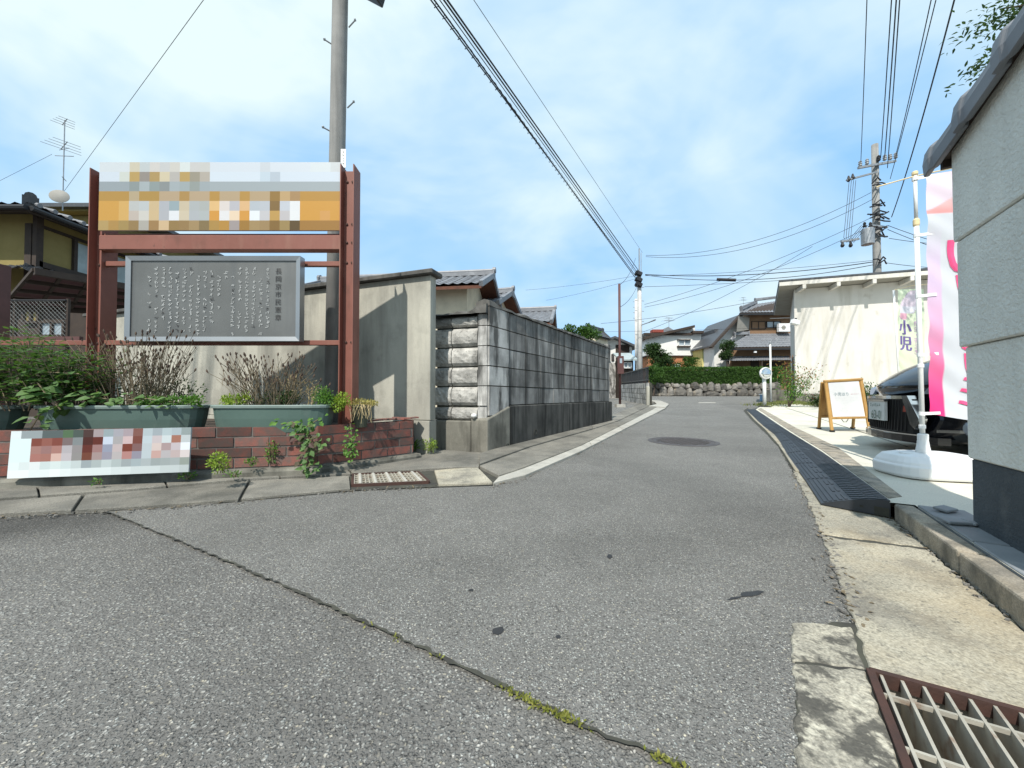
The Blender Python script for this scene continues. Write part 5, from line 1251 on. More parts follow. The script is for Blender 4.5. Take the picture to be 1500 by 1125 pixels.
# traditional two storey house
YT = 35.8
th = thing('traditional_house', 'brown traditional two storey house with grey tiled roofs behind the mirror', 'house', (at(1110, 560, YT).x, YT + 3, zt))
hbox(th, 'upper_wall', 1098, 1200, 455, 492, YT, 1.6, 'brown_wall')
hbox(th, 'lower_wall', 1072, 1200, 505, 575, YT - .1, 1.2, 'brown_wall', .5)
mb = MB(); e0, e1 = at(1083, 458, YT - .9), at(1200, 457, YT - .9); r0, r1 = at(1096, 447, YT + 2), at(1200, 432, YT + 2)
kawara(mb, e0, e1, r1, r0, .3, 8); ro = mb.build('upper_roof', 'kawara', th)
mb = MB(); slabroof(mb, e0 - V2(0, 0, .05), e1 - V2(0, 0, .05), r1 - V2(0, 0, .05), r0 - V2(0, 0, .05), .12); mb.build('eave_boards', 'wood_dark', ro)
ridge(ro, at(1086, 453, YT - .6), at(1107, 444.5, YT + 2), .22, .24, ends=True); ridge(ro, at(1107, 441, YT + 2), at(1200, 430, YT + 2), .2, .24)
mb = MB(); mb.bar(at(1083, 460.5, YT - .9), at(1200, 459.5, YT - .9), .12, .16); mb.build('gutter_pipe', 'dark_metal', ro)
mb = MB(); q = [at(1082, 463, YT - .85), at(1098, 465, YT - .05), at(1097, 483, YT - .05), at(1079, 486, YT - .6)]; mb.add(q + [p + V2(0, .06, 0) for p in q], [(0, 1, 2, 3), (7, 6, 5, 4), (0, 4, 5, 1), (1, 5, 6, 2), (2, 6, 7, 3), (3, 7, 4, 0)]); mb.build('side_soffit', 'soffit', th)
mb = MB(); e0, e1 = at(1064, 509, YT - 1.5), at(1200, 507, YT - 1.5); r0, r1 = at(1098, 489, YT - .02), at(1200, 488, YT - .02)
kawara(mb, e0, e1, r1, r0, .3, 7); ro2 = mb.build('lower_roof', 'kawara', th)
mb = MB(); slabroof(mb, e0 - V2(0, 0, .05), e1 - V2(0, 0, .05), r1 - V2(0, 0, .05), r0 - V2(0, 0, .05), .12); mb.build('eave_boards', 'wood_dark', ro2)
ridge(ro2, at(1058, 507, YT - 1.4), at(1074, 499, YT - .7), .2, .24); ridge(ro2, at(1076, 491, YT - .2), at(1096, 490, YT - .2), .2, .24)
mb = MB(); mb.bar(at(1062, 512, YT - 1.5), at(1200, 510.5, YT - 1.5), .12, .15); mb.build('gutter_pipe', 'dark_metal', ro2)
mb = MB(); e0, e1 = at(1054, 529, YT - 1.8), at(1200, 527, YT - 1.8); r0, r1 = at(1060, 522, YT - .3), at(1200, 521, YT - .3)
kawara(mb, e0, e1, r1, r0, .22, 4, .03); mb.build('porch_roof', 'kawara', th)
panel(th, 'shutter_box', 1101, 471, 1121, 482, YT, 'brown_wall', frame='wood_dark', fwd=.06); panel(th, 'window', 1123, 471, 1143, 480, YT, 'glass', frame='wood_dark', fwd=.07)
mb = MB(); mb.bar(at(1128, 466.5, YT - .4), at(1158, 465.5, YT - .4), .05); mb.build('laundry_pole', 'white_paint', th)
panel(th, 'window', 1100, 529, 1112, 540, YT - .1, 'wood_dark'); panel(th, 'window', 1116, 530, 1150, 541, YT - .1, 'wood_dark')
for u in (1065, 1116): mb = MB(); mb.bar(at(u, 528, YT - 1.7), at(u, 545, YT - 1.7), .1); mb.build('porch_post', 'wood_dark', th)
a = at(1140, 474, YT - .5); b = at(1157, 486, YT - .5); mb = MB(); mb.box(((a.x + b.x) / 2, YT - .45, (a.z + b.z) / 2), (b.x - a.x, .32, a.z - b.z)); o = mb.build('air_conditioner', 'off_white', th, bevel=.02)
mb = MB(); mb.lathe(((a.x + b.x) / 2 - .12, YT - .62, (a.z + b.z) / 2), [(.20, .012), (.21, .0), (.05, -.004)], 18, Matrix.Rotation(R(90), 3, 'X')); mb.build('fan_grille', 'soffit', o)
mb = MB(); mb.box(at(1106, 515.5, YT - 1.4), (.22, .15, .16)); mb.build('porch_lamp', 'off_white', th)
yagi('thin television antenna on the traditional house roof', at(1089, 449, YT + 1), .9, .7)
# dark garden pine beside the traditional house
c = at(1066, 505, 34.2); tree('garden_pine', 'dark clipped pine at the left end of the tiled porch', (c.x, c.y, zt), c.z - zt, .09, [(c.x, c.y, c.z - .2, .7, .5, .6), (c.x - .2, c.y, c.z - .9, .5, .5, .4)], 'leaf_dark', 30, 50, .14, .25)

# =================================================================== WHITE BUILDING ON THE RIGHT
YB0, YB1 = 15.0, 13.75
A0 = at(1165.5, 590, YB0); A1 = at(1374, 590, YB1 - .08); d = V2(A1.x - A0.x, A1.y - A0.y).normalized(); n_ = V2(d.y, -d.x)
if n_.y > 0: n_ = -n_
wbld = thing('white_building', 'old white rendered building with overhanging flat eaves on the right', 'building', (A0.x, A0.y, G(15)))
E1 = V2(A0.x, A0.y) + d * 9.0; zt0 = Z_(424, YB0); zg0 = G(14) + .05
BK = V2(A0.x, A0.y) + V2(.58, .815) * 5.0; BK2 = V2(A0.x, A0.y) - n_ * 4.2 - d * .05
mb = MB(); P = [V2(A0.x, A0.y), E1, E1 - n_ * 7, BK]
mb.prism([(p.x, p.y) for p in P], zg0 + .42, zt0); mb.build('wall', 'white_building', wbld)
mb = MB(); P = [V2(A0.x, A0.y) + n_ * .02 - d * .02, E1 + n_ * .02, E1 - n_ * 7, BK - d * .02]; mb.prism([(p.x, p.y) for p in P], zg0 - .1, zg0 + .42); mb.build('plinth', 'base_mid', wbld)
ov = .62
P = [V2(A0.x, A0.y) + n_ * ov - d * ov * 1.15, E1 + n_ * ov, E1 - n_ * 7, BK - d * ov * 1.15]
zr0 = zt0; slope = .02
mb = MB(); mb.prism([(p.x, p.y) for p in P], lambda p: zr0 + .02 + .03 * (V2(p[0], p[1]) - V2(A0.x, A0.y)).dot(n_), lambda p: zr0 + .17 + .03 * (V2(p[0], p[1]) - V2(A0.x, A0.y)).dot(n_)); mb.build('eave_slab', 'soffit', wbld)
P2 = [P[0] + n_ * .03 - d * .03, P[1] + n_ * .03, P[2], P[3] - d * .03]
mb = MB(); mb.prism([(p.x, p.y) for p in P2], lambda p: zr0 + .175 + .03 * (V2(p[0], p[1]) - V2(A0.x, A0.y)).dot(n_), lambda p: zr0 + .24 + .03 * (V2(p[0], p[1]) - V2(A0.x, A0.y)).dot(n_)); mb.build('roof_edge', 'kawara_dark', wbld)
P3 = [P[0] + n_ * .012, P[1] + n_ * .012, P[1] - n_ * .05, P[0] - n_ * .05]
mb = MB(); mb.prism([(p.x, p.y) for p in P3], zr0 + .028, zr0 + .18); mb.build('fascia', 'white_building', wbld)
for s_ in (.12, 1.22, 2.32, 3.42, 4.5, 5.6):
    p = V2(A0.x, A0.y) + d * s_; q = p + n_ * (ov + .012); mb = MB(); mb.bar((p.x, p.y, zr0 - .075), (q.x, q.y, zr0 - .06), .12, .17); mb.build('eave_bracket', 'white_building', wbld, bevel=.01)
mb = MB(); p = at(1243, 406.5, 14.0); q = at(1262, 404, 14.0); mb.bar((p.x, 15.6, zr0 + .35), (q.x + .1, 15.5, zr0 + .37), .3, .16); mb.build('roof_tile_stack', 'ceramic_red', wbld)
p = at(1163, 474, 14.8); mb = MB(); mb.tube([p + V2(.0, .1, .05), p + V2(-.05, -.3, .03), p + V2(-.1, -.42, -.02)], .02, 6); mb.box(p + V2(.06, -.02, .08), (.05, .05, .28)); o = mb.build('camera_bracket', 'dark_metal', wbld)
mb = MB(); mb.box(p + V2(-.22, -.35, -.02), (.3, .18, .2), Matrix.Rotation(.3, 3, 'Y')); mb.build('security_camera', 'off_white', wbld, bevel=.03)
a = BK.lerp(V2(A0.x, A0.y), .65); mb = MB(); mb.box((a.x, a.y, 1.75), (.06, .9, 1.2), Matrix.Rotation(-math.atan2(.58, .815), 3, 'Z')); mb.build('side_window', 'wood_dark', wbld)
# low garden wall, beside the mirror
hbox(None, 'garden_wall', 1131, 1160, 571, 588, 15.6, .5, 'base_mid'); o = bpy.data.objects['garden_wall']; tag(o, 'low dark concrete garden wall behind the white pole', 'wall')
# far building just behind the flag on the right (salmon wall with dark windows)
sb_ = thing('salmon_building', 'salmon coloured building with dark windows glimpsed behind the big flag', 'building', (at(1366, 560, 17).x, 17, .4)); hbox(sb_, 'wall', 1357, 1480, 412, 590, 17.5, 5, 'salmon' if 'salmon' in MAT else 'cream_wall', .3)
for v in (430, 462, 500): panel(sb_, 'window', 1360, v, 1374, v + 14, 17.5, 'wood_dark')
# grass strips
gm = MB()
for (u0, v0, u1, v1, n) in ((1112, 596, 1165, 589.5, 900), (1175, 591, 1205, 596, 500), (1160, 590, 1180, 594, 300)):
    a = gp(u0, v0, LH); b = gp(u1, v1, LH)
    for i in range(n):
        p = a.lerp(b, random.random()) + V2(random.gauss(0, .18), random.gauss(0, .3), 0); p.z = SL * p.y + LH
        leaf(gm, p, rv() * .6 + V2(0, 0, 1), rv(), random.uniform(.06, .14), .018, seg=0)
tag(gm.build('grass', 'grass'), 'dry grass strip at the forecourt end by the white building', 'grass', kind='stuff')
# =================================================================== MIRROR, POLE, SHRUBS
ym = gp(1120, 596, LH).y; mx0 = gp(1120, 596, LH).x
mr = thing('traffic_mirror', 'small round traffic mirror on a white post at the forecourt end', 'mirror', (mx0, ym, SL * ym + LH))
zc = Z_(547, ym)
mb = MB(); mb.tube([(mx0, ym, SL * ym + LH), (mx0, ym, zc + .1)], .05, 14); mb.build('post', 'white_paint', mr, smooth=True)
mb = MB(); mb.lathe((mx0, ym, SL * ym + LH), [(.17, 0), (.17, .025), (.08, .03)], 16); mb.build('foot', 'tyre', mr)
MM = Matrix.Rotation(R(90), 3, 'X') 
mb = MB(); mb.lathe((mx0 - .01, ym - .08, zc), [(.175, -.03), (.182, .0), (.175, .03), (.16, .035), (.158, .02)], 28, MM); mb.build('rim', 'white_paint', mr)
mb = MB(); mb.lathe((mx0 - .01, ym - .08, zc), [(.16, .02), (.15, .03), (.12, .04), (.07, .048), (.01, .05)], 28, MM); mb.build('mirror_face', 'mirror', mr, smooth=True)
p = at(1129, 560, 15.2); t = thing('white_pole', 'slim white pole standing behind the traffic mirror', 'pole', (p.x, 15.2, G(15)))
mb = MB(); mb.tube([(p.x, 15.2, G(15)), (p.x, 15.2, Z_(503, 15.2))], .034, 10); mb.build('shaft', 'white_paint', t, smooth=True); mb = MB(); mb.lathe((p.x, 15.2, Z_(503, 15.2)), [(.045, -.03), (.045, .05), (.03, .07)], 10); mb.build('cap', 'galv', t)
p = gp(1121, 588, .02); t = thing('blue_crate', 'pale blue plastic crate on the roadside behind the mirror', 'crate', p)
mb = MB(); mb.box((p.x + .1, p.y, p.z + .16), (.5, .4, .32)); mb.build('body', 'blue_plastic', t, bevel=.02); mb = MB(); mb.box((p.x + .1, p.y, p.z + .345), (.56, .46, .05)); mb.build('lid', 'off_white', t, bevel=.015)
def shrub(name, label, u, v, dz, h, w_, parts, cat='shrub', stems=7):
    p = gp(u, v, dz); t = thing(name, label, cat, p); st = MB(); tips = []
    for i in range(stems):
        e = p + V2(random.gauss(0, w_ * .28), random.gauss(0, w_ * .2), h * random.uniform(.6, 1)); st.tube([p + V2(random.gauss(0, .02), 0, 0), p.lerp(e, .5) + V2(random.gauss(0, .03), 0, 0), e], [.012, .009, .005], 5, False); tips.append((p, e))
    st.build('stem', 'bark', t)
    for (m, n, l_, t0, t1, sp) in parts:
        mb = MB()
        for i in range(n):
            a, b = random.choice(tips); q = a.lerp(b, random.uniform(t0, t1)) + V2(random.gauss(0, sp), random.gauss(0, sp), random.gauss(0, sp * .6)); leaf(mb, q, rv() + V2(0, 0, .1), rv() * .6 + V2(0, 0, 1), l_ * random.uniform(.7, 1.3), l_ * .38, seg=0)
        mb.build('foliage', m, t)
    return t
shrub('nandina_shrub', 'tall nandina shrub with reddish tips by the white building corner', 1156, 596, LH, 1.35, 1.0, [('leaf_green', 900, .085, .3, .95, .14), ('leaf_red', 420, .08, .7, 1.1, .15), ('flower', 90, .05, .45, .65, .12)])
shrub('leafy_shrub', 'leafy green shrub between the A-frame board and the black car', 1268, 604, LH, .68, .7, [('leaf_herb', 1700, .06, .25, 1.0, .10), ('leaf_green', 260, .055, .6, 1.08, .1)])
shrub('dark_shrub', 'low dark shrub with a red flower behind the A-frame board', 1198, 596, LH, .40, .5, [('leaf_dark', 900, .06, .1, 1.0, .10), ('flower_red', 30, .06, .85, 1.1, .05)] if 'flower_red' in MAT else [('leaf_dark', 900, .06, .1, 1.0, .10), ('leaf_red', 40, .06, .85, 1.1, .05)])

# =================================================================== A-FRAME BOARD
fl = gp(1219, 633, LH); fr_ = gp(1274, 632.5, LH); bl_ = gp(1204, 629, LH); br_ = gp(1254, 628.5, LH)
tl = at(1209, 558.5, fl.y + .09); tr_ = at(1261, 555.5, fr_.y + .09)
af = thing('a_frame_board', 'wooden A-frame board with white notice on the forecourt', 'sign', (fl + br_) / 2)
def plank(a, b, w_, t_, name, parent, m='pine_wood'):
    mb = MB(); mb.bar(a, b, w_, t_, Vector((0, 1, .2))); return mb.build(name, m, parent, bevel=.004)
ff = plank(fl, tl, .036, .022, 'leg', af); plank(fr_, tr_, .036, .022, 'leg', af)
bt = V2(0, .05, -.01); plank(bl_ + V2(0, .05, 0), tl + bt, .036, .022, 'leg', af); plank(br_ + V2(0, .05, 0), tr_ + bt, .036, .022, 'leg', af)
for p in (fl, fr_, bl_ + V2(0, .05, 0), br_ + V2(0, .05, 0)): mb = MB(); mb.box(p + V2(0, 0, .012), (.044, .034, .026)); mb.build('foot_cap', 'tyre', af)
plank(tl - (tr_ - tl) * .04, tr_ + (tr_ - tl) * .04, .028, .036, 'top_rail', af)
m0, m1 = fl.lerp(tl, .27), fr_.lerp(tr_, .27); plank(m0, m1, .026, .03, 'bottom_rail', af)
b0, b1 = (bl_ + V2(0, .05, 0)).lerp(tl + bt, .27), (br_ + V2(0, .05, 0)).lerp(tr_ + bt, .27); plank(b0, b1, .026, .03, 'bottom_rail', af)
def board(q0, q1, q2, q3, name, m, parent, inset=.0, th=.008):
    n_ = (q1 - q0).cross(q3 - q0).normalized()
    mb = MB(); mb.hexa([p - n_ * th for p in (q0, q1, q2, q3)] + [q0, q1, q2, q3]); return mb.build(name, m, parent), n_
x = (tr_ - tl).normalized()
bk, nb_ = board(m0 + x * .02, m1 - x * .02, tr_ - x * .02, tl + x * .02, 'panel', 'pine_wood', af)
bb, _n = board(b0 + x * .02, b1 - x * .02, tr_ + bt - x * .02, tl + bt + x * .02, 'panel', 'pine_wood', af)
off = nb_ * .006; i0, i1, i2, i3 = m0.lerp(tl, .03) + x * .035 + off, m1.lerp(tr_, .03) - x * .035 + off, m1.lerp(tr_, .95) - x * .04 + off, m0.lerp(tl, .95) + x * .03 + off
pap, _n = board(i0, i1, i2, i3, 'notice_sheet', 'paper', af, th=.004)
udir = (i3 - i0).normalized(); hh = (i3 - i0).length; ww = (i1 - i0).length; xx = (i1 - i0).normalized()
mb = MB()
for i, ch in enumerate('小児はり'): put_text(mb, ch, ww * .115, i0 + xx * ww * (.17 + .125 * i) + udir * hh * .66, xx, udir, nb_, .003)
mb.build('heading', 'ink_teal', pap)
mb = MB(); mp2_ = MB()
for i in range(9): strokes(mp2_, i0 + xx * ww * (.66 + .03 * i) + udir * hh * .66, ww * .03, xx, udir, nb_, 3, .003, .003)
for r in range(7):
    for i in range(22):
        if random.random() < .45: strokes(mb, i0 + xx * ww * (.12 + .035 * i) + udir * hh * (.55 - .075 * r), ww * .022, xx, udir, nb_, 2, .002, .003)
mb.build('small_writing', 'ink_pale', pap); mp2_.build('small_writing', 'ink_pink', pap)
p = m0.lerp(m1, .35) + V2(0, .03, -.01); q = m0.lerp(m1, .55) + V2(0, .03, -.01); mb = MB(); mb.tube([p, p.lerp(q, .3) - V2(0, 0, .045), p.lerp(q, .7) - V2(0, 0, .045), q], .004, 5); mb.build('chain', 'dark_metal', af)

# =================================================================== BLACK CAR
HD = R(153); fwd = V2(math.cos(HD), math.sin(HD)); lft = V2(-fwd.y, fwd.x)
CN = at(1293, 600, 3.36); CN.z = SL * 2.8 + LH
car = thing('black_car', 'glossy black car nosing out behind the flag with chrome trimmed grille', 'car', CN)
def C(x, y, z): return CN + fwd * x + lft * y + V2(0, 0, z)
CXH = .9
def xf(y): return -.34 * (abs(y) / .86) ** 2.6
stn = [(0.0, .60, .17, .545, .54), (-.035, .70, .13, .60, .59), (-.16, .79, .12, .70, .64), (-.36, .845, .12, .80, .68), (-.8, .865, .13, .90, .75), (-1.2, .87, .14, .97, .80), (-1.42, .872, .15, 1.02, .83), (-1.95, .875, .15, 1.24, .82), (-2.5, .878, .15, 1.32, .83), (-3.1, .875, .15, 1.29, .84), (-3.7, .86, .16, 1.05, .85), (-4.1, .83, .18, .90, .80), (-4.35, .72, .25, .72, .66)]
vs_ = []; prof_n = 0
for (x, hw, zb0, zt_, belt) in stn:
    cab = max(0, min(1, (zt_ - belt) / .4)); tw = hw * (.92 - .3 * cab)
    half = [(0, zb0), (hw * .55, zb0), (hw * .9, zb0 + .015), (hw * .985, zb0 + .1), (hw, zb0 + (belt - zb0) * .5), (hw * .985, belt - .06), (hw * .955, belt), (tw, belt + (zt_ - belt) * .86), (tw * .8, zt_ - .012), (tw * .4, zt_), (0, zt_ + .004)]
    ring_ = [(-y, z) for y, z in half[1:-1]][::-1] ; full = half + ring_
    prof_n = len(full)
    for (y, z) in full:
        xo = x + (xf(y) if x > -.9 else xf(y) * max(0, (x + 1.9) / 1.0)); vs_.append(C(xo, y, z * 1.0 if z < .3 else .3 + (z - .3) * 1.07))
n = prof_n
mb = MB(); mb.add(vs_, [(i * n + k_, (i + 1) * n + k_, (i + 1) * n + (k_ + 1) % n, i * n + (k_ + 1) % n) for i in range(len(stn) - 1) for k_ in range(n)] + [tuple(range(n)), tuple(range(len(stn) * n - 1, (len(stn) - 1) * n - 1, -1))])
body = mb.build('body', 'car_paint', car, smooth=True)
sm = body.modifiers.new('sub', 'SUBSURF'); sm.levels = 1; sm.render_levels = 2
def cpatch(pts, out_, th, m, name, parent, bevel=.0):
    """panel following the nose: pts are (y, z), pushed out from the front curve"""
    f = [C(xf(y) + out_, y, z) for y, z in pts]; b = [C(xf(y) + out_ - th, y, z) for y, z in pts]; k_ = len(pts)
    mb = MB(); mb.add(f + b, [tuple(range(k_)), tuple(range(2 * k_ - 1, k_ - 1, -1))] + [(i, k_ + i, k_ + (i + 1) % k_, (i + 1) % k_) for i in range(k_)]); return mb.build(name, m, parent, bevel=bevel)
def arc(y0, y1, z0, z1, k_=8): return [(y0 + (y1 - y0) * i / k_, z0 + (z1 - z0) * i / k_) for i in range(k_ + 1)]
def gstrip(y0, y1, z0a, z0b, z1a, z1b, out_, th, m, name, parent, k_=10):
    lo_ = arc(y0, y1, z0a, z0b, k_); hi_ = arc(y0, y1, z1a, z1b, k_); mb = MB()
    for i in range(k_):
        q = [lo_[i], lo_[i + 1], hi_[i + 1], hi_[i]]
        f = [C(xf(y) + out_, y, z) for y, z in q]; b = [C(xf(y) + out_ - th, y, z) for y, z in q]; mb.hexa(b + f)
    return mb.build(name, m, parent)
gr_ = gstrip(-.42, .42, .20, .20, .475, .475, .012, .05, 'car_trim', 'grille', car)
for y in [(-.40 + .04 * i) for i in range(20)]:
    mb = MB(); mb.bar(C(xf(y) + .015, y, .21), C(xf(y) + .015, y + .03, .465), .006); mb.build('grille_slat', 'car_trim', gr_)
gstrip(-.36, .36, .475, .475, .503, .503, .026, .05, 'chrome', 'grille_trim', car)
for s_ in (1, -1):
    mb = MB(); 
    y0, y1 = s_ * .345, s_ * .44
    q = [(y0, .503), (y0 + s_ * .055, .503), (y1 + s_ * .05, .32), (y1 + s_ * .02, .235), (y1 - s_ * .015, .27)]
    if s_ < 0: q = q[::-1]
    cpatch(q, .03, .05, 'chrome', 'grille_trim', car)
    q = [(s_ * .50, .515), (s_ * .55, .575), (s_ * .80, .635), (s_ * .85, .60), (s_ * .72, .52)]
    if s_ < 0: q = q[::-1]
    cpatch(q, .016, .05, 'lamp_glass', 'headlight', car)
    gstrip(s_ * .60, s_ * .82, .225, .24, .245, .262, .03, .04, 'chrome', 'bumper_trim', car, 4)
    mb = MB(); c = C(xf(.74) + .02, s_ * .76, .27); mb.lathe(c, [(.045, -.02), (.045, .02), (.03, .028)], 14, basis(lft, V2(0, 0, 1), fwd, (0, 0, 0)).to_3x3()); mb.build('fog_lamp', 'lamp_glass', car)
gstrip(-.62, .62, .13, .13, .185, .185, .045, .07, 'car_paint', 'front_lip', car)
gstrip(-.48, .48, .186, .186, .196, .196, .03, .03, 'chrome', 'lip_trim', car)
pl_ = gstrip(-.17, .17, .285, .285, .452, .452, .05, .02, 'plate_white', 'number_plate', car, 1)
gstrip(-.178, .178, .452, .452, .47, .47, .056, .03, 'chrome', 'plate_holder', car, 1)
pn, px_ = fwd, -lft
px_ = lft * 1.0
xdir_ = lft if lft.dot(V2(1, 0)) > 0 else lft
mb = MB()
for ch, y in (('6', -.06), ('3', 0), ('-', .045), ('0', .09)): put_text(mb, ch, .11, C(.051, y, .335), lft, V2(0, 0, 1), fwd, .002)
mb.build('plate_number', 'plate_green', pl_)
mb = MB()
for i in range(6): strokes(mb, C(.051, -.09 + .036 * i, .42), .03, lft, V2(0, 0, 1), fwd, 4, .004, .002)
mb.build('plate_number', 'plate_green', pl_)
cpatch([(.34, .37), (.40, .37), (.40, .42), (.34, .42)], .02, .02, 'ceramic_red', 'grille_badge', car)
for s_ in (1, -1):
    for x in (-.82, -3.45):
        w_ = MB(); M_ = basis(fwd, V2(0, 0, 1), lft * s_, (0, 0, 0)).to_3x3()
        w_.lathe(C(x, s_ * .80, .31), [(.20, -.09), (.30, -.09), (.315, -.06), (.315, .06), (.30, .085), (.215, .09)], 26, M_); wo = w_.build('wheel', 'tyre', car)
        w_ = MB(); w_.lathe(C(x, s_ * .80, .31), [(.21, .06), (.215, .085), (.19, .07), (.05, .05), (.02, .075)], 20, M_); w_.build('rim', 'galv', wo)
    # side windows, mirror
    q = [C(-1.75, s_ * .845, .86), C(-3.35, s_ * .85, .88), C(-3.05, s_ * .70, 1.20), C(-2.1, s_ * .69, 1.19)]
    mb = MB(); mb.hexa([p + lft * s_ * -.01 for p in q] + [p + lft * s_ * .008 for p in q]); mb.build('side_window', 'glass', car)
    mb = MB(); mb.box(C(-1.62, s_ * .95, .90), (.12, .18, .13), Matrix.Rotation(HD, 3, 'Z')); mb.build('door_mirror', 'car_paint', car, bevel=.03, seg=2)
q = [C(-1.46, -.68, 1.02), C(-1.46, .68, 1.02), C(-1.93, .55, 1.25), C(-1.93, -.55, 1.25)]
mb = MB(); mb.hexa([p - V2(0, 0, .01) for p in q] + [p + V2(0, 0, .012) + fwd * .01 for p in q]); mb.build('windscreen', 'glass', car)
mb = MB(); mb.prism([tuple(C(x, y, 0))[:2] for x, y in ((-.3, -.6), (-4.2, -.7), (-4.2, .7), (-.3, .6))], CN.z + .13, CN.z + .2); mb.build('underbody', 'tyre', car)

# =================================================================== FLAGS
def cloth(name, org, xd, W, H, colour, m, parent, nx=24, nz=70, amp=.016, nrm=None):
    xd = Vector(xd).normalized(); nd = xd.cross(V2(0, 0, 1)) if nrm is None else nrm
    vs_ = []; 
    for j in range(nz + 1):
        for i in range(nx + 1):
            u, v = i / nx, j / nz
            w1 = math.sin(v * 34 - u * 7 + 1.2 * math.sin(v * 9)) * amp * .55 * (1 - .55 * u) + math.sin(v * 62 - u * 17 + 2 * math.sin(v * 5)) * amp * .28 * (1 - .8 * u) + math.sin(v * 11 + u * 4) * amp * .6 + math.sin(u * 9 + v * 5) * amp * .5
            sag = -.02 * math.sin(math.pi * u) * v
            vs_.append(Vector(org) + xd * (W * (u + .0025 * math.sin(v * 34))) + nd * w1 + V2(0, 0, -H * v - .05 * u * v + sag))
    me = bpy.data.meshes.new(name); w_ = nx + 1
    me.from_pydata([tuple(v) for v in vs_], [], [(j * w_ + i, (j + 1) * w_ + i, (j + 1) * w_ + i + 1, j * w_ + i + 1) for j in range(nz) for i in range(nx)]); me.update()
    ca = me.color_attributes.new('print', 'FLOAT_COLOR', 'POINT')
    for q in range(len(vs_)):
        u, v = (q % w_) / nx, (q // w_) / nz; ca.data[q].color = (*colour(u, v), 1)
    me.materials.append(MAT[m]); me.polygons.foreach_set('use_smooth', [True] * len(me.polygons))
    o = bpy.data.objects.new(name, me); link(o, parent)
    def surf(u, v, off=.004):
        w1 = math.sin(v * 34 - u * 7 + 1.2 * math.sin(v * 9)) * amp * .55 * (1 - .55 * u) + math.sin(v * 62 - u * 17 + 2 * math.sin(v * 5)) * amp * .28 * (1 - .8 * u) + math.sin(v * 11 + u * 4) * amp * .6 + math.sin(u * 9 + v * 5) * amp * .5
        return Vector(org) + xd * (W * (u + .0025 * math.sin(v * 34))) + nd * (w1 + off) + V2(0, 0, -H * v - .05 * u * v - .02 * math.sin(math.pi * u) * v)
    return o, surf
def glyph_on(mb, surf, ch, u, v, su, sv):
    vs0, fs = glyph(ch)
    import bmesh
    bm = bmesh.new(); vv = [bm.verts.new(p) for p in vs0]
    for f in fs:
        try: bm.faces.new([vv[i] for i in f])
        except ValueError: pass
    bmesh.ops.triangulate(bm, faces=bm.faces)
    bmesh.ops.subdivide_edges(bm, edges=[e for e in bm.edges if e.calc_length() > .12], cuts=2, use_grid_fill=True)
    bm.verts.index_update()
    mb.add([surf(u + p.co.x * su, v - (p.co.y - .35) * sv) for p in bm.verts], [tuple(q.index for q in f.verts) for f in bm.faces]); bm.free()
FY = 2.34
fb0 = gp(1352, 690, LH); fpx = at(1351, 600, FY).x
fg = thing('banner_flag', 'tall white and pink banner flag on a white pole in a white water base', 'banner', (fpx, FY, SL * FY + LH))
gz = SL * FY + LH
def pole_pt(v): 
    p = at(1351, v, FY); return V2(fpx + (p.z - gz) * -.008, FY, p.z)
mb = MB(); mb.tube([pole_pt(660), pole_pt(322)], .0125, 12); mb.tube([pole_pt(322), pole_pt(254)], .0095, 12); mb.build('pole', 'white_paint', fg, smooth=True)
for v, r_, h in ((326, .0165, .05), (254, .0155, .025)):
    p = pole_pt(v); mb = MB(); mb.lathe(p, [(r_ * .8, -h / 2), (r_, -h * .3), (r_, h * .3), (r_ * .7, h / 2)], 12); mb.build('collar', 'cream_plastic', fg)
for v in (536, 625): p = pole_pt(v); mb = MB(); mb.lathe(p, [(.014, -.012), (.0165, -.01), (.0165, .01), (.014, .012)], 12); mb.build('joint_ring', 'off_white', fg)
fxd = V2(.80, -.24).normalized(); fo = pole_pt(258) + V2(.052, -.012, 0)
mb = MB(); mb.tube([pole_pt(262) - fxd * .2 + V2(0, 0, -.02), pole_pt(258), pole_pt(257) + fxd * .62 + V2(0, 0, .06)], .004, 6); mb.build('cross_rod', 'cream_plastic', fg)
def sstep(a, b, x):
    t = max(0, min(1, (x - a) / (b - a))); return t * t * (3 - 2 * t)
def mix3(a, b, t): return tuple(p + (q - p) * t for p, q in zip(a, b))
def pinkflag(u, v):
    w_ = (.60, .61, .64); lil = (.66, .52, .68); pk = (.80, .05, .22)
    c = mix3((.76, .64, .71), w_, sstep(.155, .175, v))
    edge = .148 - .045 * sstep(0, .3, u)                       # rounded peach shape near the top
    c = mix3(c, mix3((.76, .50, .50), (.72, .33, .32), sstep(.11, .165, v)), sstep(edge, edge + .006, v) * (1 - sstep(.165, .171, v)))
    c = mix3(c, (.76, .45, .52), .8 * sstep(.30, .34, u) * sstep(.052, .058, v) * (1 - sstep(.075, .085, v)))
    st = 1 - sstep(.135, .15, u)
    band = mix3(mix3(w_, lil, sstep(.2, .42, v)), pk, sstep(.42, .98, v))
    return mix3(c, band, st * sstep(.18, .22, v))
W_ = .50; H_ = hz(258, FY) - hz(606, FY)
fc, surf = cloth('flag', fo, fxd, W_, H_, pinkflag, 'cloth', fg, 60, 200, .008)
mb = MB()
for ch, u, v, su in (('い', .40, .345, .50), ('い', .45, .475, .42), ('ま', .46, .66, .46), ('い', .50, .79, .42), ('ミ', .44, .90, .46)): [glyph_on(mb, (lambda a, b, q=k_: surf(a, b, .004 + .0012 * q)), ch, u + o_, v, su, su * W_ / H_ * 1.12) for k_, o_ in enumerate((-.012, 0, .012))]
mb.build('lettering', 'flag_pink', fc)
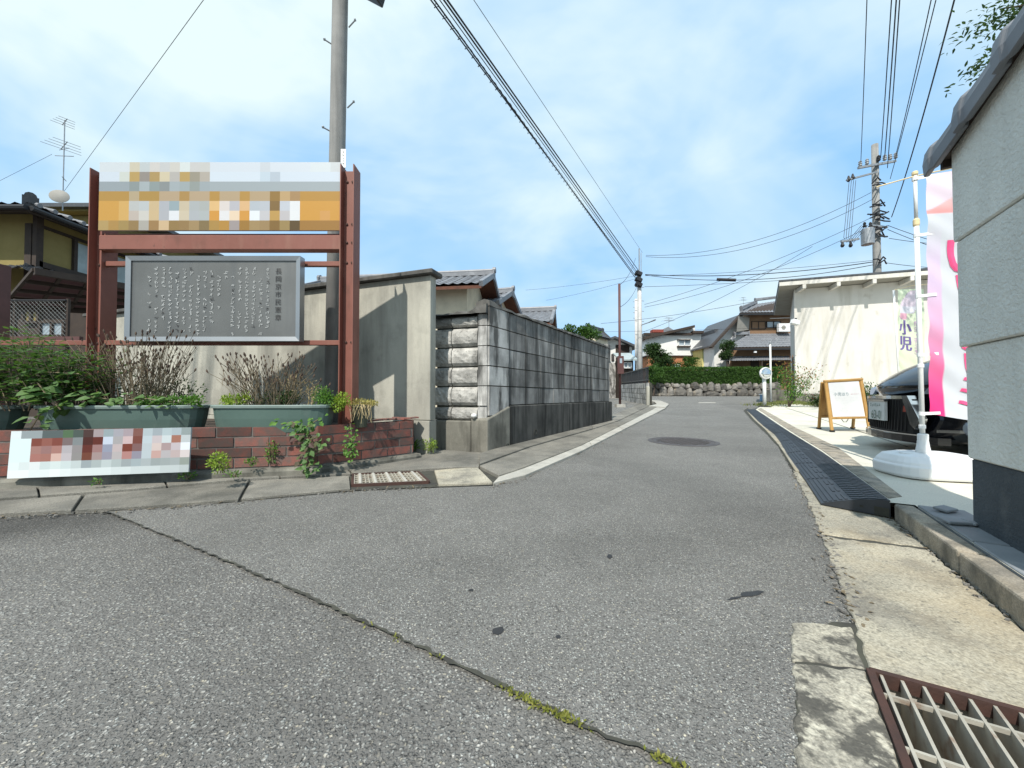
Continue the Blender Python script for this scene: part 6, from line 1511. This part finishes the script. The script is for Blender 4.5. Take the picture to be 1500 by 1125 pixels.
for v in (262, 345, 434, 520, 606):
    p = pole_pt(v); mb = MB(); mb.bar(p, p + fxd * .09 + V2(0, 0, .006), .004, .018); mb.lathe(p, [(.0155, -.011), (.0155, .011)], 10); mb.build('clip', 'off_white', fg)
# water base
bz = gz; bx, by = fpx + .10, FY + .02
t = fg
def sq(l_, w_, z, n=28, e=3.5, ox=0):
    r_ = []
    for i in range(n):
        a = 6.28318 * i / n; ca, sa = math.cos(a), math.sin(a); q = Matrix.Rotation(-.22, 3, 'Z') @ V2(l_ * math.copysign(abs(ca) ** (2 / e), ca) + ox, w_ * math.copysign(abs(sa) ** (2 / e), sa))
        r_.append(V2(bx + q.x, by + q.y, bz + z))
    return r_
rings = [sq(.26, .19, .004), sq(.275, .2, .02), sq(.278, .203, .075), sq(.268, .195, .085), sq(.262, .19, .10), sq(.21, .15, .135, ox=-.03), sq(.14, .10, .15, ox=-.04)]
n = 28; mb = MB(); vs_ = [p for r_ in rings for p in r_]
mb.add(vs_, [(i * n + k_, i * n + (k_ + 1) % n, (i + 1) * n + (k_ + 1) % n, (i + 1) * n + k_) for i in range(len(rings) - 1) for k_ in range(n)] + [tuple(range(n - 1, -1, -1)), tuple(range((len(rings) - 1) * n, len(rings) * n))])
wb_ = mb.build('water_base', 'off_white', fg, smooth=False, bevel=.006, seg=2)
mb = MB(); mb.lathe((fpx, FY, bz + .13), [(.042, 0), (.03, .06), (.022, .13), (.0225, .135)], 18); mb.build('socket', 'off_white', wb_, smooth=True)
mb = MB(); mb.lathe((fpx, FY, pole_pt(640).z), [(.024, -.02), (.026, -.016), (.026, .016), (.02, .02)], 12); mb.build('lock_nut', 'off_white', fg)
mb = MB(); q = Matrix.Rotation(-.22, 3, 'Z') @ V2(-.16, -.03, 0); mb.lathe((bx + q.x, by + q.y, bz + .10), [(.05, 0), (.048, .05), (.03, .055)], 16); mb.build('filler_cap', 'off_white', wb_)
# second banner beside the white building
Y2 = 7.2; p0 = at(1309, 425, Y2); p1 = at(1318, 570, Y2)
f2 = thing('banner_flag', 'pale green banner flag with purple lettering in front of the white building', 'banner', (p1.x, Y2, SL * Y2 + LH))
base_pt = p1 + (p1 - p0) * ((p1.z - (SL * Y2 + LH)) / (p0.z - p1.z))
mb = MB(); mb.tube([base_pt, p0], .016, 10); mb.build('pole', 'white_paint', f2, smooth=True)
mb = MB(); mb.lathe((base_pt.x, Y2, SL * Y2 + LH), [(.2, 0), (.21, .04), (.18, .09), (.03, .1), (.02, .2)], 18); mb.build('base', 'off_white', f2)
mb = MB(); e = at(1365, 416, Y2); mb.tube([p0, p0.lerp(e, .5) + V2(0, 0, .03), e], .006, 6); mb.build('cross_rod', 'cream_plastic', f2)
def greenflag(u, v):
    c = (.62, .70, .52); x, y = u - .42, (v - .165) * 3.0; xr_, yr_ = x * .82 + y * .57, -x * .57 + y * .82
    q = (xr_ / .30) ** 2 + (yr_ / .52) ** 2
    if q < 1:
        if .93 < q: return (.45, .35, .45)
        return (.70, .60, .68) if y < .05 else ((.72, .70, .76) if y < .25 else (.72, .40, .50) if abs(x + .2) < .14 else (.64, .68, .5))
    return (c[0] + .06 * v, c[1] - .05 * max(0, v - .5), c[2])
f2o = at(1314.5, 424, Y2 - .02); W2_ = at(1347, 420, Y2).x - f2o.x + .02; H2_ = 1.85
c2, surf2 = cloth('flag', f2o, (1, -.08, 0), W2_, H2_, greenflag, 'cloth', f2, 30, 110, .012)
mb = MB()
for ch, v in (('小', .40), ('児', .565)):
    for k_, o_ in enumerate((-.018, 0, .018)): glyph_on(mb, (lambda a, b, q=k_: surf2(a, b, .004 + .0012 * q)), ch, .26 + o_, v, .46, .46 * W2_ / H2_ * 1.4)
mb.build('lettering', 'flag_purple', c2); mb = MB()
for i, ch in enumerate('疳虫・夜泣き'): glyph_on(mb, surf2, ch, .66, .355 + i * .058, .19, .19 * W2_ / H2_ * 1.2)
mb.build('small_lettering', 'flag_lilac', c2)

# =================================================================== PLASTER WALL HOUSE ON THE RIGHT
HC = gp(1420, 770, LH); HC = V2(HC.x, HC.y); hd_ = V2(-math.sin(R(30.4)), -math.cos(R(30.4))); hn = V2(-hd_.y, hd_.x)
if hn.x > 0: hn = -hn              # faces the road
LW = .95
hs = thing('plaster_wall', 'grey green plaster wall with tiled coping at the right picture edge', 'wall', (HC.x, HC.y, SL * HC.y + LH))
def zat(v, p): return at(750, v, p.y).z
yC = HC.y
zb0 = zat(672, HC); zs2 = zat(508, HC); zs1 = zat(352, HC); zte = zat(222, HC)
def hpanel(name, outw, endo, z0, z1a, z1b, m):
    a = HC + hd_ * endo + hn * outw; b = HC + hd_ * LW + hn * outw; mb = MB(); wallbox(mb, a, b, hn, .30 + outw, z0, (z1a, z1b)); return mb.build(name, m, hs, bevel=.005)
hpanel('plinth', -.007, .007, .0, zb0 + .002, zb0 + .002, 'house_base')
hpanel('wall_panel', 0, 0, zb0 + .004, zs2 - .002, zs2 - .002, 'house_green')
hpanel('wall_panel', .013, -.013, zs2, zs1 - .002, zs1 - .002, 'house_green')
hpanel('wall_panel', .020, -.020, zs1, zte + .02, zte + .02 + .17 * LW, 'house_green')
# roof: verge tiles stepping up along the gable
rs = .17
ro = MB(); a = HC + hd_ * -.06 + hn * .04; b = HC + hd_ * (LW + .1) + hn * .04
def zv(s_): return zte + .045 + (s_) * rs
wallbox(ro, a, b, hn, .42, (zv(-.06) - .028, zv(LW + .1) - .028), (zv(-.06), zv(LW + .1))); rfo = ro.build('roof_deck', 'wood_dark', hs)
s_ = -.105; i = 0
while s_ < LW:
    l_ = .25; z0, z1 = zv(s_), zv(s_ + l_ + .02)
    def sec(p, z, up, ow):          # rolled verge tile section, drooping over the gable
        q_ = [(ow, -.062), (ow + .004, -.01), (ow - .004, .03 + up), (ow - .03, .052 + up), (ow - .065, .05 + up), (ow - .095, .028 + up), (ow - .10, .0), (ow - .025, -.01), (ow - .02, -.062)]
        return [V2(p.x + hn.x * o_, p.y + hn.y * o_, z + h_) for o_, h_ in q_]
    mb = MB(); st_ = [(0, .014, .075), (.05, .014, .075), (.062, .004, .066), (l_ + .03, -.008, .062)]; vs_ = []
    for t_, up_, ow_ in st_: vs_ += sec(HC + hd_ * (s_ + t_), zv(s_ + t_), up_, ow_)
    m_ = 9
    mb.add(vs_, [(i_ * m_ + j_, (i_ + 1) * m_ + j_, (i_ + 1) * m_ + (j_ + 1) % m_, i_ * m_ + (j_ + 1) % m_) for i_ in range(3) for j_ in range(m_)] + [tuple(range(m_)), tuple(range(4 * m_ - 1, 3 * m_ - 1, -1))])
    mb.build('verge_tile', 'kawara', rfo, bevel=.004)
    for col_ in range(2):
        mb = MB(); c0 = HC + hd_ * s_ + hn * (.0 - .2 * col_); c1 = HC + hd_ * (s_ + l_ + .02) + hn * (.0 - .2 * col_); vs_ = []
        for p, z in ((c0, z0 + .022), (c1, z1 + .004)):
            for q in range(7):
                vs_.append(V2(p.x, p.y, z + .03 * math.cos(q / 6 * 6.283)) - hn * (.2 * q / 6))
        mb.add(vs_ + [v - V2(0, 0, .014) for v in vs_], [(q, q + 1, 8 + q, 7 + q) for q in range(6)] + [(14 + q, 21 + q, 22 + q, 15 + q) for q in range(6)] + [(0, 14, 15, 1), (1, 15, 16, 2), (2, 16, 17, 3), (3, 17, 18, 4), (4, 18, 19, 5), (5, 19, 20, 6)]); mb.build('roof_tile', 'kawara_dark', rfo)
    s_ += l_
mb = MB(); a = HC + hd_ * -.062 + hn * .03; wallbox(mb, a, a - hd_ * .02, hn, .40, zv(-.065) - .06, zv(-.065) - .005); mb.build('eave_board', 'wood_dark', rfo)
# leafy branch of a tree beyond the frame
tb = V2(8.6, 5.0, G(5) + LH); bt_ = thing('broadleaf_tree', 'leafy tree branch reaching in at the upper right corner', 'tree', tb)
e1, e2 = at(1470, 12, 5.0), at(1478, 62, 5.0)
mb = MB(); mb.tube([tb, tb + V2(.1, 0, 2.5), tb + V2(0, .1, 5.0)], [.16, .13, .09], 10); mb.tube([tb + V2(.05, 0, 4.2), e1 + V2(.8, 0, .1), e1], [.06, .03, .008], 7); mb.tube([tb + V2(.05, 0, 4.0), e2 + V2(.9, 0, .25), e2], [.05, .025, .006], 7); mb.build('trunk', 'bark', bt_)
mb = MB()
for (p, q, n) in ((e1 + V2(.7, 0, .12), e1 + V2(-.2, 0, -.05), 420), (e2 + V2(.6, 0, .18), e2 + V2(-.12, 0, -.15), 420), (e1 + V2(1.4, 0, .4), e1 + V2(.4, 0, .15), 500)):
    for i in range(n):
        c = p.lerp(q, random.random()) + V2(random.gauss(0, .1), random.gauss(0, .25), random.gauss(0, .055)); leaf(mb, c, rv() + V2(-.5, 0, -.1), rv() * .6 + V2(0, 0, 1), random.uniform(.06, .1), .032, .1, 1)
clumps(mb, tb + V2(.6, .2, 5.8), (1.5, 1.5, 1.1), 40, 40, .35, .1, .045, 0)
mb.build('crown', 'leaf_dark', bt_)

# =================================================================== LEFT BACKGROUND
X0, YL = -11.8, 9.1
lh = thing('old_house', 'old ochre walled house with dark tiled roof at the left edge', 'house', (X0 - 4, YL + 3, G(10)))
ze = Z_(300, 8.6) - .05; P = [V2(X0, YL), V2(X0, YL + 9), V2(X0 - 9, YL + 9), V2(X0 - 9, YL)]
mb = MB(); mb.prism([(p.x, p.y) for p in P], .2, ze + .1); mb.build('wall', 'yellow_wall', lh)
ec = [V2(X0 + .6, YL - .6, ze), V2(X0 + .6, YL + 9.6, ze), V2(X0 - 9.6, YL + 9.6, ze), V2(X0 - 9.6, YL - .6, ze)]
rA, rB = V2(X0 - 4.5, YL + 3.4, ze + 1.5), V2(X0 - 4.5, YL + 5.6, ze + 1.5)
mb = MB(); kawara(mb, ec[0], ec[1], rB, rA, .3, 14, .045); kawara(mb, ec[3], ec[0], rA, rA + V2(-.01, 0, 0), .3, 14, .045); ro = mb.build('roof', 'kawara_dark', lh)
mb = MB(); slabroof(mb, ec[0] - V2(0, 0, .03), ec[1] - V2(0, 0, .03), rB - V2(0, 0, .03), rA - V2(0, 0, .03), .12); slabroof(mb, ec[3] - V2(0, 0, .03), ec[0] - V2(0, 0, .03), rA - V2(0, 0, .03), rA - V2(.05, 0, .03), .12); mb.build('eave_boards', 'wood_dark', ro)
ridge(ro, ec[0] + V2(-.1, .1, .06), rA, .16, .2, 'kawara_dark')
for i in range(34):
    p = ec[0].lerp(ec[1], (i + .5) / 34); mb = MB(); mb.tube([p + V2(-.25, 0, .13), p + V2(.06, 0, .055)], .055, 8); mb.build('eave_tile', 'kawara', ro)
mb = MB(); mb.tube([ec[0] + V2(.05, 0, -.08), ec[1] + V2(.05, 0, -.08)], .06, 8); mb.tube([ec[0] + V2(.0, -.05, -.08), ec[3] + V2(0, -.05, -.08)], .06, 8); mb.build('gutter_pipe', 'dark_metal', ro)
def sidepan(name, y0, y1, z0, z1, m, th=.06): mb = MB(); mb.box((X0 + th / 2, (y0 + y1) / 2, (z0 + z1) / 2), (th, abs(y1 - y0), z1 - z0)); return mb.build(name, m, lh)
for y in (YL + .0, YL + 1.62, YL + 3.2): sidepan('timber_post', y - .07, y + .07, .3, ze + .05, 'wood_dark', .1)
sidepan('timber_band', YL, YL + 9, 3.86, 4.0, 'wood_dark', .1); sidepan('timber_band', YL, YL + 9, 4.86, 4.93, 'wood_dark', .05); sidepan('shutter', YL + .82, YL + 1.54, 4.0, 4.78, 'shutter', .07); sidepan('shutter', YL + 1.7, YL + 3.1, 4.0, 4.78, 'shutter', .07); sidepan('shutter_frame', YL + .74, YL + .82, 4.0, 4.86, 'wood_dark', .08)
for x in (X0 - .1, X0 - 1.1): mb = MB(); mb.box((x, YL - .04, 2.6), (.16, .08, 4.6)); mb.build('timber_post', 'wood_dark', lh)
mb = MB(); kawara(mb, V2(X0 + 1.2, YL - 1.2, 3.38), V2(X0 + 1.2, YL + 9, 3.38), V2(X0 + .02, YL + 9, 3.84), V2(X0 + .02, YL - .2, 3.84), .28, 5, .04); mb.build('lean_to_roof', 'kawara_dark', lh)
mb = MB(); kawara(mb, V2(X0 - 9, YL - 1.2, 3.38), V2(X0 + 1.2, YL - 1.2, 3.38), V2(X0 + .02, YL - .02, 3.84), V2(X0 - 9, YL - .02, 3.84), .28, 5, .04); mb.build('lean_to_roof', 'kawara_dark', lh)
# neighbouring higher roof
nh = thing('old_house', 'dark roof with ochre gable board rising behind the ochre house', 'house', (X0 - .5, YL + 12, .4))
hbox(nh, 'wall', 60, 160, 303, 420, 14.0, 5, 'yellow_wall', .3); hbox(nh, 'gable_board', 55, 165, 302.5, 309, 13.6, .3, 'yellow_wall'); hbox(nh, 'roof', 50, 170, 297, 302.5, 13.4, 6, 'kawara_dark')
# tall antenna with dish on the ochre house
ab = at(92, 300, 12.0)
an = yagi('tall television antenna mast with several arrays above the ochre house', V2(ab.x, ab.y, ab.z - .2), at(97, 176, 12).z - ab.z + .2, .8, (.9, -.5, .0), 4)
mb = MB(); 
for (v, ln) in ((228, 1.1), (218, .8), (262, .35)):
    p = at(94, v, 12); mb.tube([p + V2(-.5 * ln, .2, .12 * ln), p + V2(.5 * ln, -.2, -.14 * ln)], .012, 4)
mb.build('dipole_array', 'galv', an)
mb = MB(); dc = at(89, 290, 11.9); mb.lathe(dc, [(.23, .09), (.235, .085), (.19, .04), (.12, .012), (.03, 0)], 18, Matrix.Rotation(R(75), 3, 'X') @ Matrix.Rotation(.5, 3, 'Y')); mb.build('dish', 'soffit', an, smooth=True)
# carport with tinted panels
q0, q1, q2, q3 = at(50, 393, 5.6), at(230, 424, 6.9), at(230, 458, 7.9), at(5, 445, 6.75)
z = 2.3
cp = thing('carport', 'brown carport roof of tinted panels behind the chain-link fence', 'carport', (q3.x, q3.y, G(6.5)))
def CQ(s_, t_, dz=0): return q0.lerp(q1, s_).lerp(q3.lerp(q2, s_), t_) + V2(0, 0, dz)
NS, NTt = 5, 4
for i in range(NS):
    for j in range(NTt):
        a, b, c_, e = CQ((i + .02) / NS, (j + .02) / NTt), CQ((i + .98) / NS, (j + .02) / NTt), CQ((i + .98) / NS, (j + .98) / NTt), CQ((i + .02) / NS, (j + .98) / NTt)
        mb = MB(); mb.hexa([p - V2(0, 0, .004) for p in (a, b, c_, e)] + [a, b, c_, e]); mb.build('roof_panel', 'polycarb', cp)
for i in range(NS + 1): mb = MB(); mb.bar(CQ(i / NS, 0, -.02), CQ(i / NS, 1, -.02), .04, .05); mb.build('rafter', 'wood_dark', cp)
for j in range(NTt + 1): mb = MB(); mb.bar(CQ(0, j / NTt, -.045), CQ(1, j / NTt, -.045), .05 if 0 < j < NTt else .09, .06 if 0 < j < NTt else .1); mb.build('purlin', 'wood_dark', cp)
for s_, t_ in ((.05, 1), (.95, 1)): p = CQ(s_, t_); mb = MB(); mb.bar((p.x, p.y, .1), (p.x, p.y, z - .05), .09); mb.build('post', 'wood_dark', cp)
# dark shed wall under the carport, with window
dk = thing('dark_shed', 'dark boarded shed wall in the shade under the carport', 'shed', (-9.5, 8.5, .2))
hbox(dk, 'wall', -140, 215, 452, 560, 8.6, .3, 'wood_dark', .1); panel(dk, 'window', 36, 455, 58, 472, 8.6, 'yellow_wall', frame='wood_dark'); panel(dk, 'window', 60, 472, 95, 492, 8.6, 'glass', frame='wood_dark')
# chain-link fence
fz0, fz1, fy = Z_(494, 5.5), Z_(440, 5.5), 5.5
cf = thing('chain_link_fence', 'chain-link fence with brown rail behind the herb bush', 'fence', (-7, fy, .1)); fx0, fx1 = at(-60, 470, fy).x, at(96, 470, fy).x
mb = MB(); hgt = fz1 - fz0; s_ = .062; k_ = int((fx1 - fx0 + hgt) / s_)
for i in range(k_):
    for sgn in (1, -1):
        xa = fx0 - (hgt if sgn > 0 else 0) + i * s_; xb = xa + sgn * hgt; za, zb2 = fz0, fz1
        if sgn < 0: xa += 0
        lo_x, hi_x = min(xa, xb), max(xa, xb)
        if hi_x < fx0 or lo_x > fx1: continue
        def clip(x, z, x2, z2):
            for lim, cmp in ((fx0, 1), (fx1, -1)):
                if (x - lim) * cmp < 0: z = z + (z2 - z) * (lim - x) / (x2 - x); x = lim
                if (x2 - lim) * cmp < 0: z2 = z + (z2 - z) * (lim - x) / (x2 - x); x2 = lim
            return x, z, x2, z2
        x_, z_, x2_, z2_ = clip(xa, za, xb, zb2)
        if abs(z2_ - z_) > .02: mb.tube([(x_, fy, z_), (x2_, fy + .004 * sgn, z2_)], .0022, 3, False)
o = mb.build('wire_mesh', 'wire_mesh', cf); o['kind'] = 'stuff'
for x in (fx0 + .4, (fx0 + fx1) / 2, fx1): mb = MB(); mb.tube([(x, fy + .03, .1), (x, fy + .03, fz1 + .03)], .022, 8); mb.build('post', 'wood_dark', cf)
mb = MB(); mb.tube([(fx0, fy, fz1), (fx1, fy, fz1)], .012, 6); mb.build('rail', 'dark_metal', cf)
mb = MB(); mb.bar((fx0, fy - .05, fz0 - .04), (fx1 + .3, fy - .05, fz0 - .04), .05, .08); mb.build('rail', 'brown_steel', cf)
p = at(3, 420, 4.2); mb = MB(); mb.bar((p.x - .04, 4.2, .1), (p.x - .04, 4.2, Z_(388, 4.2)), .12); tag(mb.build('red_post', 'brown_steel'), 'dark red square post cut by the left picture edge', 'post')

# =================================================================== RIGHT UTILITY POLE
YR = 19.0
rp_, rpx, rpz = far_pole('utility_pole', 'grey concrete power pole with transformer above the white building', 1288, YR, 212, .19, .14, 'pole')
def rpt(u, v, Y=YR): return at(u, v, Y)
for (u0, v0, u1, v1, w_) in ((1257, 246, 1312, 236, .1), (1240, 264, 1285, 252, .08), (1232, 354, 1258, 350, .09), (1276, 330, 1300, 333, .08)):
    mb = MB(); mb.bar(rpt(u0, v0, YR - .2), rpt(u1, v1, YR - .2), w_); mb.build('crossarm', 'galv', rp_)
for (u, v) in ((1260, 240), (1270, 237), (1287, 232), (1296, 231), (1304, 230), (1312, 228)):
    p = rpt(u, v, YR - .2); mb = MB(); mb.lathe(p, [(.05, -.15), (.09, -.1), (.06, -.05), (.09, 0), (.06, .05), (.08, .1), (.03, .16)], 8); mb.build('insulator', 'cable' if u % 2 else 'galv', rp_)
for (u, v) in ((1243, 261), (1249, 258), (1234, 357), (1246, 357)):
    p = rpt(u, v, YR - .2); mb = MB(); mb.lathe(p, [(.05, -.18), (.09, -.1), (.06, 0), (.03, .12)], 8); mb.build('insulator', 'dark_metal', rp_)
p = rpt(1271, 347, YR - .3); mb = MB(); mb.lathe((p.x, p.y, p.z), [(.15, -.42), (.26, -.39), (.27, .36), (.22, .42), (.08, .46)], 16); o = mb.build('transformer', 'galv', rp_)
for dx in (-.15, .15): mb = MB(); mb.lathe((p.x + dx, p.y, p.z + .5), [(.06, 0), (.09, .06), (.05, .12), (.07, .18), (.03, .26)], 8); mb.build('bushing', 'dark_metal', o)
for (v, w_) in ((268, .5), (300, .7), (313, .9), (322, .8), (335, .6), (345, .5), (383, .4)):
    mb = MB()
    for q in range(3): 
        c = rpt(1289 + random.uniform(-6, 6), v, YR - .25); mb.tube([c + V2(-w_ * .5, 0, random.uniform(-.15, .15)), c + V2(-.1, -.15, random.uniform(-.2, .2)), c + V2(w_ * .4, 0, random.uniform(-.15, .15))], .035, 5)
    mb.build('cable_clamp', 'cable', rp_)
mb = MB()
for q in range(4):
    a = rpt(1244 + q * 3.2, 264, YR - .2); b = rpt(1236 + q * 3.4, 348, YR - .2); mb.tube([a, b], .013, 4)
    mb.tube([b, b + V2(.15, 0, -.25), rpt(1262 + q * 3, 330, YR - .3)], .013, 4)
mb.build('jumper_wires', 'cable', rp_)

# =================================================================== WIRES
def wire(name, label, pts, r, sag=0, group=None, n=14, wob=0):
    mb = MB(); P = []
    for a, b in zip(pts[:-1], pts[1:]):
        for i in range(n):
            t = i / n; p = a.lerp(b, t) - V2(0, 0, sag * 4 * t * (1 - t)); P.append(p)
    P.append(pts[-1]); mb.tube(P, r * .75, 5); o = mb.build(name, 'cable'); tag(o, label, 'cable', group); return o
def extend(a, b, k_): return b + (b - a) * k_
GRP = 'cable bundle crossing the sky to the pale concrete pole'
for i, (u0, u1, v1, r_) in enumerate(((631, 931, 404, .02), (636, 932, 409, .022), (644, 933, 402, .014), (650, 934, 400, .024), (655, 935, 396, .026))):
    a = at(u1, v1, YP - .15); b = at(u0, 0, 7.0); wire('overhead_cable', ['lowest', 'second lowest', 'thin middle', 'second highest', 'highest'][i] + ' black cable of the bundle crossing to the pale concrete pole', [a, b, extend(a, b, .7)], r_, .0, GRP)
# spiral hanger round the bundle
a, b = at(931.5, 406, YP - .15), at(634, 0, 7.0); mb = MB(); P = []
for i in range(900):
    t = i / 899; p = a.lerp(b, t); w_ = 6.283 * t * 75; P.append(p + V2(math.cos(w_) * .05, 0, math.sin(w_) * .06 - .03))
mb.tube(P, .006, 4); tag(mb.build('cable_spiral', 'cable'), 'thin spiral hanger wound round the lower cables of the bundle', 'cable')
a, b = at(941, 370, YP), at(694, 0, 7.2); wire('overhead_wire', 'single thin wire right of the black cable bundle', [a, b, extend(a, b, .7)], .009)
a, b = at(94, 280, 11.8), at(298, 0, 6.2); wire('overhead_wire', 'single thin wire falling to the antenna of the ochre house', [a, b, extend(a, b, .5)], .006)
a, b = at(76, 226, 12), at(-40, 285, 12); wire('guy_wire', 'faint guy wire from the antenna mast to the left edge', [a, b], .006)
# from right pole up over the camera
for i, (u0, u1, v1, h, r_) in enumerate(((1270, 1261, 238, 12.6, .018), (1306, 1290, 232, 12.6, .022), (1313, 1296, 230, 12.4, .026), (1318, 1300, 246, 12.0, .022), (1364, 1312, 228, 12.5, .02), (1371, 1304, 262, 11.6, .018), (1398, 1306, 318, 10.5, .026))):
    a = at(u1, v1, YR - .2); Yb = (h - CAMZ) * F / 580.0; b = at(u0, 0, Yb); 
    wire('power_line', ['thin leftmost power line above the transformer pole', 'thick power line of the middle pair above the transformer pole', 'thick power line beside the middle pair above the transformer pole', 'power line just right of the middle pair above the pole', 'power line sloping right from the crossarm end', 'lower power line beside the one from the crossarm end', 'rightmost sagging cable curving down to the transformer pole'][i], [a, b, extend(a, b, .8)], r_, .28 if i == 6 else .1, 'power lines rising from the transformer pole')
H2 = [((946, 374), (1276, 282), .016, .9, 'upper thin wire from the pale pole top to the transformer pole'), ((946, 376), (1280, 291), .016, 1.0, 'second thin wire from the pale pole top to the transformer pole'), ((945, 402), (1284, 383), .03, .35, 'thick cable between the two poles over the road'), ((945, 403), (1284, 387), .024, .55, 'sagging cable carrying the black splice box'), ((945, 404), (1283, 381), .014, .15, 'taut cable just above the thick cable over the road'),
      ((944, 420), (1420, 386), .016, .2, 'low cable crossing the sky above the hedge'), ((944, 446), (1278, 318), .015, .35, 'wire sloping up to the transformer pole insulators'), ((944, 450), (1278, 330), .015, .5, 'lower wire sloping up to the transformer pole insulators'), ((940, 487), (1190, 361), .014, .3, 'thin wire sloping up behind the white building roof'), ((880, 474), (1190, 424), .014, .2, 'faint long wire above the white house roof'), ((870, 486), (1180, 478), .010, .05, 'faint far wire just above the white house')]
for (a, b, r_, s_, lb) in H2: wire('overhead_wire', lb, [at(*a, YP), at(*b, YR)], r_, s_, n=20)
p, q = at(1050, 409.3, 21.4), at(1078, 410.3, 21.1); mb = MB(); mb.tube([p, q], .085, 10); tag(mb.build('splice_box', 'cable'), 'black tubular splice box hanging on a cable above the road', 'cable box')
for i, ((u0, v0), (u1, v1)) in enumerate((((1300, 330), (1440, 372)), ((1300, 336), (1440, 384)), ((1302, 349), (1440, 360)), ((1298, 385), (1440, 394)))):
    wire('service_wire', ['upper service wire running right from the transformer pole', 'second service wire running right from the transformer pole', 'thin level service wire right of the transformer pole', 'lowest service wire running right at roof height'][i], [at(u0, v0, YR), at(u1, v1, 17.5)], .018, .1)
for i, ((u0, v0, Ya), (u1, v1, Yb)) in enumerate((((908, 417, 13), (931, 378, 23)), ((908, 450, 13), (936, 412, 23)), ((770, 425, 30), (932, 404, 25)), ((800, 440, 30), (932, 408, 25)))):
    wire('service_wire', ['looping service wire from the maroon post top to the pale pole', 'drooping service wire from the maroon post to the pale pole', 'faint upper wire left of the pale pole', 'faint lower wire left of the pale pole'][i], [at(u0, v0, Ya), at(u1, v1, Yb)], .012, .25 if i < 2 else .1)
# grit, twigs and fallen leaves gathered in the gutters
mb = MB(); ml_ = MB()
def litter(P, n, sp, dz):
    for i in range(n):
        k_ = random.randrange(len(P) - 1); p = Vector(P[k_]).lerp(Vector(P[k_ + 1]), random.random()) + V2(random.gauss(0, sp), random.gauss(0, sp), 0); z = SL * p.y + dz; r_ = random.uniform(.002, .006)
        if random.random() < .75: mb.box((p.x, p.y, z + r_ * .4), (r_ * 2, r_ * 1.5, r_ * 1.2), Matrix.Rotation(random.uniform(0, 3), 3, 'Z'))
        else: leaf(ml_, V2(p.x, p.y, z + .003), V2(random.uniform(-1, 1), random.uniform(-1, 1), .15), V2(0, 0, 1) + rv() * .3, random.uniform(.012, .03), random.uniform(.006, .012), .1, 1)
litter(KB[:6], 420, .03, .036); litter(RDL[:6], 380, .025, .008); litter([gp(1310, 765), gp(1400, 842), gp(1492, 921)], 160, .014, .014); litter(EDGE_R[3:8], 260, .02, .01); litter(W4, 240, .03, .008)
tag(mb.build('grit', 'stone'), 'grit and small pebbles gathered along the gutters', 'grit', kind='stuff'); tag(ml_.build('leaf_litter', 'dry'), 'fallen brown leaves lying along the gutters', 'leaves', kind='stuff')
# tidy up the glyph helper
bpy.data.objects.remove(_to, do_unlink=True)
for o in bpy.data.objects:
    if o.name.split('.')[0] in ('seed_heads', 'stalks', 'engraved_text', 'stud_pattern', 'small_writing', 'foliage', 'crown', 'leaf_litter', 'tread', 'lettering', 'small_lettering', 'plate_number', 'tag_marks', 'jumper_wires', 'dipole_array', 'rib', 'heading', 'engraved_title', 'purple_leaves', 'stems', 'stem'): o['kind'] = 'stuff'
